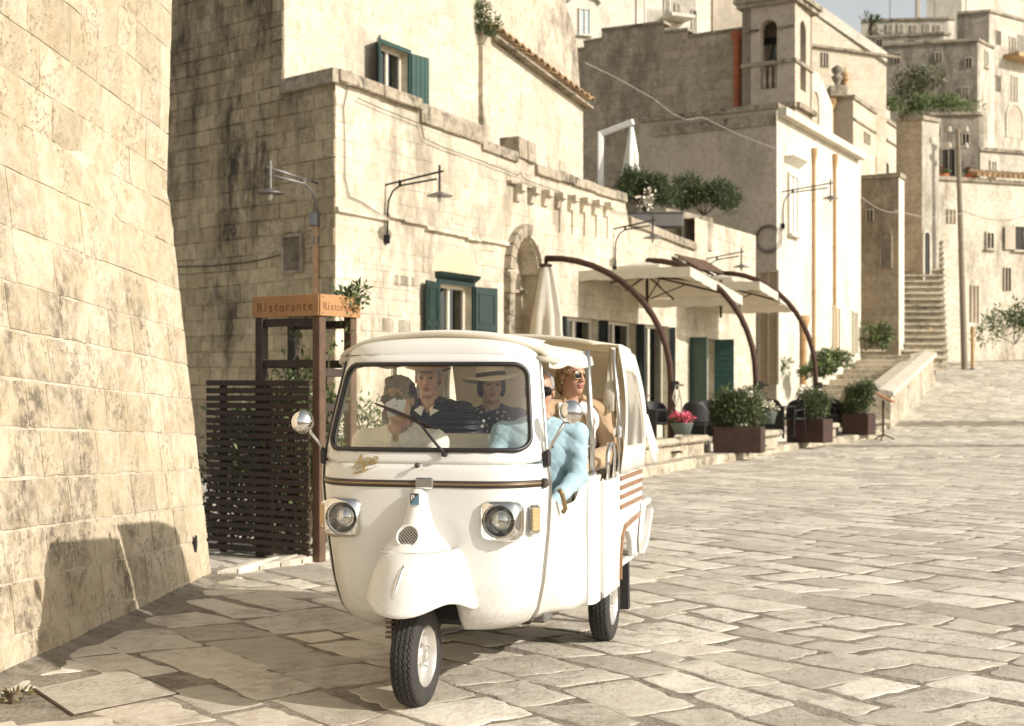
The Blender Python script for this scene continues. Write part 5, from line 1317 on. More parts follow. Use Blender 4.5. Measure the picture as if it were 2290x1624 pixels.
b = P2(2052, 99)+UZ*zat(40, 99); root = empty('chimney', b, label='slim chimney stack on the hilltop roof terrace', cat='chimney'); m_ = MB(); m_.cbox((0, 0, .6), (.28, .28, 1.6), .03); m_.cbox((0, 0, 1.5), (.5, .5, .3), .05); m_.build('stack', M_shplast, root)
for (hh, FF, u0, u1, v0, v1, pn) in ((h12, A12, 2000, 2012, 120, 140, M_dark), (h12, A12, 2092, 2106, 118, 136, M_greyw), (h12, A12, 2160, 2172, 130, 150, M_dark), (h12, A12, 2030, 2040, 190, 206, M_dark), (h12, A12, 2152, 2164, 196, 214, M_greyw),
        (h10, A10, 2152, 2166, 300, 322, M_dark), (h10, A10, 2092, 2102, 285, 303, M_dark), (h9, B9, 2120, 2134, 470, 500, M_shwall), (h9, B9, 2246, 2258, 600, 650, M_dark), (h9, B9, 2172, 2186, 640, 720, M_shwall), (h7, A7, 1940, 1952, 470, 495, M_dark), (h13, B13, 2228, 2236, 70, 100, M_dark), (h13, B13, 2228, 2236, 170, 205, M_dark), (h16, A16, 1960, 1972, 88, 104, M_dark), (h16, A16, 2030, 2044, 90, 108, M_greyw), (h5, B5, 1932, 1942, 300, 322, M_greyw), (h4, FH, 1840, 1850, 120, 150, M_dark)):
    place(hh, FF, u0, u1, v0, v1, frame=M_shplast, pane=pn, sill=False, fw=.05)
for (u, Y, v, hgt) in ((1990, 96, 44, 2.6), (2090, 97, 44, 2.2), (2160, 86, 30, 2.4)):
    root = empty('roof_aerial', P2(u, Y)+UZ*zat(v, Y), label={1990: 'thin television aerial above the palm roof terrace', 2090: 'thin television aerial over the terrace house end', 2160: 'thin television aerial beside the white mansion'}[u], cat='aerial')
    m_ = MB(); m_.tube([(0, 0, 0), (0, 0, hgt)], .03, 5); m_.build('mast', M_grey, root)
    m_ = MB(); m_.tube([(-.6, 0, hgt-.2), (.6, 0, hgt-.2)], .02, 4); m_.build('boom', M_grey, root)
    for k in range(5): m_ = MB(); m_.tube([(-.5+.25*k, -.25, hgt-.2), (-.5+.25*k, .25, hgt-.2)], .015, 4); m_.build('element', M_grey, root)
# hillside behind and between the houses
mb = MB()
def hill(i, j):
    x = lerp(-10, 60, i); y = lerp(66, 130, j); z = 2.4+max(0, (y-67))*0.50*smooth01((x-5)/9)+0.4*math.sin(x*.7+y*.4)
    return (x, y, min(z, 21))
mb.grid(hill, 20, 20); o = mb.build('hillside', M_mott, smooth=True); tag(o, kind='structure')
def bush(u, v, Y, w, h, n, seed, label, mats=None, size=.16):
    b = at(u, v, Y); g = random.Random(seed)
    bl = [((g.uniform(-.5, .5)*w, g.uniform(-.3, .3)*w*.4, h*g.uniform(.25, .8)), (w*g.uniform(.2, .32), w*.2, h*g.uniform(.2, .32))) for k in range(8)]
    return shrub('bush', b, bl, n, size, mats or [L_mid, L_dark, L_pale], label, seed=seed, stems=4)
M_olive = leafmat('leaf_olive', (0.13, 0.13, 0.07), (0.22, 0.215, 0.12))
bush(2045, 245, 74, 3.2, 2.6, 1700, 51, 'pale olive bush under the grey hillside house', [M_olive, M_olive, L_dull], .22)
bush(2025, 266, 60, 1.4, 1.0, 900, 52, 'dark bush at the roof edge of the narrow house')
bush(2115, 262, 72, 3.0, 1.2, 1300, 53, 'green hedge bush along the grey terrace house roof', [L_mid, L_pale], .2)
bush(1935, 785, 50.5, 1.3, 1.2, 1100, 54, 'spiky weed clump climbing the foot of the white house by the steps')
bush(1865, 830, 45, 1.3, .75, 900, 55, 'low weed clump at the foot of the ochre drainpipes'); bush(1800, 850, 42.5, 1.2, .7, 900, 56, 'weed clump at the white house corner beside the terrace')
bush(2270, 770, 58, 2.4, 1.7, 1500, 57, 'rounded green bush at the roadside below the mottled house')
# steps beside the white house
M_step = M_kerb
stairs = empty('stairway', P2(1890, 41.5), label='broad pale stone steps climbing beside the white house', cat='steps')
s0, s1 = P2(1872, 41.0), P2(1962, 51.5); dd = (s1-s0); L = dd.length; dd.normalize(); nn = Vector((dd.y, -dd.x, 0)); zz0 = 0.35
for k in range(13):
    z = zz0+(k+1)*0.175; p = s0+dd*L*k/13
    m_ = MB(); m_.extr([p-nn*2.6+UZ*(z-.4), p+nn*1.25+UZ*(z-.4), p+nn*1.25+UZ*z, p-nn*2.6+UZ*z], dd*(L/13+.12)); o = bevel(m_.build('tread', M_step, stairs, world=True), .02, 1)
par = empty('street_parapet', P2(1960, 40), label='low stone parapet wall with smooth rounded coping beside the steps', cat='wall')
a, b = P2(1975, 40.5), P2(2078, 53.0); a.z, b.z = ground_z(0, 40.5), ground_z(0, 53); d = (b-a); n = Vector((d.y, -d.x, 0)).normalized()
for k in range(12):
    p, q = a+d*k/12, a+d*(k+.985)/12; m_ = MB(); m_.extr([p-n*.55-UZ*.3, p+n*.2-UZ*.3, p+n*.2+UZ*.95, p-n*.55+UZ*.95], (q-p)); m_.build('wall_stone', M_kerb, par, world=True)
    m_ = MB(); m_.extr([p-n*.65+UZ*.955, p+n*.3+UZ*.955, p+n*.27+UZ*1.08, p-n*.1+UZ*1.16, p-n*.62+UZ*1.08], (q-p)); m_.build('coping_stone', M_pave_far, par, world=True)
# alley steps further up
al = empty('alley_steps', P2(2040, 55), label='dark weathered steps of the narrow alley between the houses', cat='steps')
for k in range(20):
    p = P2(2010+2.2*k, 52.5+.35*k); z = 2.6+.26*k; m_ = MB(); m_.slab(p-Vector((1.4, 0, 0))+UZ*(z-.5), (3.2-.04*k, 0, 0), UZ*.44, (0, .5, 0)); m_.slab(p-Vector((1.42, .12, 0))+UZ*(z-.058), (3.24-.04*k, 0, 0), UZ*.08, (0, .62, 0)); m_.build('tread', M_kerb, al, world=True)
# utility pole, posts, sign boards, cables
b = P2(2157, 57); b.z = ground_z(0, 57)
root = empty('utility_pole', b, label='tall grey utility pole with insulators before the mottled house', cat='pole'); H = zat(290, 57)-b.z
m_ = MB(); m_.tube([(0, 0, 0), (-.28, 0, H)], [.13, .09], 10); m_.build('pole', plain('weathered_pole', (0.22, 0.18, 0.13), .85), root)
for zz in (H-.1, H-.75):
    m_ = MB(); m_.tube([(-.6, 0, zz), (.1, 0, zz)], .03, 6); m_.build('crossarm', M_grey, root)
    for sx in (-.6, .08): m_ = MB(); m_.lathe([(.04, 0), (.09, .05), (.06, .12), (.09, .16), (.03, .22)], (sx, 0, zz), 10); m_.build('insulator', M_cream, root)
for (u, v0, v1, Y, col, lb) in ((2079, 738, 812, 54, M_ochre, 'ochre post at the end of the street parapet'), (2175, 735, 795, 57, M_ochre, 'ochre and grey roadside post below the utility pole')):
    b = P2(u, Y); b.z = ground_z(0, Y); root = empty('road_post', b, label=lb, cat='post'); m_ = MB(); m_.tube([(0, 0, 0), (0, 0, zat(v0, Y)-b.z)], .07, 8); m_.lathe([(.09, 0), (.09, .06), (.03, .1)], UZ*(zat(v0, Y)-b.z), 8); m_.build('shaft', col, root); m_ = MB(); m_.lathe([(.16, 0), (.12, .08)], (0, 0, 0), 10); m_.build('base', M_grey, root)
b = P2(2075, 55.5); b.z = ground_z(0, 55.5); root = empty('poster_board', b, label='dark poster board with small coloured pictures near the alley steps', cat='sign')
m_ = MB(); m_.cbox((0, 0, zat(750, 55.5)-b.z), (.75, .06, 1.5), .01); m_.build('board', M_black, root)
for k, (dx, dz, c) in enumerate(((-.15, .42, (0.35, .03, .06)), (-.12, .05, (.45, .18, .05)), (.2, .2, (.55, .52, .45)), (-.15, -.4, (.05, .16, .11)))): m_ = MB(); m_.cbox((dx, -.035, zat(750, 55.5)-b.z+dz), (.24, .012, .26), .004); m_.build('picture', plain('poster_print', c, .6), root)
m_ = MB(); m_.cbox((-.15, .12, zat(715, 55.5)-b.z), (.7, .05, .9), .01); m_.build('notice', M_white, root)
m_ = MB(); m_.tube([(-.3, .05, 0), (-.3, .05, 2.6)], .03, 6); m_.tube([(.3, .05, 0), (.3, .05, 2.6)], .03, 6); m_.build('frame', M_grey, root)
def sag(a, b, s, n=14): return [a.lerp(b, i/n)-UZ*s*math.sin(math.pi*i/n) for i in range(n+1)]
cable('overhead_cable', [at(1308, 140, 34), at(1380, 175, 36), at(1460, 220, 38), at(1505, 255, 39), at(1535, 268, 40), at(1570, 262, 40.5), at(1650, 300, 41.5), at(1740, 335, 41.9)], .007, M_palecable, 'pale cable crossing the grey stepped wall to the white house')
cable('overhead_cable', sag(at(1925, 440, 50.4), at(2020, 475, 52), .2), .009, M_palecable, 'pale cable looping across the grey alley house')
cable('overhead_cable', sag(at(2000, 470, 51.5), at(2150, 478, 56.6), .2), .011, M_palecable, 'pale cable from the narrow house to the utility pole')
cable('overhead_cable', sag(at(2150, 470, 56.8), at(2300, 482, 60), .3), .011, M_cable, 'dark cable along the mottled house from the utility pole')
# ------------------------------------------------------------------ three-wheeled taxi
VA = R(14.1); VLOC = Vector((-0.45, 6.70, 0.0))
def dusty_paint(name, c):
    t = NT(name); v = t.obj(); n1 = t.noise(v, 3.5, 5); n2 = t.noise(v, 45, 5, .7)
    base = t.ramp(n1, [(.3, tuple(x*.965 for x in c)), (.7, c)])
    zz = t.math('ADD', t.dot(v, (0, 0, 1)), t.math('MULTIPLY', t.noise(v, 6, 4), .35))
    dust = t.math('MULTIPLY', t.ramp(zz, [(.48, 1), (.85, .10)]), t.ramp(n2, [(.40, .05), (.62, .85)]))
    t.col(t.mix(t.math('MULTIPLY', dust, .55), base, (.42, .37, .29))).p(Roughness=t.ramp(n1, [(.3, .30), (.7, .42)]), Coat_Weight=.3, Coat_Roughness=.1)
    t.bump(t.noise(v, 2.2, 2), .08, .02); return t.mat
M_paint = dusty_paint('white_paint', (0.68, 0.665, 0.62))
M_paintd = plain('white_paint_lower', (0.72, 0.70, 0.64), 0.4, 0, 0.06, 6, coat=0.3)
M_chrome = plain('chrome', (0.78, 0.77, 0.75), 0.08, 1.0, 0.03)
M_steel = plain('brushed_tube', (0.62, 0.61, 0.58), 0.22, 1.0, 0.05)
M_rubber = plain('tyre_rubber', (0.030, 0.027, 0.024), 0.78, 0, 0.25, 10, 0.3, 60)
M_gasket = plain('black_rubber', (0.018, 0.014, 0.015), 0.45)
M_hood = clothmat('cream_hood_canvas', (0.76, 0.715, 0.61), bump=0.45, bscale=5, bdist=0.012, trans=0.45)
M_whood = clothmat('white_vinyl', (0.78, 0.755, 0.68), rough=0.5, bump=0.35, bscale=5, bdist=0.01, trans=0.25)
M_vwood = plain('varnished_slat', (0.27, 0.125, 0.055), 0.4, 0, 0.2, 12, coat=0.3)
M_trim = plain('gold_brown_trim', (0.26, 0.175, 0.085), 0.35, 0.3, 0.1)
M_trimd = plain('dark_trim', (0.05, 0.035, 0.025), 0.5)
M_amber = plain('amber_lens', (0.55, 0.36, 0.15), 0.25, 0, 0.08, coat=0.5)
M_refl = plain('reflector', (0.75, 0.75, 0.73), 0.12, 1.0, 0.03)
M_lens = glassmat('lamp_glass', (0.97, 0.97, 0.95), 0.06, 0.95)
M_wind = glassmat('windscreen_glass', (0.95, 0.97, 0.94), 0.045, 0.95)
M_clear = glassmat('clear_vinyl', (0.80, 0.77, 0.68), 0.05, 0.78, 0.15)
M_seat = plain('cream_seat_vinyl', (0.68, 0.64, 0.53), 0.45, 0, 0.05, 5, 0.1)
M_blackw = plain('wheel_well', (0.02, 0.018, 0.016), 0.8)
M_rim = plain('wheel_silver', (0.60, 0.58, 0.54), 0.35, 0.6, 0.08)
M_spring = plain('spring_steel', (0.16, 0.11, 0.08), 0.6, 0.5, 0.3)
M_paper = plain('paper', (0.80, 0.79, 0.76), 0.8, 0, 0.02)
M_ink = plain('ink', (0.06, 0.05, 0.05), 0.8)
M_gold = plain('gold_script', (0.50, 0.36, 0.15), 0.3, 0.8, 0.05)
M_blue = plain('badge_blue', (0.10, 0.22, 0.30), 0.4)
M_floor = plain('floor_mat', (0.12, 0.11, 0.10), 0.8)
taxi = empty('three_wheeler', VLOC, -VA, label='white open three-wheeled taxi with cream canvas hood carrying passengers', cat='three wheeler')
def interp(z, zs, vs):
    return float(np.interp(z, zs, vs))
ZK = [.33, .36, .42, .55, .80, 1.04, 1.16, 1.30, 1.66, 1.72]
WK = [.40, .46, .50, .53, .560, .575, .560, .545, .493, .476]
FK = [.20, .12, .075, .045, .030, .035, .055, .115, .265, .330]
EK = [.40, .36, .33, .31, .29, .275, .255, .29, .40, .44]
def face(s, z):
    """point of the cab front: s across (-1..1), z height"""
    w, yf, ye = interp(z, ZK, WK), interp(z, ZK, FK), interp(z, ZK, EK)
    return Vector((s*w, yf+(ye-yf)*abs(s)**5.5+0.012*s*s, z))
def on_face(u, v, off=0.0):
    """face point seen at survey position (u,v)"""
    x, z = 0.0, 1.0
    ca, sa = math.cos(VA), math.sin(VA)
    for _ in range(30):
        w = interp(z, ZK, WK); s = max(-.99, min(.99, x/w)); y = face(s, z).y-off
        k = (u-U0)/FP
        # X = Lx + ca x + sa y ; Y = Ly - sa x + ca y
        x = (k*(VLOC.y+ca*y)-VLOC.x-sa*y)/(ca+k*sa)
        Y = VLOC.y-sa*x+ca*y; z = ZC+(V0-v)/FP*Y
    w = interp(z, ZK, WK); s = max(-.99, min(.99, x/w)); y = face(s, z).y-off
    return Vector((x, y, z))
def scol(q): return math.copysign(1-(1-abs(q))**1.7, q)
# lower cab shell
def zb(s):
    x = abs(s)*.5; return .33+.20*(1-smooth01((x-.13)/.09))
m_ = MB()
m_.grid(lambda i, j: (lambda s, zz: (lambda p: Vector((p.x, p.y, lerp(zb(s), 1.132, (zz-.33)/(1.132-.33)))))(face(s, zz)))(scol(2*i-1), lerp(.33, 1.132, j**1.25)), 56, 26)
cab = m_.build('cab_front', M_paint, taxi, smooth=True); sol = cab.modifiers.new('thick', 'SOLIDIFY'); sol.thickness = .012; sol.offset = -1
# windscreen surround: ring between a rounded opening and the cab edges
ZC0, HB, HA, RC = 1.405, .205, .915, .07
def rr():
    """rounded rectangle of the windscreen opening in (s, z, angle), evenly walked so that the corners stay round"""
    w = .54; a, b, r = HA*w, HB, .062; pts = []
    for (cx, cz, a0) in ((a-r, b-r, 0), (-a+r, b-r, 90), (-a+r, -b+r, 180), (a-r, -b+r, 270)):
        for k in range(11):
            t_ = R(a0+9*k); pts.append((cx+r*math.cos(t_), cz+r*math.sin(t_)))
        nx_ = {0: (-a+r, b), 90: (-a, -b+r), 180: (a-r, -b), 270: (a, b-r)}[a0]; p0 = pts[-1]; m = 9 if a0 in (0, 180) else 5
        for k in range(1, m): pts.append((lerp(p0[0], nx_[0], k/m), lerp(p0[1], nx_[1], k/m)))
    return [(x/w, ZC0+z, math.atan2(z, x)) for x, z in pts]
RR = rr(); n = len(RR); m_ = MB()
def outer(s, z, t):
    c, s_ = math.cos(t), math.sin(t); a, b = 1.0*.54, .275
    q = min(a/abs(c) if abs(c) > 1e-6 else 9, b/abs(s_) if abs(s_) > 1e-6 else 9); return q*c/.54, ZC0-.0+q*s_
vs = []
for k, (s, z, t) in enumerate(RR):
    so_, zo_ = outer(s, z, t)
    for f in (0, .34, .67, 1): vs.append(face(lerp(s, so_, f), lerp(z, zo_, f))+Vector((0, -.004*(1-f), 0)))
fs = []
for k in range(n):
    k2 = (k+1) % n
    for f in range(3): fs.append((k*4+f, k*4+f+1, k2*4+f+1, k2*4+f))
m_.add(vs, fs); o = m_.build('windscreen_surround', M_paint, taxi, smooth=True); sol = o.modifiers.new('thick', 'SOLIDIFY'); sol.thickness = .022; sol.offset = -1
m_ = MB(); m_.tube([face(s, z)+Vector((0, -.008, 0)) for s, z, t in RR]+[face(*RR[0][:2])+Vector((0, -.008, 0))], .0115, 8, caps=False); m_.build('windscreen_gasket', M_gasket, taxi, smooth=True)
m_ = MB(); vs = [face(0, ZC0)]; fs = []
for r_ in range(1, 7):
    for (s, z, t) in RR: vs.append(face(s*r_/6, ZC0+(z-ZC0)*r_/6)+Vector((0, .002, 0)))
for k in range(n): fs.append((0, 1+k, 1+(k+1) % n))
for r_ in range(5):
    for k in range(n): fs.append((1+r_*n+k, 1+(r_+1)*n+k, 1+(r_+1)*n+(k+1) % n, 1+r_*n+(k+1) % n))
m_.add(vs, fs); m_.build('windscreen', M_wind, taxi, smooth=True)
# header panel above the glass
m_ = MB(); m_.grid(lambda i, j: face(scol(2*i-1), 1.66)+Vector((0, .012*j+.17*j*j, .10*j-.03*j*j))*(1) if True else 0, 40, 6)
for v in m_.v: v.z += .055*(1-min(1, abs(v.x)/.5)**2)*max(0, (v.z-1.66)/.07)
m_.build('header_panel', M_paint, taxi, smooth=True)
# cab sides behind the front (vehicle's right side is closed, its left carries a canvas door)
m_ = MB(); m_.grid(lambda i, j: Vector((-lerp(interp(lerp(.36, 1.16, j), ZK, WK), .585, i), lerp(interp(lerp(.36, 1.16, j), ZK, EK)+.02, 1.25, i), lerp(.36, 1.0+.16*(1-smooth01(i*3)), j))), 12, 10); o = m_.build('right_door', M_paint, taxi, smooth=True); sol = o.modifiers.new('thick', 'SOLIDIFY'); sol.thickness = .02
m_ = MB(); m_.cbox((0, 1.55, .350), (1.02, 2.1, .05), .01); m_.build('floor', M_floor, taxi)
m_ = MB(); m_.cbox((0, .42, .45), (.34, .36, .22), .03); m_.build('wheel_well', M_blackw, taxi)
m_ = MB(); m_.cbox((0, 1.55, .315), (.8, 1.8, .05), .01); m_.cbox((0, 1.95, .25), (1.0, .1, .1), .02); m_.build('chassis', M_blackw, taxi)
# belt trim
for (dz, h, mt, off) in ((0, .034, M_trimd, .004), (0, .009, M_trim, .008)):
    m_ = MB(); m_.grid(lambda i, j: face(lerp(-1, 1, i), 1.04+dz+h*(j-.5))+Vector((0, -off-.003*math.sin(math.pi*j), 0)), 48, 3); o = m_.build('belt_trim', mt, taxi, smooth=True); sol = o.modifiers.new('thick', 'SOLIDIFY'); sol.thickness = .004
p = face(0.0, 1.045); m_ = MB(); m_.cbox(p+Vector((.03, -.010, 0)), (.09, .02, .052), .006); m_.build('trim_clasp', M_chrome, taxi)
m_ = MB(); m_.cbox(face(.975, 1.04)+Vector((0, -.008, 0)), (.03, .03, .046), .006, Matrix.Rotation(R(60), 3, 'Z')); m_.build('trim_end', M_trimd, taxi)
# chrome edge down the door side of the cab
m_ = MB(); m_.tube([face(1, z)+Vector((.006, .01, 0)) for z in np.linspace(.36, 1.64, 26)], .009, 8); m_.build('door_edge_strip', M_steel, taxi, smooth=True)
m_ = MB(); m_.tube([face(-1, z)+Vector((-.006, .01, 0)) for z in np.linspace(.36, 1.64, 26)], .009, 8); m_.build('door_edge_strip', M_gasket, taxi, smooth=True)
# headlights
def headlight(x, sg):
    z = .872; y = face(x/.56, z).y
    def rrect(hw, hh, r, yy, n=32):
        out = []
        for k in range(n):
            t = 2*math.pi*k/n; c, s_ = math.cos(t), math.sin(t); e = 5.0; q = (abs(c/hw)**e+abs(s_/hh)**e)**(-1/e); out.append(Vector((x+q*c, yy, z+q*s_)))
        return out
    hw = .092
    rings = [rrect(hw+.008, .098, .03, y+.05), rrect(hw+.006, .096, .03, y-.025), rrect(hw-.006, .088, .03, y-.045)]
    rc = [[Vector((x+r*math.cos(2*math.pi*k/32), yy, z+r*math.sin(2*math.pi*k/32))) for k in range(32)] for r, yy in ((.079, y-.052), (.074, y-.044), (.070, y-.030))]
    rings += rc; m_ = MB(); vs = [v for r in rings for v in r]; nn = 32
    fs = [(r*nn+k, r*nn+(k+1) % nn, (r+1)*nn+(k+1) % nn, (r+1)*nn+k) for r in range(len(rings)-1) for k in range(nn)]
    m_.add(vs, fs); h = m_.build('headlight', M_chrome, taxi, smooth=True); shade(h, 50)
    MY = Matrix.Rotation(R(90), 3, 'X')
    m_ = MB(); m_.lathe([(.071, .026), (.066, 0.0), (.045, -.03), (.02, -.045), (.012, -.046)], (x, y+.0, z), 28, MY, caps=True); m_.build('reflector', M_refl, h, smooth=True)
    m_ = MB(); m_.lathe([(.018, .0), (.016, .022), (.004, .03)], (x, y+.02, z), 14, MY); m_.build('bulb', M_grey, h, smooth=True)
    m_ = MB(); m_.lathe([(.0715, .030), (.06, .040), (.04, .048), (.02, .052), (.002, .053)], (x, y, z), 28, MY, caps=False); m_.build('lens', M_lens, h, smooth=True)
    m_ = MB()
    for k in range(-6, 7):
        xx = k*.0105; hh = math.sqrt(max(0, .068**2-xx*xx)); m_.tube([(x+xx, y-.034-.018*(1-(q/.07)**2), z+q) for q in np.linspace(-hh, hh, 7)], .0011, 4)
    o = m_.build('lens_fluting', M_lens, h); tag(o, kind='stuff')
    # indicator on the outer side
    xi = x+sg*(.125); yi = face(xi/.56, z).y
    m_ = MB(); m_.cbox((xi, yi-.012, z), (.056, .07, .14), .012, Matrix.Rotation(-sg*R(-38), 3, 'Z')); ho = m_.build('indicator', M_chrome, taxi)
    m_ = MB()
    M3_ = Matrix.Rotation(-sg*R(-38), 3, 'Z')
    for k in range(9): m_.cbox(Vector((xi, yi-.012, z))+M3_ @ Vector((0, -.034, -.048+k*.012)), (.040, .016, .0105), .003, M3_)
    m_.build('amber_lens', M_amber, ho)
headlight(-.385, -1); headlight(.392, 1)
# horn cover
m_ = MB(); HP = [(.715, .155, .255), (.728, .158, .262), (.75, .152, .250), (.775, .128, .205), (.81, .098, .160), (.85, .078, .130), (.91, .060, .100), (.97, .047, .078), (1.005, .040, .062), (1.018, .030, .045), (1.02, .012, .02)]
nn = 25; vs = []
for (z, hw, fw) in HP:
    for k in range(nn):
        t = math.pi*k/(nn-1); vs.append(Vector((-hw*math.cos(t)*(1-.0), .06-(fw)*abs(math.sin(t))**.8, z)))
fs = [(r*nn+k, r*nn+k+1, (r+1)*nn+k+1, (r+1)*nn+k) for r in range(len(HP)-1) for k in range(nn-1)]; fs += [tuple(range(nn))[::-1], tuple((len(HP)-1)*nn+k for k in range(nn))]
m_.add(vs, fs); horn = m_.build('horn_cover', M_paint, taxi, smooth=True); shade(horn, 60)
MYt = Matrix.Rotation(R(90-22), 3, 'X'); hc = Vector((0, -.128, .806))
m_ = MB(); m_.lathe([(.060, -.06), (.058, .008), (.052, .012), (.048, .006), (.046, -.004)], hc, 28, MYt); m_.build('horn_ring', M_paint, horn, smooth=True)
m_ = MB(); m_.lathe([(.047, -.006), (.001, -.006)], hc+Vector((0, -.006, 0)), 28, MYt); m_.build('horn_mouth', M_blackw, horn)
m_ = MB()
for sg in (-1, 1):
    for k in range(-4, 5):
        o_ = k*.0105; L = math.sqrt(max(0, .046**2-o_**2)); e = Vector((.7071, sg*.7071, 0)); f = Vector((-.7071*sg, .7071, 0))
        m_.tube([hc+Vector((0, -.004, .0))+MYt @ (f*o_-e*L), hc+Vector((0, -.004, 0))+MYt @ (f*o_+e*L)], .0022, 5)
o = m_.build('horn_grille', M_steel, horn); tag(o, kind='stuff')
# shield badge on the horn cover
bp = Vector((0.0, -.030, .972)); 
m_ = MB(); m_.cbox(bp, (.048, .008, .058), .003); bd = m_.build('badge', M_chrome, taxi)
m_ = MB(); m_.extr([bp+Vector((-.020, -.0045, -.025)), bp+Vector((.020, -.0045, -.025)), bp+Vector((.020, -.0045, .025))], (0, -.001, 0)); m_.build('badge_field', M_blue, bd)
m_ = MB(); m_.extr([bp+Vector((-.020, -.0045, -.0245)), bp+Vector((.0195, -.0045, .025)), bp+Vector((-.020, -.0045, .025))], (0, -.001, 0)); m_.build('badge_field', M_ink, bd)
text_mesh('badge_letter', 'P', .036, .0008, M_paper, bd, Matrix.Translation(bp+Vector((-.007, -.0065, .006))) @ Matrix.Rotation(R(90), 4, 'X'))
# script badge
c = on_face(816, 1036, .006); Mt = Matrix.Translation(c) @ Matrix.Rotation(R(90), 4, 'X') @ Matrix.Rotation(R(9), 4, 'Z')
sb = text_mesh('script_badge', 'Ape', .078, .0015, M_gold, taxi, Mt @ Matrix.Translation((0.0, .014, 0)), .45, .95)
text_mesh('script_letters', 'Calessino', .040, .0015, M_gold, sb, Mt @ Matrix.Translation((.012, -.032, 0)), .5, 1.0)
m_ = MB(); 
for (a, b, dz) in ((-.075, .065, -.010), (-.07, -.03, -.038)): m_.tube([Mt @ Vector((a, dz-.002, 0)), Mt @ Vector((b, dz+.004, 0))], .0022, 5)
m_.build('script_underline', M_gold, sb)
# front mudguard
STE = R(0)
MSt = Matrix.Rotation(-STE, 3, 'Z')
def guard(i, j):
    ph = lerp(-118, 118, i); a = R(ph); v = j
    hw = lerp(.150, .238, v**.75); fw = lerp(.235, .395, v**.62); 
    zb_ = .468+.050*math.exp(-((abs(ph)-52)/26)**2)-.012*math.exp(-((abs(ph)-92)/16)**2)
    z = lerp(.735, zb_, v)+.03*math.sin(math.pi*v)*(1-.4*v)
    y = -fw*math.cos(a) if abs(ph) < 90 else .20*(abs(ph)-90)/28*1.0
    x = hw*math.sin(a) if abs(ph) < 90 else math.copysign(hw, ph)
    return MSt @ Vector((x+.036, y+.0, z))
m_ = MB(); m_.grid(guard, 60, 18); gu = m_.build('mudguard', M_paint, taxi, smooth=True); sol = gu.modifiers.new('thick', 'SOLIDIFY'); sol.thickness = .012
m_ = MB(); top = [MSt @ Vector((.152*math.sin(R(a)), -.238*math.cos(R(a)), .737)) for a in np.linspace(-118, 118, 30)]; m_.add([v for v in top]+[Vector((0, .05, .737))], [(k, k+1, 30) for k in range(29)]); m_.build('mudguard_top', M_paint, gu)
m_ = MB(); P = []; 
for k in range(11):
    f = k/10; q = guard(.5+.005-.035*f, .18+.62*f); nrm = Vector((q.x*.6, q.y, 0)).normalized(); P.append(q+nrm*.008)
m_.tube(P, [.003, .008, .011, .012, .012, .012, .011, .010, .009, .006, .002], 10); m_.build('mudguard_ornament', M_chrome, gu, smooth=True)
# wheels
def wheel(loc, rz, name, rad=.236, wid=.118, rim=M_rim):
    root = mb = None
    m_ = MB(); N, K = 180, 34; R0 = rad; vs = []
    prof = []
    hw = wid/2
    for k in range(K+1):
        f = -1+2*k/K; x = f*hw*.86; r = R0-.010*abs(f)**3; prof.append((x, r, True))
    side = [(hw, R0-.030, False), (hw*1.06, R0-.055, False), (hw*1.02, R0-.078, False), (hw*.82, R0-.098, False)]
    prof = [(-x, r, t) for x, r, t in side[::-1]]+prof+side
    for q in range(N):
        th = 2*math.pi*q/N; tri = abs(((q*44/N) % 1.0)*2-1)-.5
        for (x, r, tr) in prof:
            d = 0
            if tr:
                for g0 in (-.034, -.0115, .0115, .034):
                    if abs(x-(g0+.011*tri*(1 if g0 in (-.034, .0115) else -1))) < .0027: d = .006
                if abs(x) > .040 and (q*44/N) % 1.0 < .2: d = .005
            vs.append(Vector((x, (r-d)*math.cos(th), (r-d)*math.sin(th))))
    kk = len(prof); fs = [(q*kk+k, q*kk+k+1, ((q+1) % N)*kk+k+1, ((q+1) % N)*kk+k) for q in range(N) for k in range(kk-1)]
    m_.add(vs, fs); wo = m_.build('wheel', M_rubber, taxi); shade(wo, 30); wo.location = loc; wo.rotation_euler = (0, 0, rz)
    MX = Matrix.Rotation(R(90), 3, 'Y'); m_ = MB()
    rr_ = R0-.098
    m_.lathe([(rr_+.006, .052), (rr_-.004, .056), (rr_-.012, .045), (rr_-.018, .020), (rr_-.035, .012), (.055, .028), (.045, .036), (.03, .038), (.028, .055), (.012, .062), (.001, .062)], (0, 0, 0), 32, MX, caps=False); rm = m_.build('rim', rim, wo, smooth=True); shade(rm, 45)
    m_ = MB(); m_.lathe([(rr_+.006, -.052), (.03, -.03), (.001, -.03)], (0, 0, 0), 24, MX, caps=False); m_.build('rim_back', M_blackw, wo)
    for k in range(4):
        w = 2*math.pi*k/4+.5; m_ = MB(); m_.lathe([(.009, 0), (.009, .014), (.004, .017)], Vector((.026, .062*math.cos(w), .062*math.sin(w))), 6, MX); m_.build('wheel_nut', M_steel, wo)
    return wo
wheel((0.0, 0.0, .234), -STE-R(1), 'wheel'); wheel((.545, 1.93, .234), 0, 'wheel'); wheel((-.545, 1.93, .234), 0, 'wheel')
m_ = MB(); m_.tube([(-.125+.03*math.cos(t), .02+.03*math.sin(t), .30+.16*t/(2*math.pi*7)) for t in np.linspace(0, 2*math.pi*7, 90)], .0065, 6); m_.build('spring', M_spring, taxi, smooth=True)
m_ = MB(); m_.tube([(-.115, .02, .22), (-.115, .02, .52)], .016, 8); m_.tube([(-.11, 0, .235), (-.05, 0, .235)], .03, 8); m_.tube([(-.12, .05, .22), (-.12, .22, .34)], .022, 8); m_.build('fork', M_blackw, taxi)
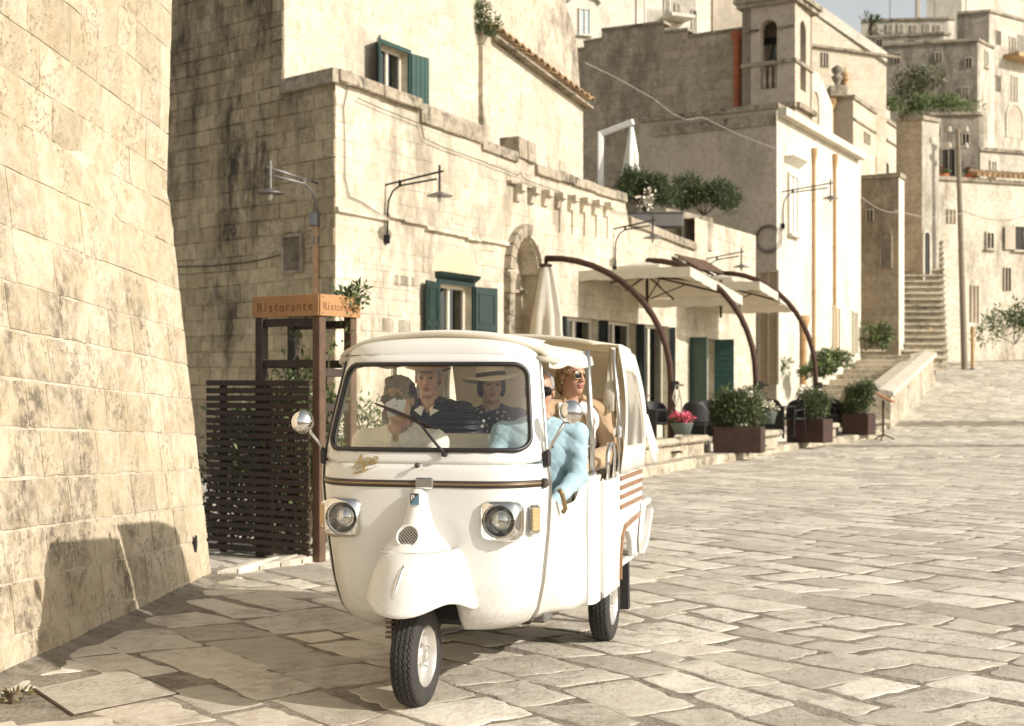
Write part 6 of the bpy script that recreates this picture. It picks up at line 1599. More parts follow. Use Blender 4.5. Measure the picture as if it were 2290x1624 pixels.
# canvas door and corner column
def cloth_panel(name, x0, y0, y1, zbot, ztop, mat, seed, topsag=.03, x1=None, nx=26, nz=16, amp=.007):
    g = random.Random(seed); a1, a2 = g.uniform(0, 6), g.uniform(0, 6); x1 = x0 if x1 is None else x1
    def fn(i, j):
        zt = ztop-topsag*math.sin(math.pi*i)**.8; z = lerp(zbot(i) if callable(zbot) else zbot, zt, j)
        return Vector((lerp(x0, x1, i)+amp*math.sin(i*9+a1+j*2)+amp*.6*math.sin(i*17+j*5+a2)+.006*math.sin(j*7), lerp(y0, y1, i), z))
    m_ = MB(); m_.grid(fn, nx, nz); o = m_.build(name, mat, taxi, smooth=True); s_ = o.modifiers.new('thick', 'SOLIDIFY'); s_.thickness = .006; return o
m_ = MB()
def door1(i, j):
    zt = .990-.085*math.sin(math.pi*min(1, i*1.15+.02))**.8*(1 if i < .9 else .6); z = lerp(lerp(.365, .345, i), zt, j); wf = interp(z, ZK, WK)+.006; ef = interp(z, ZK, EK)+.025
    return Vector((lerp(wf, .592, smooth01(i*1.6))+.006*math.sin(i*9+1+j*2)*i+.004*math.sin(i*17+j*5)+.005*math.sin(j*7)*i, lerp(ef, 1.17, i), z))
m_.grid(door1, 28, 18); o = m_.build('canvas_door', M_whood, taxi, smooth=True); s_ = o.modifiers.new('thick', 'SOLIDIFY'); s_.thickness = .006
cloth_panel('canvas_door', .612, 1.48, 1.90, .38, .985, M_whood, 2, .03, x1=.630, amp=.006)
m_ = MB(); pr = []
cx_, cy_, hx_, hy_ = .56, 1.33, .062, .135
for k in range(28):
    t = 2*math.pi*k/28; e = 3.2; c, s_ = math.cos(t), math.sin(t); q = (abs(c/hx_)**e+abs(s_/hy_)**e)**(-1/e); pr.append((cx_+q*c, cy_+q*s_))
m_.prism(pr, .315, .995); o = m_.build('corner_column', M_paint, taxi); shade(o, 40)
m_ = MB(); m_.prism([(cx_+(a-cx_)*1.05, cy_+(b-cy_)*1.03) for a, b in pr], .996, 1.012); m_.build('column_cap', M_paint, taxi)
m_ = MB(); m_.prism([(-a, b) for a, b in pr], .315, .995); o = m_.build('corner_column', M_paint, taxi); shade(o, 40)
for sx in (1, -1):
    m_ = MB(); m_.tube([(sx*.585, 1.34, 1.0), (sx*.578, 1.335, 1.3), (sx*.558, 1.32, 1.70)], .0175, 12); m_.build('roof_post', M_steel, taxi, smooth=True)
    m_ = MB(); m_.lathe([(.03, 0), (.03, .008), (.02, .02)], (sx*.585, 1.34, 1.012), 12); m_.build('post_foot', M_steel, taxi)
m_ = MB(); m_.tube([(.585, 1.335, 1.17), (-.585, 1.335, 1.17)], .013, 10); m_.build('grab_rail', M_steel, taxi, smooth=True)
m_ = MB(); m_.tube([(.60, .40, 1.0), (.615, .40, .98), (.615, .48, .90), (.60, .5, .88)], .012, 8); m_.build('door_handle', M_trim, taxi, smooth=True)
m_ = MB(); m_.tube([(.62, 1.60, .97), (.625, 1.60, 1.12), (.625, 1.66, 1.17), (.625, 1.76, 1.17), (.625, 1.80, 1.12), (.62, 1.80, .97)], .014, 10); m_.build('side_hoop', M_chrome, taxi, smooth=True)
# rear body with wood slats
def body_side(sx):
    x = sx*.635
    prof = [(1.46, .97), (1.90, .97), (1.92, 1.0), (2.78, 1.0), (2.82, .66), (2.70, .44), (2.44, .44), (2.40, .53), (2.28, .61), (2.12, .625), (2.02, .575), (1.965, .48), (1.945, .315), (1.46, .315)]
    m_ = MB(); m_.extr([(x, y, z) for y, z in prof], (-sx*.035, 0, 0)); o = bevel(m_.build('rear_side', M_paint, taxi), .008, 2); return o
for sx in (1, -1):
    rs = body_side(sx)
    for k, z in enumerate((.955, .90, .845, .785)):
        m_ = MB(); m_.cbox((sx*.640, 2.35, z), (.014, .80, .026), .004); so_ = m_.build('wood_slat', M_vwood, taxi)
        m_ = MB()
        for y in (2.02, 2.35, 2.68): m_.cbox((sx*.6485, y, z), (.005, .012, .012), .002)
        m_.build('screw', M_steel, so_)
    ap = [(2.80, .705), (2.40, .69), (2.10, .672), (1.985, .61), (1.945, .50), (1.93, .36)]
    m_ = MB()
    for a, b in zip(ap[:-1], ap[1:]):
        d = Vector((0, b[0]-a[0], b[1]-a[1])); pn = Vector((0, -d.z, d.y)).normalized()*.030; m_.slab(Vector((sx*.6365, a[0], a[1]))-pn*0, d, -pn if pn.y < 0 else pn, (sx*.010, 0, 0))
    m_.build('arch_trim', M_vwood, taxi)
    m_ = MB(); m_.extr([(sx*.60, 2.46, .44), (sx*.60, 2.46, .10), (sx*.60, 2.53, .10), (sx*.60, 2.50, .44)], (-sx*.17, 0, 0)); m_.build('mudflap', M_rubber, taxi)
    m_ = MB(); P = [(sx*.655, 2.62, .44), (sx*.675, 2.70, .52), (sx*.68, 2.86, .70), (sx*.67, 2.86, .76), (sx*.65, 2.74, .74), (sx*.655, 2.60, .52)]; m_.tube(P+[P[0]], .022, 4); m_.build('lamp_guard', M_paint, taxi)
m_ = MB(); m_.cbox((0, 2.80, .80), (1.26, .04, .42), .01); m_.cbox((0, 2.2, .42), (1.22, 1.2, .04), .008); m_.build('rear_panel', M_paint, taxi)
m_ = MB(); m_.cbox((.60, 1.70, .33), (.05, .5, .04), .008); m_.build('sill_step', M_grey, taxi)
# seats
for (y0, zc, xb) in ((.80, .72, 1.0), (2.02, .74, 1.12)):
    m_ = MB(); m_.cbox((0, y0+.12, zc-.08), (xb, .50, .16), .05); m_.build('seat_cushion', M_seat, taxi, smooth=False)
for (y0, z0, z1, xb) in ((1.13, .74, 1.245, 1.02), (2.48, .74, 1.30, 1.14)):
    m_ = MB(); m_.cbox((0, y0, (z0+z1)/2), (xb, .10, z1-z0), .045, Matrix.Rotation(R(6), 3, 'X')); m_.build('seat_back', M_seat, taxi)
m_ = MB(); m_.cbox((0, 1.08, .52), (1.02, .03, .42), .01); m_.build('bulkhead', M_paint, taxi)
# steering bar
m_ = MB(); m_.tube([(-.62+.02, .52, 1.0), (-.5, .45, 1.03), (-.3, .42, 1.02), (-.1, .45, 1.03), (.02, .52, 1.0)], .014, 8); m_.tube([(-.3, .42, 1.02), (-.2, .28, .5)], .02, 8); m_.build('handlebar', M_gasket, taxi, smooth=True)
# canvas roof
def roof(i, j):
    a = 2*i-1; y = lerp(.335+.10*abs(a)**3.0, 1.44, j)
    wv = .535+.02*j; x = a*wv
    z = 1.668+.088*(1-abs(a)**2.2)+.016*math.sin(math.pi*min(1, j*1.2))*(1-abs(a)**4)+.006*math.sin(a*9+j*6)*j-(.012 if abs(a) > .99 else 0)
    return Vector((x, y, z-.010*abs(a)**8*(1-j)))
m_ = MB(); m_.grid(roof, 44, 24); o = m_.build('canvas_roof', M_whood, taxi, smooth=True); s_ = o.modifiers.new('thick', 'SOLIDIFY'); s_.thickness = .010; s_.offset = 1
m_ = MB(); m_.tube([roof(i, 0)+Vector((0, -.008, .004)) for i in np.linspace(0, 1, 40)], .013, 8); m_.build('roof_piping', M_hood, taxi, smooth=True)
m_ = MB(); m_.tube([roof(i, 0)+Vector((0, .012, -.022)) for i in np.linspace(0, 1, 40)], .010, 8); m_.build('roof_seal', M_hood, taxi, smooth=True)
for sx in (1, -1):
    m_ = MB(); m_.grid(lambda i, j: roof(1 if sx > 0 else 0, i)+Vector((sx*(.004+.012*j*math.sin(i*8)), 0, -(.045+.02*math.sin(i*5+1)**2)*j+.006)), 30, 4); o = m_.build('roof_valance', M_whood, taxi, smooth=True); s_ = o.modifiers.new('thick', 'SOLIDIFY'); s_.thickness = .005
    m_ = MB(); b_ = roof(1 if sx > 0 else 0, 0); m_.tube([b_+Vector((-sx*.05, -.03, -.005)), b_+Vector((sx*.0, -.01, -.012)), b_+Vector((sx*.03, .06, -.02)), b_+Vector((sx*.03, .13, -.012))], [.014, .017, .014, .006], 8); m_.build('roof_strap', M_hood, taxi, smooth=True)
# rear hood
def hoodtop(i, j):
    a = 2*i-1; y = lerp(1.47, 2.62, j); ar = 1-abs(a)**2.6
    z = 1.72+.045*ar+.035*math.sin(math.pi*(.25+.6*j))-(.10*max(0, j-.7)/.3)**1.0*.35-.012*math.sin(j*math.pi*3)**2*ar
    x = a*(.575+.035*math.sin(math.pi*j*.6)); return Vector((x, y, z))
m_ = MB(); m_.grid(hoodtop, 36, 22); o = m_.build('rear_hood', M_hood, taxi, smooth=True); s_ = o.modifiers.new('thick', 'SOLIDIFY'); s_.thickness = .008
m_ = MB(); m_.tube([hoodtop(i, 0) for i in np.linspace(0, 1, 30)], .013, 8); m_.build('hood_hem', M_hood, taxi, smooth=True)
def hback(i, j):
    t = hoodtop(i, 1); a = 2*i-1; b_ = Vector((a*.62, 2.84, .985)); p = t.lerp(b_, j); p.y += .05*math.sin(math.pi*j)+.010*math.sin(i*21)*math.sin(math.pi*j); return p
m_ = MB(); m_.grid(hback, 26, 14); o = m_.build('hood_back', M_hood, taxi, smooth=True); s_ = o.modifiers.new('thick', 'SOLIDIFY'); s_.thickness = .006
def hside(sx):
    """quarter panel with a window hole, param y/z"""
    def pt(f, h):
        top = hoodtop(1 if sx > 0 else 0, lerp(.50, 1, f)); bot = Vector((sx*.645, lerp(1.93, 2.84, f), .985)); p = top.lerp(bot, h)
        p.x += sx*(.030*math.sin(math.pi*h)+.008*math.sin(f*13+h*4)); p.y += .03*math.sin(math.pi*h)*f; return p
    fa, fb, ha, hb = .16, .84, .20, .80
    m_ = MB(); F_ = [0, .05, .10, fa]+list(np.linspace(fa, fb, 7)[1:])+[.9, .95, 1]; H_ = [0, .05, .1, .15, ha]+list(np.linspace(ha, hb, 7)[1:])+[.86, .93, 1]
    nF_ = len(F_); 
    vs = [pt(f, h) for h in H_ for f in F_]; fs = []
    for j in range(len(H_)-1):
        for i in range(nF_-1):
            fm, hm = (F_[i]+F_[i+1])/2, (H_[j]+H_[j+1])/2
            if fa < fm < fb and ha < hm < hb: continue
            fs.append((j*nF_+i, j*nF_+i+1, (j+1)*nF_+i+1, (j+1)*nF_+i))
    m_.add(vs, fs); o = m_.build('hood_side', M_whood, taxi, smooth=True); s_ = o.modifiers.new('thick', 'SOLIDIFY'); s_.thickness = .006
    m_ = MB(); m_.grid(lambda i, j: pt(lerp(fa, fb, i), lerp(ha, hb, j))+Vector((-sx*.002, 0, 0)), 8, 8); m_.build('hood_window', M_clear, taxi, smooth=True)
    m_ = MB(); loop = [pt(lerp(fa, fb, q), ha) for q in np.linspace(0, 1, 8)]+[pt(fb, lerp(ha, hb, q)) for q in np.linspace(0, 1, 8)[1:]]+[pt(lerp(fb, fa, q), hb) for q in np.linspace(0, 1, 8)[1:]]+[pt(fa, lerp(hb, ha, q)) for q in np.linspace(0, 1, 8)[1:]]
    m_.tube(loop, .007, 6, caps=False); m_.build('window_piping', M_hood, taxi, smooth=True)
hside(1); hside(-1)
# gathered side curtain and loose flap at the rear corner
def curtain(i, j):
    z = lerp(1.735, 1.34, j); return Vector((.575+.028*math.sin(i*15)*(.4+j)-.02*j, lerp(1.97, 2.13, i)+.06*math.sin(j*3)*(.5-i)-.10*(1-j)*0+.02*math.sin(i*9+j*3), z+.03*math.sin(i*6)*j))
m_ = MB(); m_.grid(curtain, 36, 14); o = m_.build('side_curtain', M_hood, taxi, smooth=True); s_ = o.modifiers.new('thick', 'SOLIDIFY'); s_.thickness = .006
m_ = MB()
def flap(i, j):
    return Vector((.64+.06*j+.02*math.sin(i*7), lerp(2.70, 2.90, i)+.12*j, lerp(1.32, 1.00+.06*i, j)))
m_.grid(flap, 10, 10); o = m_.build('hood_flap', M_whood, taxi, smooth=True); s_ = o.modifiers.new('thick', 'SOLIDIFY'); s_.thickness = .005
for (y, z0, z1) in ((1.93, .98, 1.72), (2.03, 1.0, 1.55)):
    m_ = MB(); m_.tube([(.628, y, z0), (.628, y+.01, (z0+z1)/2), (.60, y-.03, z1)], .012, 8); m_.build('hood_post', M_steel if y < 1.95 else M_white, taxi, smooth=True)
m_ = MB(); m_.lathe([(.022, 0), (.026, .015), (.026, .05), (.018, .065)], (.628, 1.93, 1.20), 12); m_.build('hood_clamp', M_chrome, taxi)
# mirrors
def mirror(c, base, r, yaw):
    root = empty('mirror', (0, 0, 0)); root.parent = taxi
    Mz = Matrix.Rotation(yaw, 3, 'Z') @ Matrix.Rotation(R(90), 3, 'X')
    m_ = MB(); m_.lathe([(r*.98, -.012), (r, -.006), (r*.97, .006), (r*.84, .018), (r*.5, .028), (r*.2, .032), (.001, .033)], c, 26, Mz, caps=False); m_.build('mirror_shell', M_chrome, root, smooth=True)
    m_ = MB(); m_.lathe([(r*.97, -.010), (.001, -.010)], c, 26, Mz, caps=False); m_.build('mirror_glass', M_refl, root)
    m_ = MB(); e = Vector(base); c_ = Vector(c); m_.tube([e, e+Vector((math.copysign(.02, c_.x), -.01, .03)), c_.lerp(e, .12)], .0085, 8); m_.build('mirror_stalk', M_steel, root, smooth=True)
    m_ = MB(); m_.cbox(e+Vector((0, 0, -.03)), (.035, .04, .075), .008); m_.build('mirror_bracket', M_gasket, root)
mirror((-.655, .20, 1.325), (-.568, .265, 1.185), .057, R(28)); mirror((.690, .24, 1.380), (.570, .265, 1.185), .058, R(-6))
# wiper, washer jet, cards behind the glass
a = on_face(968*1.0, 1000, .02)
P0 = on_face(995, 1016, .016); P1 = on_face(925, 928, .034)
B0, B1 = on_face(838, 902, .022), on_face(978, 960, .022)
m_ = MB(); m_.tube([P0, P0.lerp(P1, .5)+Vector((0, -.012, 0)), P1], [.009, .007, .006], 6); wi = m_.build('wiper', M_gasket, taxi, smooth=True)
m_ = MB(); m_.tube([B0, B0.lerp(B1, .33)+Vector((0, -.005, .002)), B0.lerp(B1, .66)+Vector((0, -.005, .002)), B1], [.004, .009, .009, .004], 6); m_.build('blade', M_gasket, wi)
m_ = MB(); m_.lathe([(.014, 0), (.012, .02), (.005, .024)], P0, 12, Matrix.Rotation(R(90), 3, 'X')); m_.build('pivot', M_gasket, wi)
p = on_face(937, 1040, 0); m_ = MB(); m_.tube([p, p+Vector((0, -.022, .002))], .006, 8); m_.lathe([(.004, 0), (.013, .006), (.013, .014), (.004, .02)], p+Vector((0, -.018, 0)), 12, Matrix.Rotation(R(90), 3, 'X')); m_.build('washer_jet', plain('jet_cap', (.06, .03, .03), .5), taxi, smooth=True)
def card(u0, v0, u1, v1, u2, v2, u3, v3, off, name='windscreen_card'):
    q = [on_face(u, v, off) for u, v in ((u0, v0), (u1, v1), (u2, v2), (u3, v3))]; m_ = MB(); m_.extr(q, (0, .0015, 0)); return m_.build(name, M_paper, taxi)
card(861, 902, 884, 889, 890, 914, 870, 930, -.012)
cd = card(888, 894, 908, 894, 903, 925, 868, 933, -.017)
c = on_face(883, 912, -.0155); text_mesh('print', '17', .030, .0004, M_ink, cd, Matrix.Translation(c+Vector((-.0, -.001, 0))) @ Matrix.Rotation(R(90), 4, 'X') @ Matrix.Rotation(R(8), 4, 'Z'))
# ------------------------------------------------------------------ people (signed-distance figures meshed with surface nets)
class SD:
    def __init__(s): s.p = []
    def cone(s, a, ra, b, rb, k=.02, sub=False): s.p.append(('c', np.array(a, float), ra, np.array(b, float), rb, k, sub)); return s
    def ell(s, c, r, k=.02, rot=None, sub=False): s.p.append(('e', np.array(c, float), np.array(r, float), rot, 0, k, sub)); return s
    def bounds(s):
        lo, hi = np.full(3, 9e9), np.full(3, -9e9)
        for q in s.p:
            if q[6]: continue
            if q[0] == 'c':
                lo = np.minimum(lo, np.minimum(q[1]-q[2], q[3]-q[4])); hi = np.maximum(hi, np.maximum(q[1]+q[2], q[3]+q[4]))
            else: lo = np.minimum(lo, q[1]-q[2].max()); hi = np.maximum(hi, q[1]+q[2].max())
        return lo-.03, hi+.03
    def eval(s, ax):
        F = np.full(tuple(len(a) for a in ax), 1.0, np.float32)
        for q in s.p:
            mg = q[5]+.03
            if q[0] == 'c': lo = np.minimum(q[1]-q[2], q[3]-q[4])-mg; hi = np.maximum(q[1]+q[2], q[3]+q[4])+mg
            else: lo, hi = q[1]-q[2].max()-mg, q[1]+q[2].max()+mg
            sl = tuple(slice(max(0, np.searchsorted(ax[i], lo[i])-1), np.searchsorted(ax[i], hi[i])+1) for i in range(3))
            X, Y, Z = np.meshgrid(*[ax[i][sl[i]] for i in range(3)], indexing='ij', sparse=True)
            if X.size*Y.size*Z.size == 0: continue
            if q[0] == 'c':
                a, ra, b, rb = q[1:5]; d = b-a; L2 = max(1e-9, float(d@d))
                h = np.clip(((X-a[0])*d[0]+(Y-a[1])*d[1]+(Z-a[2])*d[2])/L2, 0, 1)
                D = np.sqrt((X-a[0]-d[0]*h)**2+(Y-a[1]-d[1]*h)**2+(Z-a[2]-d[2]*h)**2)-(ra+(rb-ra)*h)
            else:
                c, r, rot = q[1:4]; x, y, z = X-c[0], Y-c[1], Z-c[2]
                if rot is not None:
                    x, y, z = (rot[0][0]*x+rot[1][0]*y+rot[2][0]*z, rot[0][1]*x+rot[1][1]*y+rot[2][1]*z, rot[0][2]*x+rot[1][2]*y+rot[2][2]*z)
                k0 = np.sqrt((x/r[0])**2+(y/r[1])**2+(z/r[2])**2); k1 = np.sqrt((x/r[0]**2)**2+(y/r[1]**2)**2+(z/r[2]**2)**2)+1e-9
                D = k0*(k0-1)/k1
            D = D.astype(np.float32); f = F[sl]; k = q[5]
            if q[6]:
                h = np.clip(.5-.5*(f+D)/k, 0, 1); F[sl] = f*(1-h)-D*h+k*h*(1-h)
            else:
                h = np.clip(.5+.5*(f-D)/k, 0, 1); F[sl] = f*(1-h)+D*h-k*h*(1-h)
        return F
def axis(lo, hi, fine, coarse=.012, fn=.0045):
    out = [lo]
    while out[-1] < hi:
        x = out[-1]; out.append(x+(fn if any(a <= x <= b for a, b in fine) else coarse))
    return np.array(out)
def surfnets(ax, F):
    S = F < 0; nx, ny, nz = F.shape
    cs = np.zeros((nx-1, ny-1, nz-1), np.int8); off = [(i, j, k) for i in (0, 1) for j in (0, 1) for k in (0, 1)]
    for i, j, k in off: cs += S[i:nx-1+i, j:ny-1+j, k:nz-1+k]
    act = (cs > 0) & (cs < 8); I, J, K = np.nonzero(act); n = len(I)
    idx = np.full(cs.shape, -1, np.int32); idx[I, J, K] = np.arange(n)
    pos = np.zeros((n, 3)); cnt = np.zeros(n)
    for a, o in enumerate(off):
        for d in range(3):
            if o[d]: continue
            o2 = list(o); o2[d] = 1
            f0 = F[I+o[0], J+o[1], K+o[2]]; f1 = F[I+o2[0], J+o2[1], K+o2[2]]; m = (f0 < 0) != (f1 < 0)
            t = np.where(m, f0/np.where(f0 == f1, 1, f0-f1), 0)
            p0 = np.stack([ax[0][I+o[0]], ax[1][J+o[1]], ax[2][K+o[2]]], 1); p1 = np.stack([ax[0][I+o2[0]], ax[1][J+o2[1]], ax[2][K+o2[2]]], 1)
            pos[m] += (p0+(p1-p0)*t[:, None])[m]; cnt[m] += 1
    pos /= np.maximum(1, cnt)[:, None]; faces = []
    for d in range(3):
        e1, e2 = (d+1) % 3, (d+2) % 3
        sl0 = [slice(1, None)]*3; sl0[d] = slice(0, -1); sh = [slice(None)]*3
        A = np.take(S, range(0, S.shape[d]-1), axis=d); B = np.take(S, range(1, S.shape[d]), axis=d)
        ch = A != B; P = np.argwhere(ch)
        P = P[(P[:, e1] > 0) & (P[:, e2] > 0) & (P[:, e1] < F.shape[e1]-1) & (P[:, e2] < F.shape[e2]-1)]
        def g(a, b):
            q = P.copy(); q[:, e1] -= a; q[:, e2] -= b; return idx[q[:, 0], q[:, 1], q[:, 2]]
        q = np.stack([g(1, 1), g(0, 1), g(0, 0), g(1, 0)], 1); inside = A[P[:, 0], P[:, 1], P[:, 2]]
        q[~inside] = q[~inside][:, ::-1]; faces.append(q[(q >= 0).all(1)])
    return pos, np.concatenate(faces)
def sd_mesh(name, sd, mats, parent, base, fine=((), (), ()), coarse=.012, fn=.0045, disp=None, assign=None):
    lo, hi = sd.bounds(); ax = [axis(lo[i], hi[i], fine[i], coarse, fn) for i in range(3)]
    F = sd.eval(ax)
    if disp is not None:
        X, Y, Z = np.meshgrid(*ax, indexing='ij', sparse=True); F = F+disp(X, Y, Z).astype(np.float32)
    V, Q = surfnets(ax, F); V0 = V.copy(); V = V-np.array(base)
    me = bpy.data.meshes.new(name); me.vertices.add(len(V)); me.vertices.foreach_set('co', V.ravel().astype(np.float32))
    me.loops.add(len(Q)*4); me.loops.foreach_set('vertex_index', Q.ravel().astype(np.int32))
    me.polygons.add(len(Q)); me.polygons.foreach_set('loop_start', (np.arange(len(Q))*4).astype(np.int32))
    for m in mats: me.materials.append(m)
    if assign is not None: me.polygons.foreach_set('material_index', assign(V0[Q].mean(1)).astype(np.int32))
    me.polygons.foreach_set('use_smooth', np.ones(len(Q), bool)); me.update(calc_edges=True)
    o = bpy.data.objects.new(name, me); COL.objects.link(o)
    if parent is not None: o.parent = parent
    return o
def skin(name, c):
    t = NT(name); v = t.obj(); n1 = t.noise(v, 9, 4)
    t.col(t.ramp(n1, [(0.3, tuple(x*y for x, y in zip(c, (.92, .84, .80)))), (0.7, c)])).p(Roughness=.5)
    t.b.inputs['Subsurface Weight'].default_value = .12; t.b.inputs['Subsurface Radius'].default_value = (.012, .005, .003); t.bump(t.noise(v, 90, 5, .7), .3, .003); return t.mat
M_lip = plain('lips', (0.36, 0.13, 0.105), .45); M_white_eye = plain('eye_white', (0.36, 0.30, 0.26), .4); M_iris = plain('iris', (0.05, 0.03, 0.02), .3)
M_sun = plain('dark_lens', (0.008, 0.007, 0.007), .3); M_goldf = plain('gold_frame', (.45, .32, .16), .3, .8); M_pearl = plain('pearl', (.72, .68, .6), .25)
def hair_mat(name, a, b):
    t = NT(name); v = t.vmul(t.obj(), (60, 60, 14)); n1 = t.noise(v, 1.6, 6, .6, 1.2)
    t.col(t.ramp(n1, [(.38, a), (.62, b)])).p(Roughness=.45); t.bump(n1, .7, .006); return t.mat

def person(label, H, face_yaw, pitch, body_yaw, pelvis, arms, skin_m, shoulder=.185, head_s=1.0, female=False, hands=True, chest=1.0, leg_yaw=0):
    """H head centre; arms = ((elbow, wrist, hand_dir) right-of-picture, same left) in taxi coordinates. Returns parts to dress."""
    H = Vector(H); Pv = Vector(pelvis); yw = R(body_yaw)
    l = Vector((math.cos(yw), math.sin(yw), 0)); f = Vector((math.sin(yw), -math.cos(yw), 0)); up = Vector((0, 0, 1))
    fy = R(face_yaw); Rh = Matrix.Rotation(fy, 3, 'Z') @ Matrix.Rotation(R(pitch), 3, 'X')
    hs_ = head_s
    def hp(x, fw, z): return H+Rh @ (Vector((x, -fw, z))*hs_)
    rot = [[Rh[i][j] for j in range(3)] for i in range(3)]
    def hr(x, fw, z): return (x*hs_, fw*hs_, z*hs_)
    N = H+Vector((0, 0, -.175*hs_))-f*.025
    S = {1: N+l*shoulder-up*.055, -1: N-l*shoulder-up*.055}
    wst = Pv.lerp(N, .42); cst = Pv.lerp(N, .74)
    A = {1: [Vector(p) for p in arms[0][:2]], -1: [Vector(p) for p in arms[1][:2]]}
    ry = [[math.cos(yw), -math.sin(yw), 0], [math.sin(yw), math.cos(yw), 0], [0, 0, 1]]
    ly = R(leg_yaw); ll = Vector((math.cos(ly), math.sin(ly), 0)); lf = Vector((math.sin(ly), -math.cos(ly), 0))
    sd = SD()
    sd.ell(cst, (.165*chest, .105*chest, .17), .04, ry).ell(wst, (.14*chest, .098*chest, .14), .04, ry).ell(Pv+up*.02, (.165, .115, .11), .04, ry)
    sd.cone(S[1], .058, S[-1], .058, .05); sd.cone(N-up*.03, .058, hp(0, -.015, -.05), .052, .03)
    for s_ in (1, -1):
        e, w = A[s_]; sd.cone(S[s_], .052, e, .038, .03).cone(e, .038, w, .026, .012)
        hip = Pv+ll*s_*.08; kn = hip+lf*.40+ll*s_*.02+up*.03; an = kn+lf*.03-up*.36; sd.cone(hip, .078, kn, .055, .03).cone(kn, .052, an, .035, .02).cone(an, .036, an+lf*.13-up*.02, .03, .02)
    fineb = [[], [], []]
    # head
    sd.ell(hp(0, -.012, .030), hr(.074, .094, .087), .02, rot).ell(hp(0, .028, -.035), hr(.057, .062, .080), .025, rot).ell(hp(0, .060, -.094), hr(.026 if female else .031, .022, .020), .02, rot)
    for s_ in (1, -1):
        sd.ell(hp(s_*.036, .056, -.022), hr(.024, .022, .028), .02, rot).ell(hp(s_*.076, -.004, -.006), hr(.008, .019, .030), .008, rot)
        sd.ell(hp(s_*.031, .098, .006), hr(.018, .017, .012), .012, rot, True); sd.ell(hp(s_*.0115, .096, -.030), hr(.0085, .010, .0075), .006, rot)
    sd.ell(hp(0, .080, .026), hr(.048, .014, .010), .014, rot).cone(hp(0, .086, .012), .0075*hs_, hp(0, .106, -.026), .0115*hs_, .01)
    sd.ell(hp(0, .088, -.056), hr(.022, .010, .0055), .006, rot).ell(hp(0, .086, -.068), hr(.019, .011, .0065), .006, rot).ell(hp(0, .096, -.062), hr(.03, .006, .0016), .003, rot, True)
    if hands:
        for s_, arm in ((1, arms[0]), (-1, arms[1])):
            w = A[s_][1]; hd = Vector(arm[2]).normalized(); side = hd.cross(up); side = (side if side.length > .1 else Vector((1, 0, 0))).normalized(); dn = hd.cross(side).normalized()
            if dn.z > 0: dn = -dn
            pc = w+hd*.05; rp = Matrix((side, hd, dn)).transposed(); sd.ell(pc, (.040, .050, .017), .012, [[rp[i][j] for j in range(3)] for i in range(3)])
            for k, (ox, L) in enumerate(((-.030, .060), (-.010, .072), (.011, .067), (.030, .052))):
                b0 = pc+hd*.038+side*ox; b1 = b0+hd*L*.5+dn*.008; b2 = b1+hd*L*.35+dn*.026; sd.cone(b0, .0095, b1, .0085, .004).cone(b1, .0085, b2, .007, .004)
            t0 = pc-hd*.02-side*.036*s_; t1 = t0+hd*.035-side*.022*s_+dn*.012; t2 = t1+hd*.026-side*.002*s_+dn*.010; sd.cone(t0, .012, t1, .0095, .008).cone(t1, .0095, t2, .008, .004)
            for i in range(3): fineb[i].append((min(w[i], b2[i])-.07, max(w[i], b2[i])+.07))
    for i in range(3): fineb[i].append((H[i]-.115, H[i]+(.115 if i < 2 else .12)))
    lips = np.array(hp(0, .095, -.062)); Rn = np.array(Rh)
    def asg(c):
        q = (c-lips) @ Rn; m = ((np.abs(q[:, 0])/.024)**2+(np.abs(q[:, 2])/.011)**2 < 1) & (np.abs(q[:, 1]) < .02)
        return np.where(m, 1, 0)
    base = Pv
    o = sd_mesh('person', sd, [skin_m, M_lip], None, base, fineb, .013, .0042, None, asg)
    Mw = Matrix.Translation(VLOC) @ Matrix.Rotation(-VA, 4, 'Z'); o.location = Mw @ Vector(base); o.rotation_euler = (0, 0, -VA)
    tag(o, label, 'person', 'people riding in the three-wheeled taxi')
    d = dict(o=o, base=base, hp=hp, hr=hr, rot=rot, Rh=Rh, N=N, S=S, A=A, l=l, f=f, up=up, cst=cst, wst=wst, Pv=Pv, ry=ry, H=H, hs=hs_, chest=chest, ll=ll, lf=lf)
    # eyes
    for s_ in (1, -1):
        m_ = MB(); c = hp(s_*.031, .0775, .005)-Vector(base); m_.lathe([(.0125*math.sin(t), .0125*math.cos(t)) for t in np.linspace(.05, 3.1, 9)], c, 12, None); e = m_.build('eye', M_white_eye, o, smooth=True)
        m_ = MB(); c2 = hp(s_*.031, .0895, .005)-Vector(base); m_.lathe([(.0068, 0), (.005, .0015), (.0005, .002)], c2, 12, Rh @ Matrix.Rotation(R(90), 3, 'X')); m_.build('iris', M_iris, e)
    for s_ in (1, -1):
        m_ = MB(); B = Vector(base); m_.grid(lambda i, j: hp(s_*.031+.0155*math.cos(math.pi*i), .0775+.0140*math.sin(math.pi*i*.999+.001)*math.cos(1.2*j-.1), .005+.0135*math.sin(1.45-1.25*j)*(.55+.45*math.sin(math.pi*i)))-B, 10, 5); m_.build('eyelid', skin_m, o, smooth=True)
    return d
def brow(d, c):
    for s_ in (1, -1):
        m_ = MB(); B = Vector(d['base']); m_.tube([d['hp'](s_*.014, .090, .028)-B, d['hp'](s_*.032, .088, .034)-B, d['hp'](s_*.050, .074, .027)-B], [.003, .0042, .0015], 6); m_.build('eyebrow', c, d['o'], smooth=True)
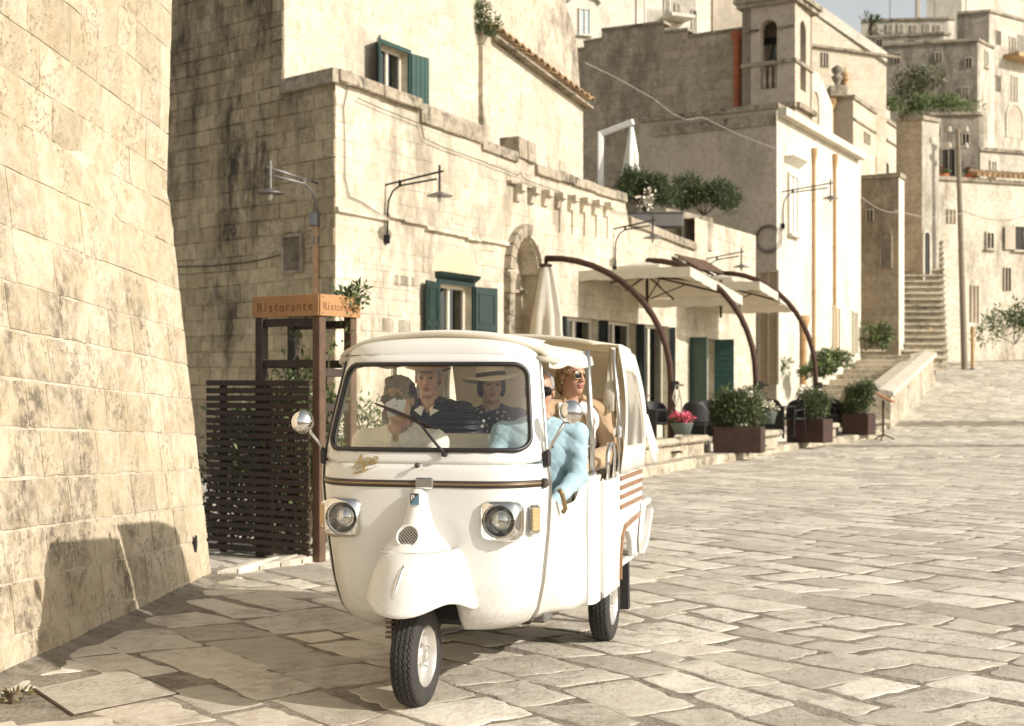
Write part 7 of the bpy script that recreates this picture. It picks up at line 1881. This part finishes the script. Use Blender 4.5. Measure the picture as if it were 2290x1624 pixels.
def top_garment(d, name, mat, sleeve='long', grow=.014, wr=None, open_neck=.062, disp_a=.003, hem=0.0):
    sd = SD(); g = grow; c = d['chest']; up = d['up']
    sd.ell(d['cst'], (.165*c+g, .105*c+g, .17+g), .04, d['ry']).ell(d['wst'], (.145*c+g, .102*c+g, .15+g), .04, d['ry']).ell(d['Pv']+up*.03, (.17+g, .12+g, .10+g), .04, d['ry'])
    sd.cone(d['S'][1], .060+g, d['S'][-1], .060+g, .05); sd.cone(d['N']-up*.05, .066+g, d['N']+up*.015, .058+g*.5, .03)
    for s_ in (1, -1):
        e, w = d['A'][s_]; S = d['S'][s_]
        if sleeve == 'long': sd.cone(S, .054+g, e, .042+g, .03).cone(e, .042+g, w, .030+g, .012)
        else: sd.cone(S, .056+g, S.lerp(e, .72), .050+g, .03)
    n = d['N']; top = n+d['f']*.03+up*.09; sd.cone(n-up*.02+d['f']*.01, .050, n+up*.10, open_neck+.01, .01, True)
    sd.cone(n+d['f']*.12-up*.10, .012, n+d['f']*.07+up*.03, .040, .02, True)
    ph = hash(name) % 7*.7+d['H'].x*9
    def disp(X, Y, Z):
      c1 = 1-np.abs(np.sin(Z*30+np.abs(X)*22+1.6*np.sin(Y*19+ph)+ph)); c2 = 1-np.abs(np.sin(Z*23-X*27+1.5*np.sin(X*15+Y*9)+2*ph))
      return disp_a*1.6*(c1**5+.8*c2**6)-disp_a*.6+disp_a*.5*(np.sin(X*31+Z*38+ph)*np.cos(Y*27-Z*21+ph)+.6*np.sin(Z*66+X*24*np.sign(X)+Y*30))
    return sd_mesh(name, sd, [mat], d['o'], d['base'], ((), (), ()), .0105, .0105, disp)
def trousers(d, mat):
    sd = SD(); sd.ell(d['Pv']+d['up']*.0, (.178, .128, .105), .04, d['ry'])
    for s_ in (1, -1):
        hip = d['Pv']+d['ll']*s_*.08; kn = hip+d['lf']*.40+d['ll']*s_*.02+d['up']*.03; an = kn+d['lf']*.03-d['up']*.33; sd.cone(hip, .092, kn, .070, .03).cone(kn, .066, an, .055, .02)
    return sd_mesh('trousers', sd, [mat], d['o'], d['base'], ((), (), ()), .014, .014, lambda X, Y, Z: .003*np.sin(X*40+Z*30)*np.cos(Y*35))
def hair(d, mat, style):
    sd = SD(); hp, hr, rot = d['hp'], d['hr'], d['rot']
    sd.ell(hp(0, -.018, .036), hr(.083, .100, .092), .015, rot)
    if style == 'curly': sd.ell(hp(0, .030, .095), hr(.066, .055, .034), .02, rot).ell(hp(0, -.06, .0), hr(.076, .05, .07), .02, rot)
    if style == 'bob':
        for s_ in (1, -1): sd.ell(hp(s_*.074, .012, -.02), hr(.022, .034, .062), .02, rot)
        sd.ell(hp(0, -.06, -.03), hr(.08, .05, .085), .02, rot)
    if style == 'tied':
        sd.ell(hp(0, -.085, -.045), hr(.066, .055, .085), .03, rot).ell(hp(0, .045, .085), hr(.066, .05, .03), .02, rot)
        for s_ in (1, -1): sd.ell(hp(s_*.068, -.02, .02), hr(.024, .055, .062), .02, rot)
    if style == 'short': sd.ell(hp(0, -.05, -.01), hr(.074, .06, .07), .02, rot)
    # clear the face and the neck
    sd.ell(hp(0, .100, -.040), hr(.073 if style != 'bob' else .066, .085, .105), .012, rot, True); sd.ell(hp(0, .0, -.14), hr(.12, .12, .085), .01, rot, True) if style in ('curly', 'short') else None
    if style == 'short': sd.ell(hp(0, .09, .05), hr(.09, .07, .07), .012, rot, True)
    if style in ('curly', 'short', 'tied'):
        for s_ in (1, -1): sd.ell(hp(s_*.088, .012, -.03), hr(.03, .032, .045), .008, rot, True)
    a = .0055 if style == 'curly' else .0022
    lo, hi = sd.bounds()
    return sd_mesh('hair', sd, [mat], d['o'], d['base'], (((lo[0], hi[0]),), ((lo[1], hi[1]),), ((lo[2], hi[2]),)), .0055, .0055, lambda X, Y, Z: a*np.sin(X*150+Z*60)*np.sin(Y*140-Z*90)*np.cos(Z*120))
def sunglasses(d, frame, big=1.0):
    hp, B = d['hp'], Vector(d['base']); m_ = MB(); Mx = d['Rh'] @ Matrix.Rotation(R(90), 3, 'X')
    for s_ in (1, -1):
        c = hp(s_*.032, .097, .004)-B; vs = []
        for ring, (r, o_) in enumerate(((1, 0), (.7, .003), (.05, .004))):
            for k in range(18):
                t = 2*math.pi*k/18; e = 3.0; cc, ss = math.cos(t), math.sin(t); q = (abs(cc/.026)**e+abs(ss/.020)**e)**(-1/e)*r*big; vs.append(c+d['Rh'] @ Vector((q*cc, -o_, q*ss)))
        m_.add(vs, [(r*18+k, r*18+(k+1) % 18, (r+1)*18+(k+1) % 18, (r+1)*18+k) for r in range(2) for k in range(18)])
    sg = m_.build('sunglasses', M_sun, d['o'], smooth=True)
    m_ = MB()
    for s_ in (1, -1):
        c = hp(s_*.032, .097, .004)-B; pts = []
        for k in range(19):
            t = 2*math.pi*k/18; e = 3.0; cc, ss = math.cos(t), math.sin(t); q = (abs(cc/.0265)**e+abs(ss/.0205)**e)**(-1/e)*big; pts.append(c+d['Rh'] @ Vector((q*cc, 0, q*ss)))
        m_.tube(pts, .0022, 6, caps=False); m_.tube([hp(s_*.058*big, .094, .012)-B, hp(s_*.076, .05, .014)-B, hp(s_*.082, -.005, .008)-B], .0026, 6)
    m_.tube([hp(-.008, .100, .010)-B, hp(.008, .100, .010)-B], .0024, 6); m_.build('glasses_frame', frame, sg, smooth=True)
def collar(d, mat, h=.04, spread=.0):
    B = Vector(d['base']); n = d['N']; m_ = MB()
    def fn(i, j):
        w = lerp(-165, 165, i); a = R(w)+math.pi; r = lerp(.066, .088+.012*abs(math.cos(a/2)), j); p = n+d['l']*math.sin(a)*r*1.02+d['f']*(-math.cos(a))*r*-1.0
        v = abs(w)/165; return p+d['f']*.012+d['up']*(.035-.030*v**3*1.4-(h+.02*v**4)*j)-B
    m_.grid(fn, 32, 4); o = m_.build('collar', mat, d['o'], smooth=True); s_ = o.modifiers.new('thick', 'SOLIDIFY'); s_.thickness = .004; return o
def hat(d, mat, band, brim, tilt=0, lift=.055, crown=.085, wave=.012):
    B = Vector(d['base']); Rt = d['Rh'] @ Matrix.Rotation(R(tilt), 3, 'Y') @ Matrix.Rotation(R(-6), 3, 'X'); c = d['hp'](0, -.008, lift)-B; m_ = MB(); n = 36; vs = []
    pr = [(brim, -.012), (brim*.985, -.009), (brim*.8, .0), (.100, .003), (.096, .02), (.092, crown*.75), (.080, crown*.98), (.05, crown*1.02), (.01, crown*.95)]
    for (r, z) in pr:
        for k in range(n):
            w = 2*math.pi*k/n; zz = z+(wave*math.cos(2*w)*(r/brim)**2 if r > .105 else 0); vs.append(c+Rt @ Vector((r*math.cos(w)*.93, r*math.sin(w)*1.04, zz)))
    fs = [(i*n+k, i*n+(k+1) % n, (i+1)*n+(k+1) % n, (i+1)*n+k) for i in range(len(pr)-1) for k in range(n)]; m_.add(vs, fs)
    o = m_.build('hat', mat, d['o'], smooth=True); s_ = o.modifiers.new('thick', 'SOLIDIFY'); s_.thickness = .004
    m_ = MB(); vs = [c+Rt @ Vector((r*math.cos(2*math.pi*k/n)*.93, r*math.sin(2*math.pi*k/n)*1.04, z)) for r, z in ((.101, .006), (.098, .032)) for k in range(n)]; m_.add(vs, [(k, (k+1) % n, n+(k+1) % n, n+k) for k in range(n)]); m_.build('hat_band', band, o, smooth=True)

SK1 = skin('skin_tan', (0.40, 0.235, 0.155)); SK2 = skin('skin_fair', (0.52, 0.345, 0.255)); SK3 = skin('skin_warm', (0.47, 0.275, 0.185))
M_polo = clothmat('cream_polo', (0.70, 0.665, 0.56)); M_sky = clothmat('light_blue_polo', (0.31, 0.445, 0.50), bump=.6); M_navy = clothmat('navy_shirt', (0.03, 0.03, 0.035)); M_beige = clothmat('beige_jacket', (0.47, 0.325, 0.195)); M_wscarf = clothmat('white_scarf', (0.76, 0.74, 0.70))
M_darkp = clothmat('dark_trousers', (0.022, 0.018, 0.020)); M_blouse = clothmat('black_blouse', (0.020, 0.018, 0.018)); M_wshirt = clothmat('white_shirt', (0.72, 0.70, 0.64))
t = NT('quilted_jacket'); v = t.obj(); wv = t.n('ShaderNodeTexWave', wave_type='BANDS', bands_direction='Z'); t.set(wv.inputs['Vector'], v); wv.inputs['Scale'].default_value = 9; wv.inputs['Distortion'].default_value = 1.2
t.col((0.022, 0.022, 0.026)).p(Roughness=.42); t.bump(wv.outputs['Fac'], .9, .02); M_quilt = t.mat
H_dark = hair_mat('dark_hair', (0.018, 0.012, 0.008), (0.06, 0.04, 0.028)); H_grey = hair_mat('grey_hair', (0.20, 0.185, 0.17), (0.42, 0.40, 0.37)); H_blond = hair_mat('blond_hair', (0.13, 0.07, 0.035), (0.38, 0.245, 0.13))
M_straw = clothmat('straw_hat', (0.74, 0.675, 0.55), bump=.3, weave=300); M_tanhat = clothmat('tan_hat', (0.36, 0.25, 0.155), bump=.3); M_band = plain('hat_ribbon', (0.10, 0.075, 0.05), .7)

d = person('driver in a cream polo shirt and sunglasses behind the windscreen cards', (-.33, .72, 1.432), -4, 0, 0, (-.33, .92, .79), (((-.10, .66, .98), (-.10, .46, 1.02), (0, -1, 0)), ((-.56, .66, .98), (-.52, .47, 1.02), (0, -1, 0))), SK1)
top_garment(d, 'polo_shirt', M_polo, 'short'); collar(d, M_polo, .045); trousers(d, M_darkp); hair(d, H_dark, 'curly'); brow(d, H_dark); sunglasses(d, M_gasket, 1.05)
m_ = MB(); B = Vector(d['base'])
for k in range(2): m_.cbox(d['N']+d['f']*(.105+.012*k)-UZ*(.06+.05*k)-B, (.009, .004, .009), .002)
m_.build('shirt_buttons', M_cream, d['o'])

d = person('grey-haired passenger in a light blue long-sleeved polo leaning on the open door', (.375, .94, 1.475), 16, 2, 6, (.35, 1.02, .80), (((.588, .93, 1.03), (.500, .68, .90), (-.2, -1, -.4)), ((.12, .80, 1.0), (.14, .56, .98), (.3, -1, 0))), SK3, .19, 1.0, chest=1.14)
top_garment(d, 'polo_shirt', M_sky, 'long', .008, disp_a=.0045); collar(d, M_sky, .045); trousers(d, M_darkp); hair(d, H_grey, 'short'); brow(d, H_grey); sunglasses(d, M_gasket, 1.1)
m_ = MB(); B = Vector(d['base']); m_.cbox(d['cst']+d['f']*.128+d['l']*.085+UZ*.02-B, (.014, .006, .022), .003); m_.build('shirt_emblem', M_ink, d['o'])

d = person('rear passenger in a dark quilted jacket and tan hat behind the driver', (-.52, 1.84, 1.555), 8, 4, 6, (-.45, 2.12, .88), (((-.22, 1.98, 1.08), (-.28, 1.72, .98), (.3, -1, 0)), ((-.74, 1.98, 1.06), (-.62, 1.74, .98), (.3, -1, 0))), SK2, .20, 1.0, chest=1.12)
top_garment(d, 'quilted_jacket', M_quilt, 'long', .024, disp_a=.005); collar(d, M_wshirt, .03); trousers(d, M_darkp); hair(d, H_grey, 'short'); brow(d, H_grey); hat(d, M_tanhat, M_tanhat, .150, 0, .060, .10)

d = person('woman in a wide cream hat and black scarf with white flowers on the rear seat', (-.205, 2.13, 1.515), 24, 3, 12, (-.16, 2.26, .82), (((.06, 2.16, 1.02), (-.02, 1.92, .96), (-.5, -1, 0)), ((-.42, 2.16, 1.02), (-.28, 1.92, .96), (.5, -1, 0))), SK2, .165, .94, True, chest=.92)
top_garment(d, 'blouse', M_blouse, 'long', .012); trousers(d, M_darkp); hair(d, H_dark, 'bob'); brow(d, H_dark); hat(d, M_straw, M_band, .195, -5, .045, .095, .018)
def scarf(d, mat, w, hang, name='scarf'):
    sd = SD(); n, l, f = d['N'], d['l'], d['f']; ring = []
    for k in range(13):
        a = math.pi*2*k/12; ring.append(n+l*math.sin(a)*.085-f*math.cos(a)*.075+UZ*(.0-.03*(1-math.cos(a))/2)+f*.012)
    for a, b in zip(ring[:-1], ring[1:]): sd.cone(a, w*.75, b, w*.75, .015)
    for s_ in (1, -1):
        a = n+l*s_*.075+f*.07-UZ*.02; b = d['cst']+l*s_*.085+f*(.125*d['chest']+.02)+UZ*.06; c = d['wst']+l*s_*.055+f*(.125*d['chest']+.02)-UZ*.02+UZ*(.1*(1-hang))
        sd.cone(a, w*.8, b, w, .03).cone(b, w, c, w*.85, .02)
    return sd_mesh(name, sd, [mat], d['o'], d['base'], ((), (), ()), .007, .007, lambda X, Y, Z: .004*np.sin(X*95+Z*30)+.003*np.sin(Y*80-Z*45))
sc = scarf(d, M_blouse, .040, 1)
me = sc.data; g = np.random.default_rng(2); n = len(me.vertices); co = np.empty(n*3, np.float32); me.vertices.foreach_get('co', co); co = co.reshape(-1, 3); no = np.array([v.normal[:] for v in me.vertices])
cand = np.nonzero(no[:, 1] < -.1)[0]; pick = []
for i in g.permutation(cand):
    if all(np.linalg.norm(co[i]-co[j]) > .034 for j in pick): pick.append(i)
m_ = MB()
for i in pick:
    c, nn = Vector(co[i]), Vector(no[i]); a = nn.orthogonal().normalized(); b = nn.cross(a); w0 = g.uniform(0, 3)
    for k in range(4):
        w = w0+math.pi/2*k; e = a*math.cos(w)+b*math.sin(w); s_ = a*-math.sin(w)+b*math.cos(w); p = c+nn*.003; m_.add([p, p+e*.007+s_*.004+nn*.001, p+e*.012, p+e*.007-s_*.004+nn*.001], [(0, 1, 2, 3)])
o = m_.build('scarf_flowers', M_wshirt, sc); tag(o, kind='stuff')

d = person('woman in a beige jacket, white scarf and sunglasses on the rear seat', (.345, 1.97, 1.568), 48, 2, 24, (.34, 2.16, .86), (((.585, 2.00, 1.11), (.42, 1.76, 1.02), (-.6, -1, -.1)), ((.10, 1.96, 1.10), (.30, 1.76, 1.02), (.5, -1, -.2))), SK3, .175, .97, True, chest=.98, leg_yaw=-14)
top_garment(d, 'jacket', M_beige, 'long', .022, disp_a=.004); trousers(d, M_darkp); hair(d, H_blond, 'tied'); brow(d, H_blond); sunglasses(d, M_goldf, 1.0); scarf(d, M_wscarf, .034, .6)
B = Vector(d['base']); m_ = MB(); m_.lathe([(.006*math.sin(t), .006*math.cos(t)) for t in np.linspace(.05, 3.1, 7)], d['hp'](.078, -.004, -.045)-B, 10); m_.lathe([(.006*math.sin(t), .006*math.cos(t)) for t in np.linspace(.05, 3.1, 7)], d['hp'](-.078, -.004, -.045)-B, 10); m_.build('earrings', M_pearl, d['o'], smooth=True)
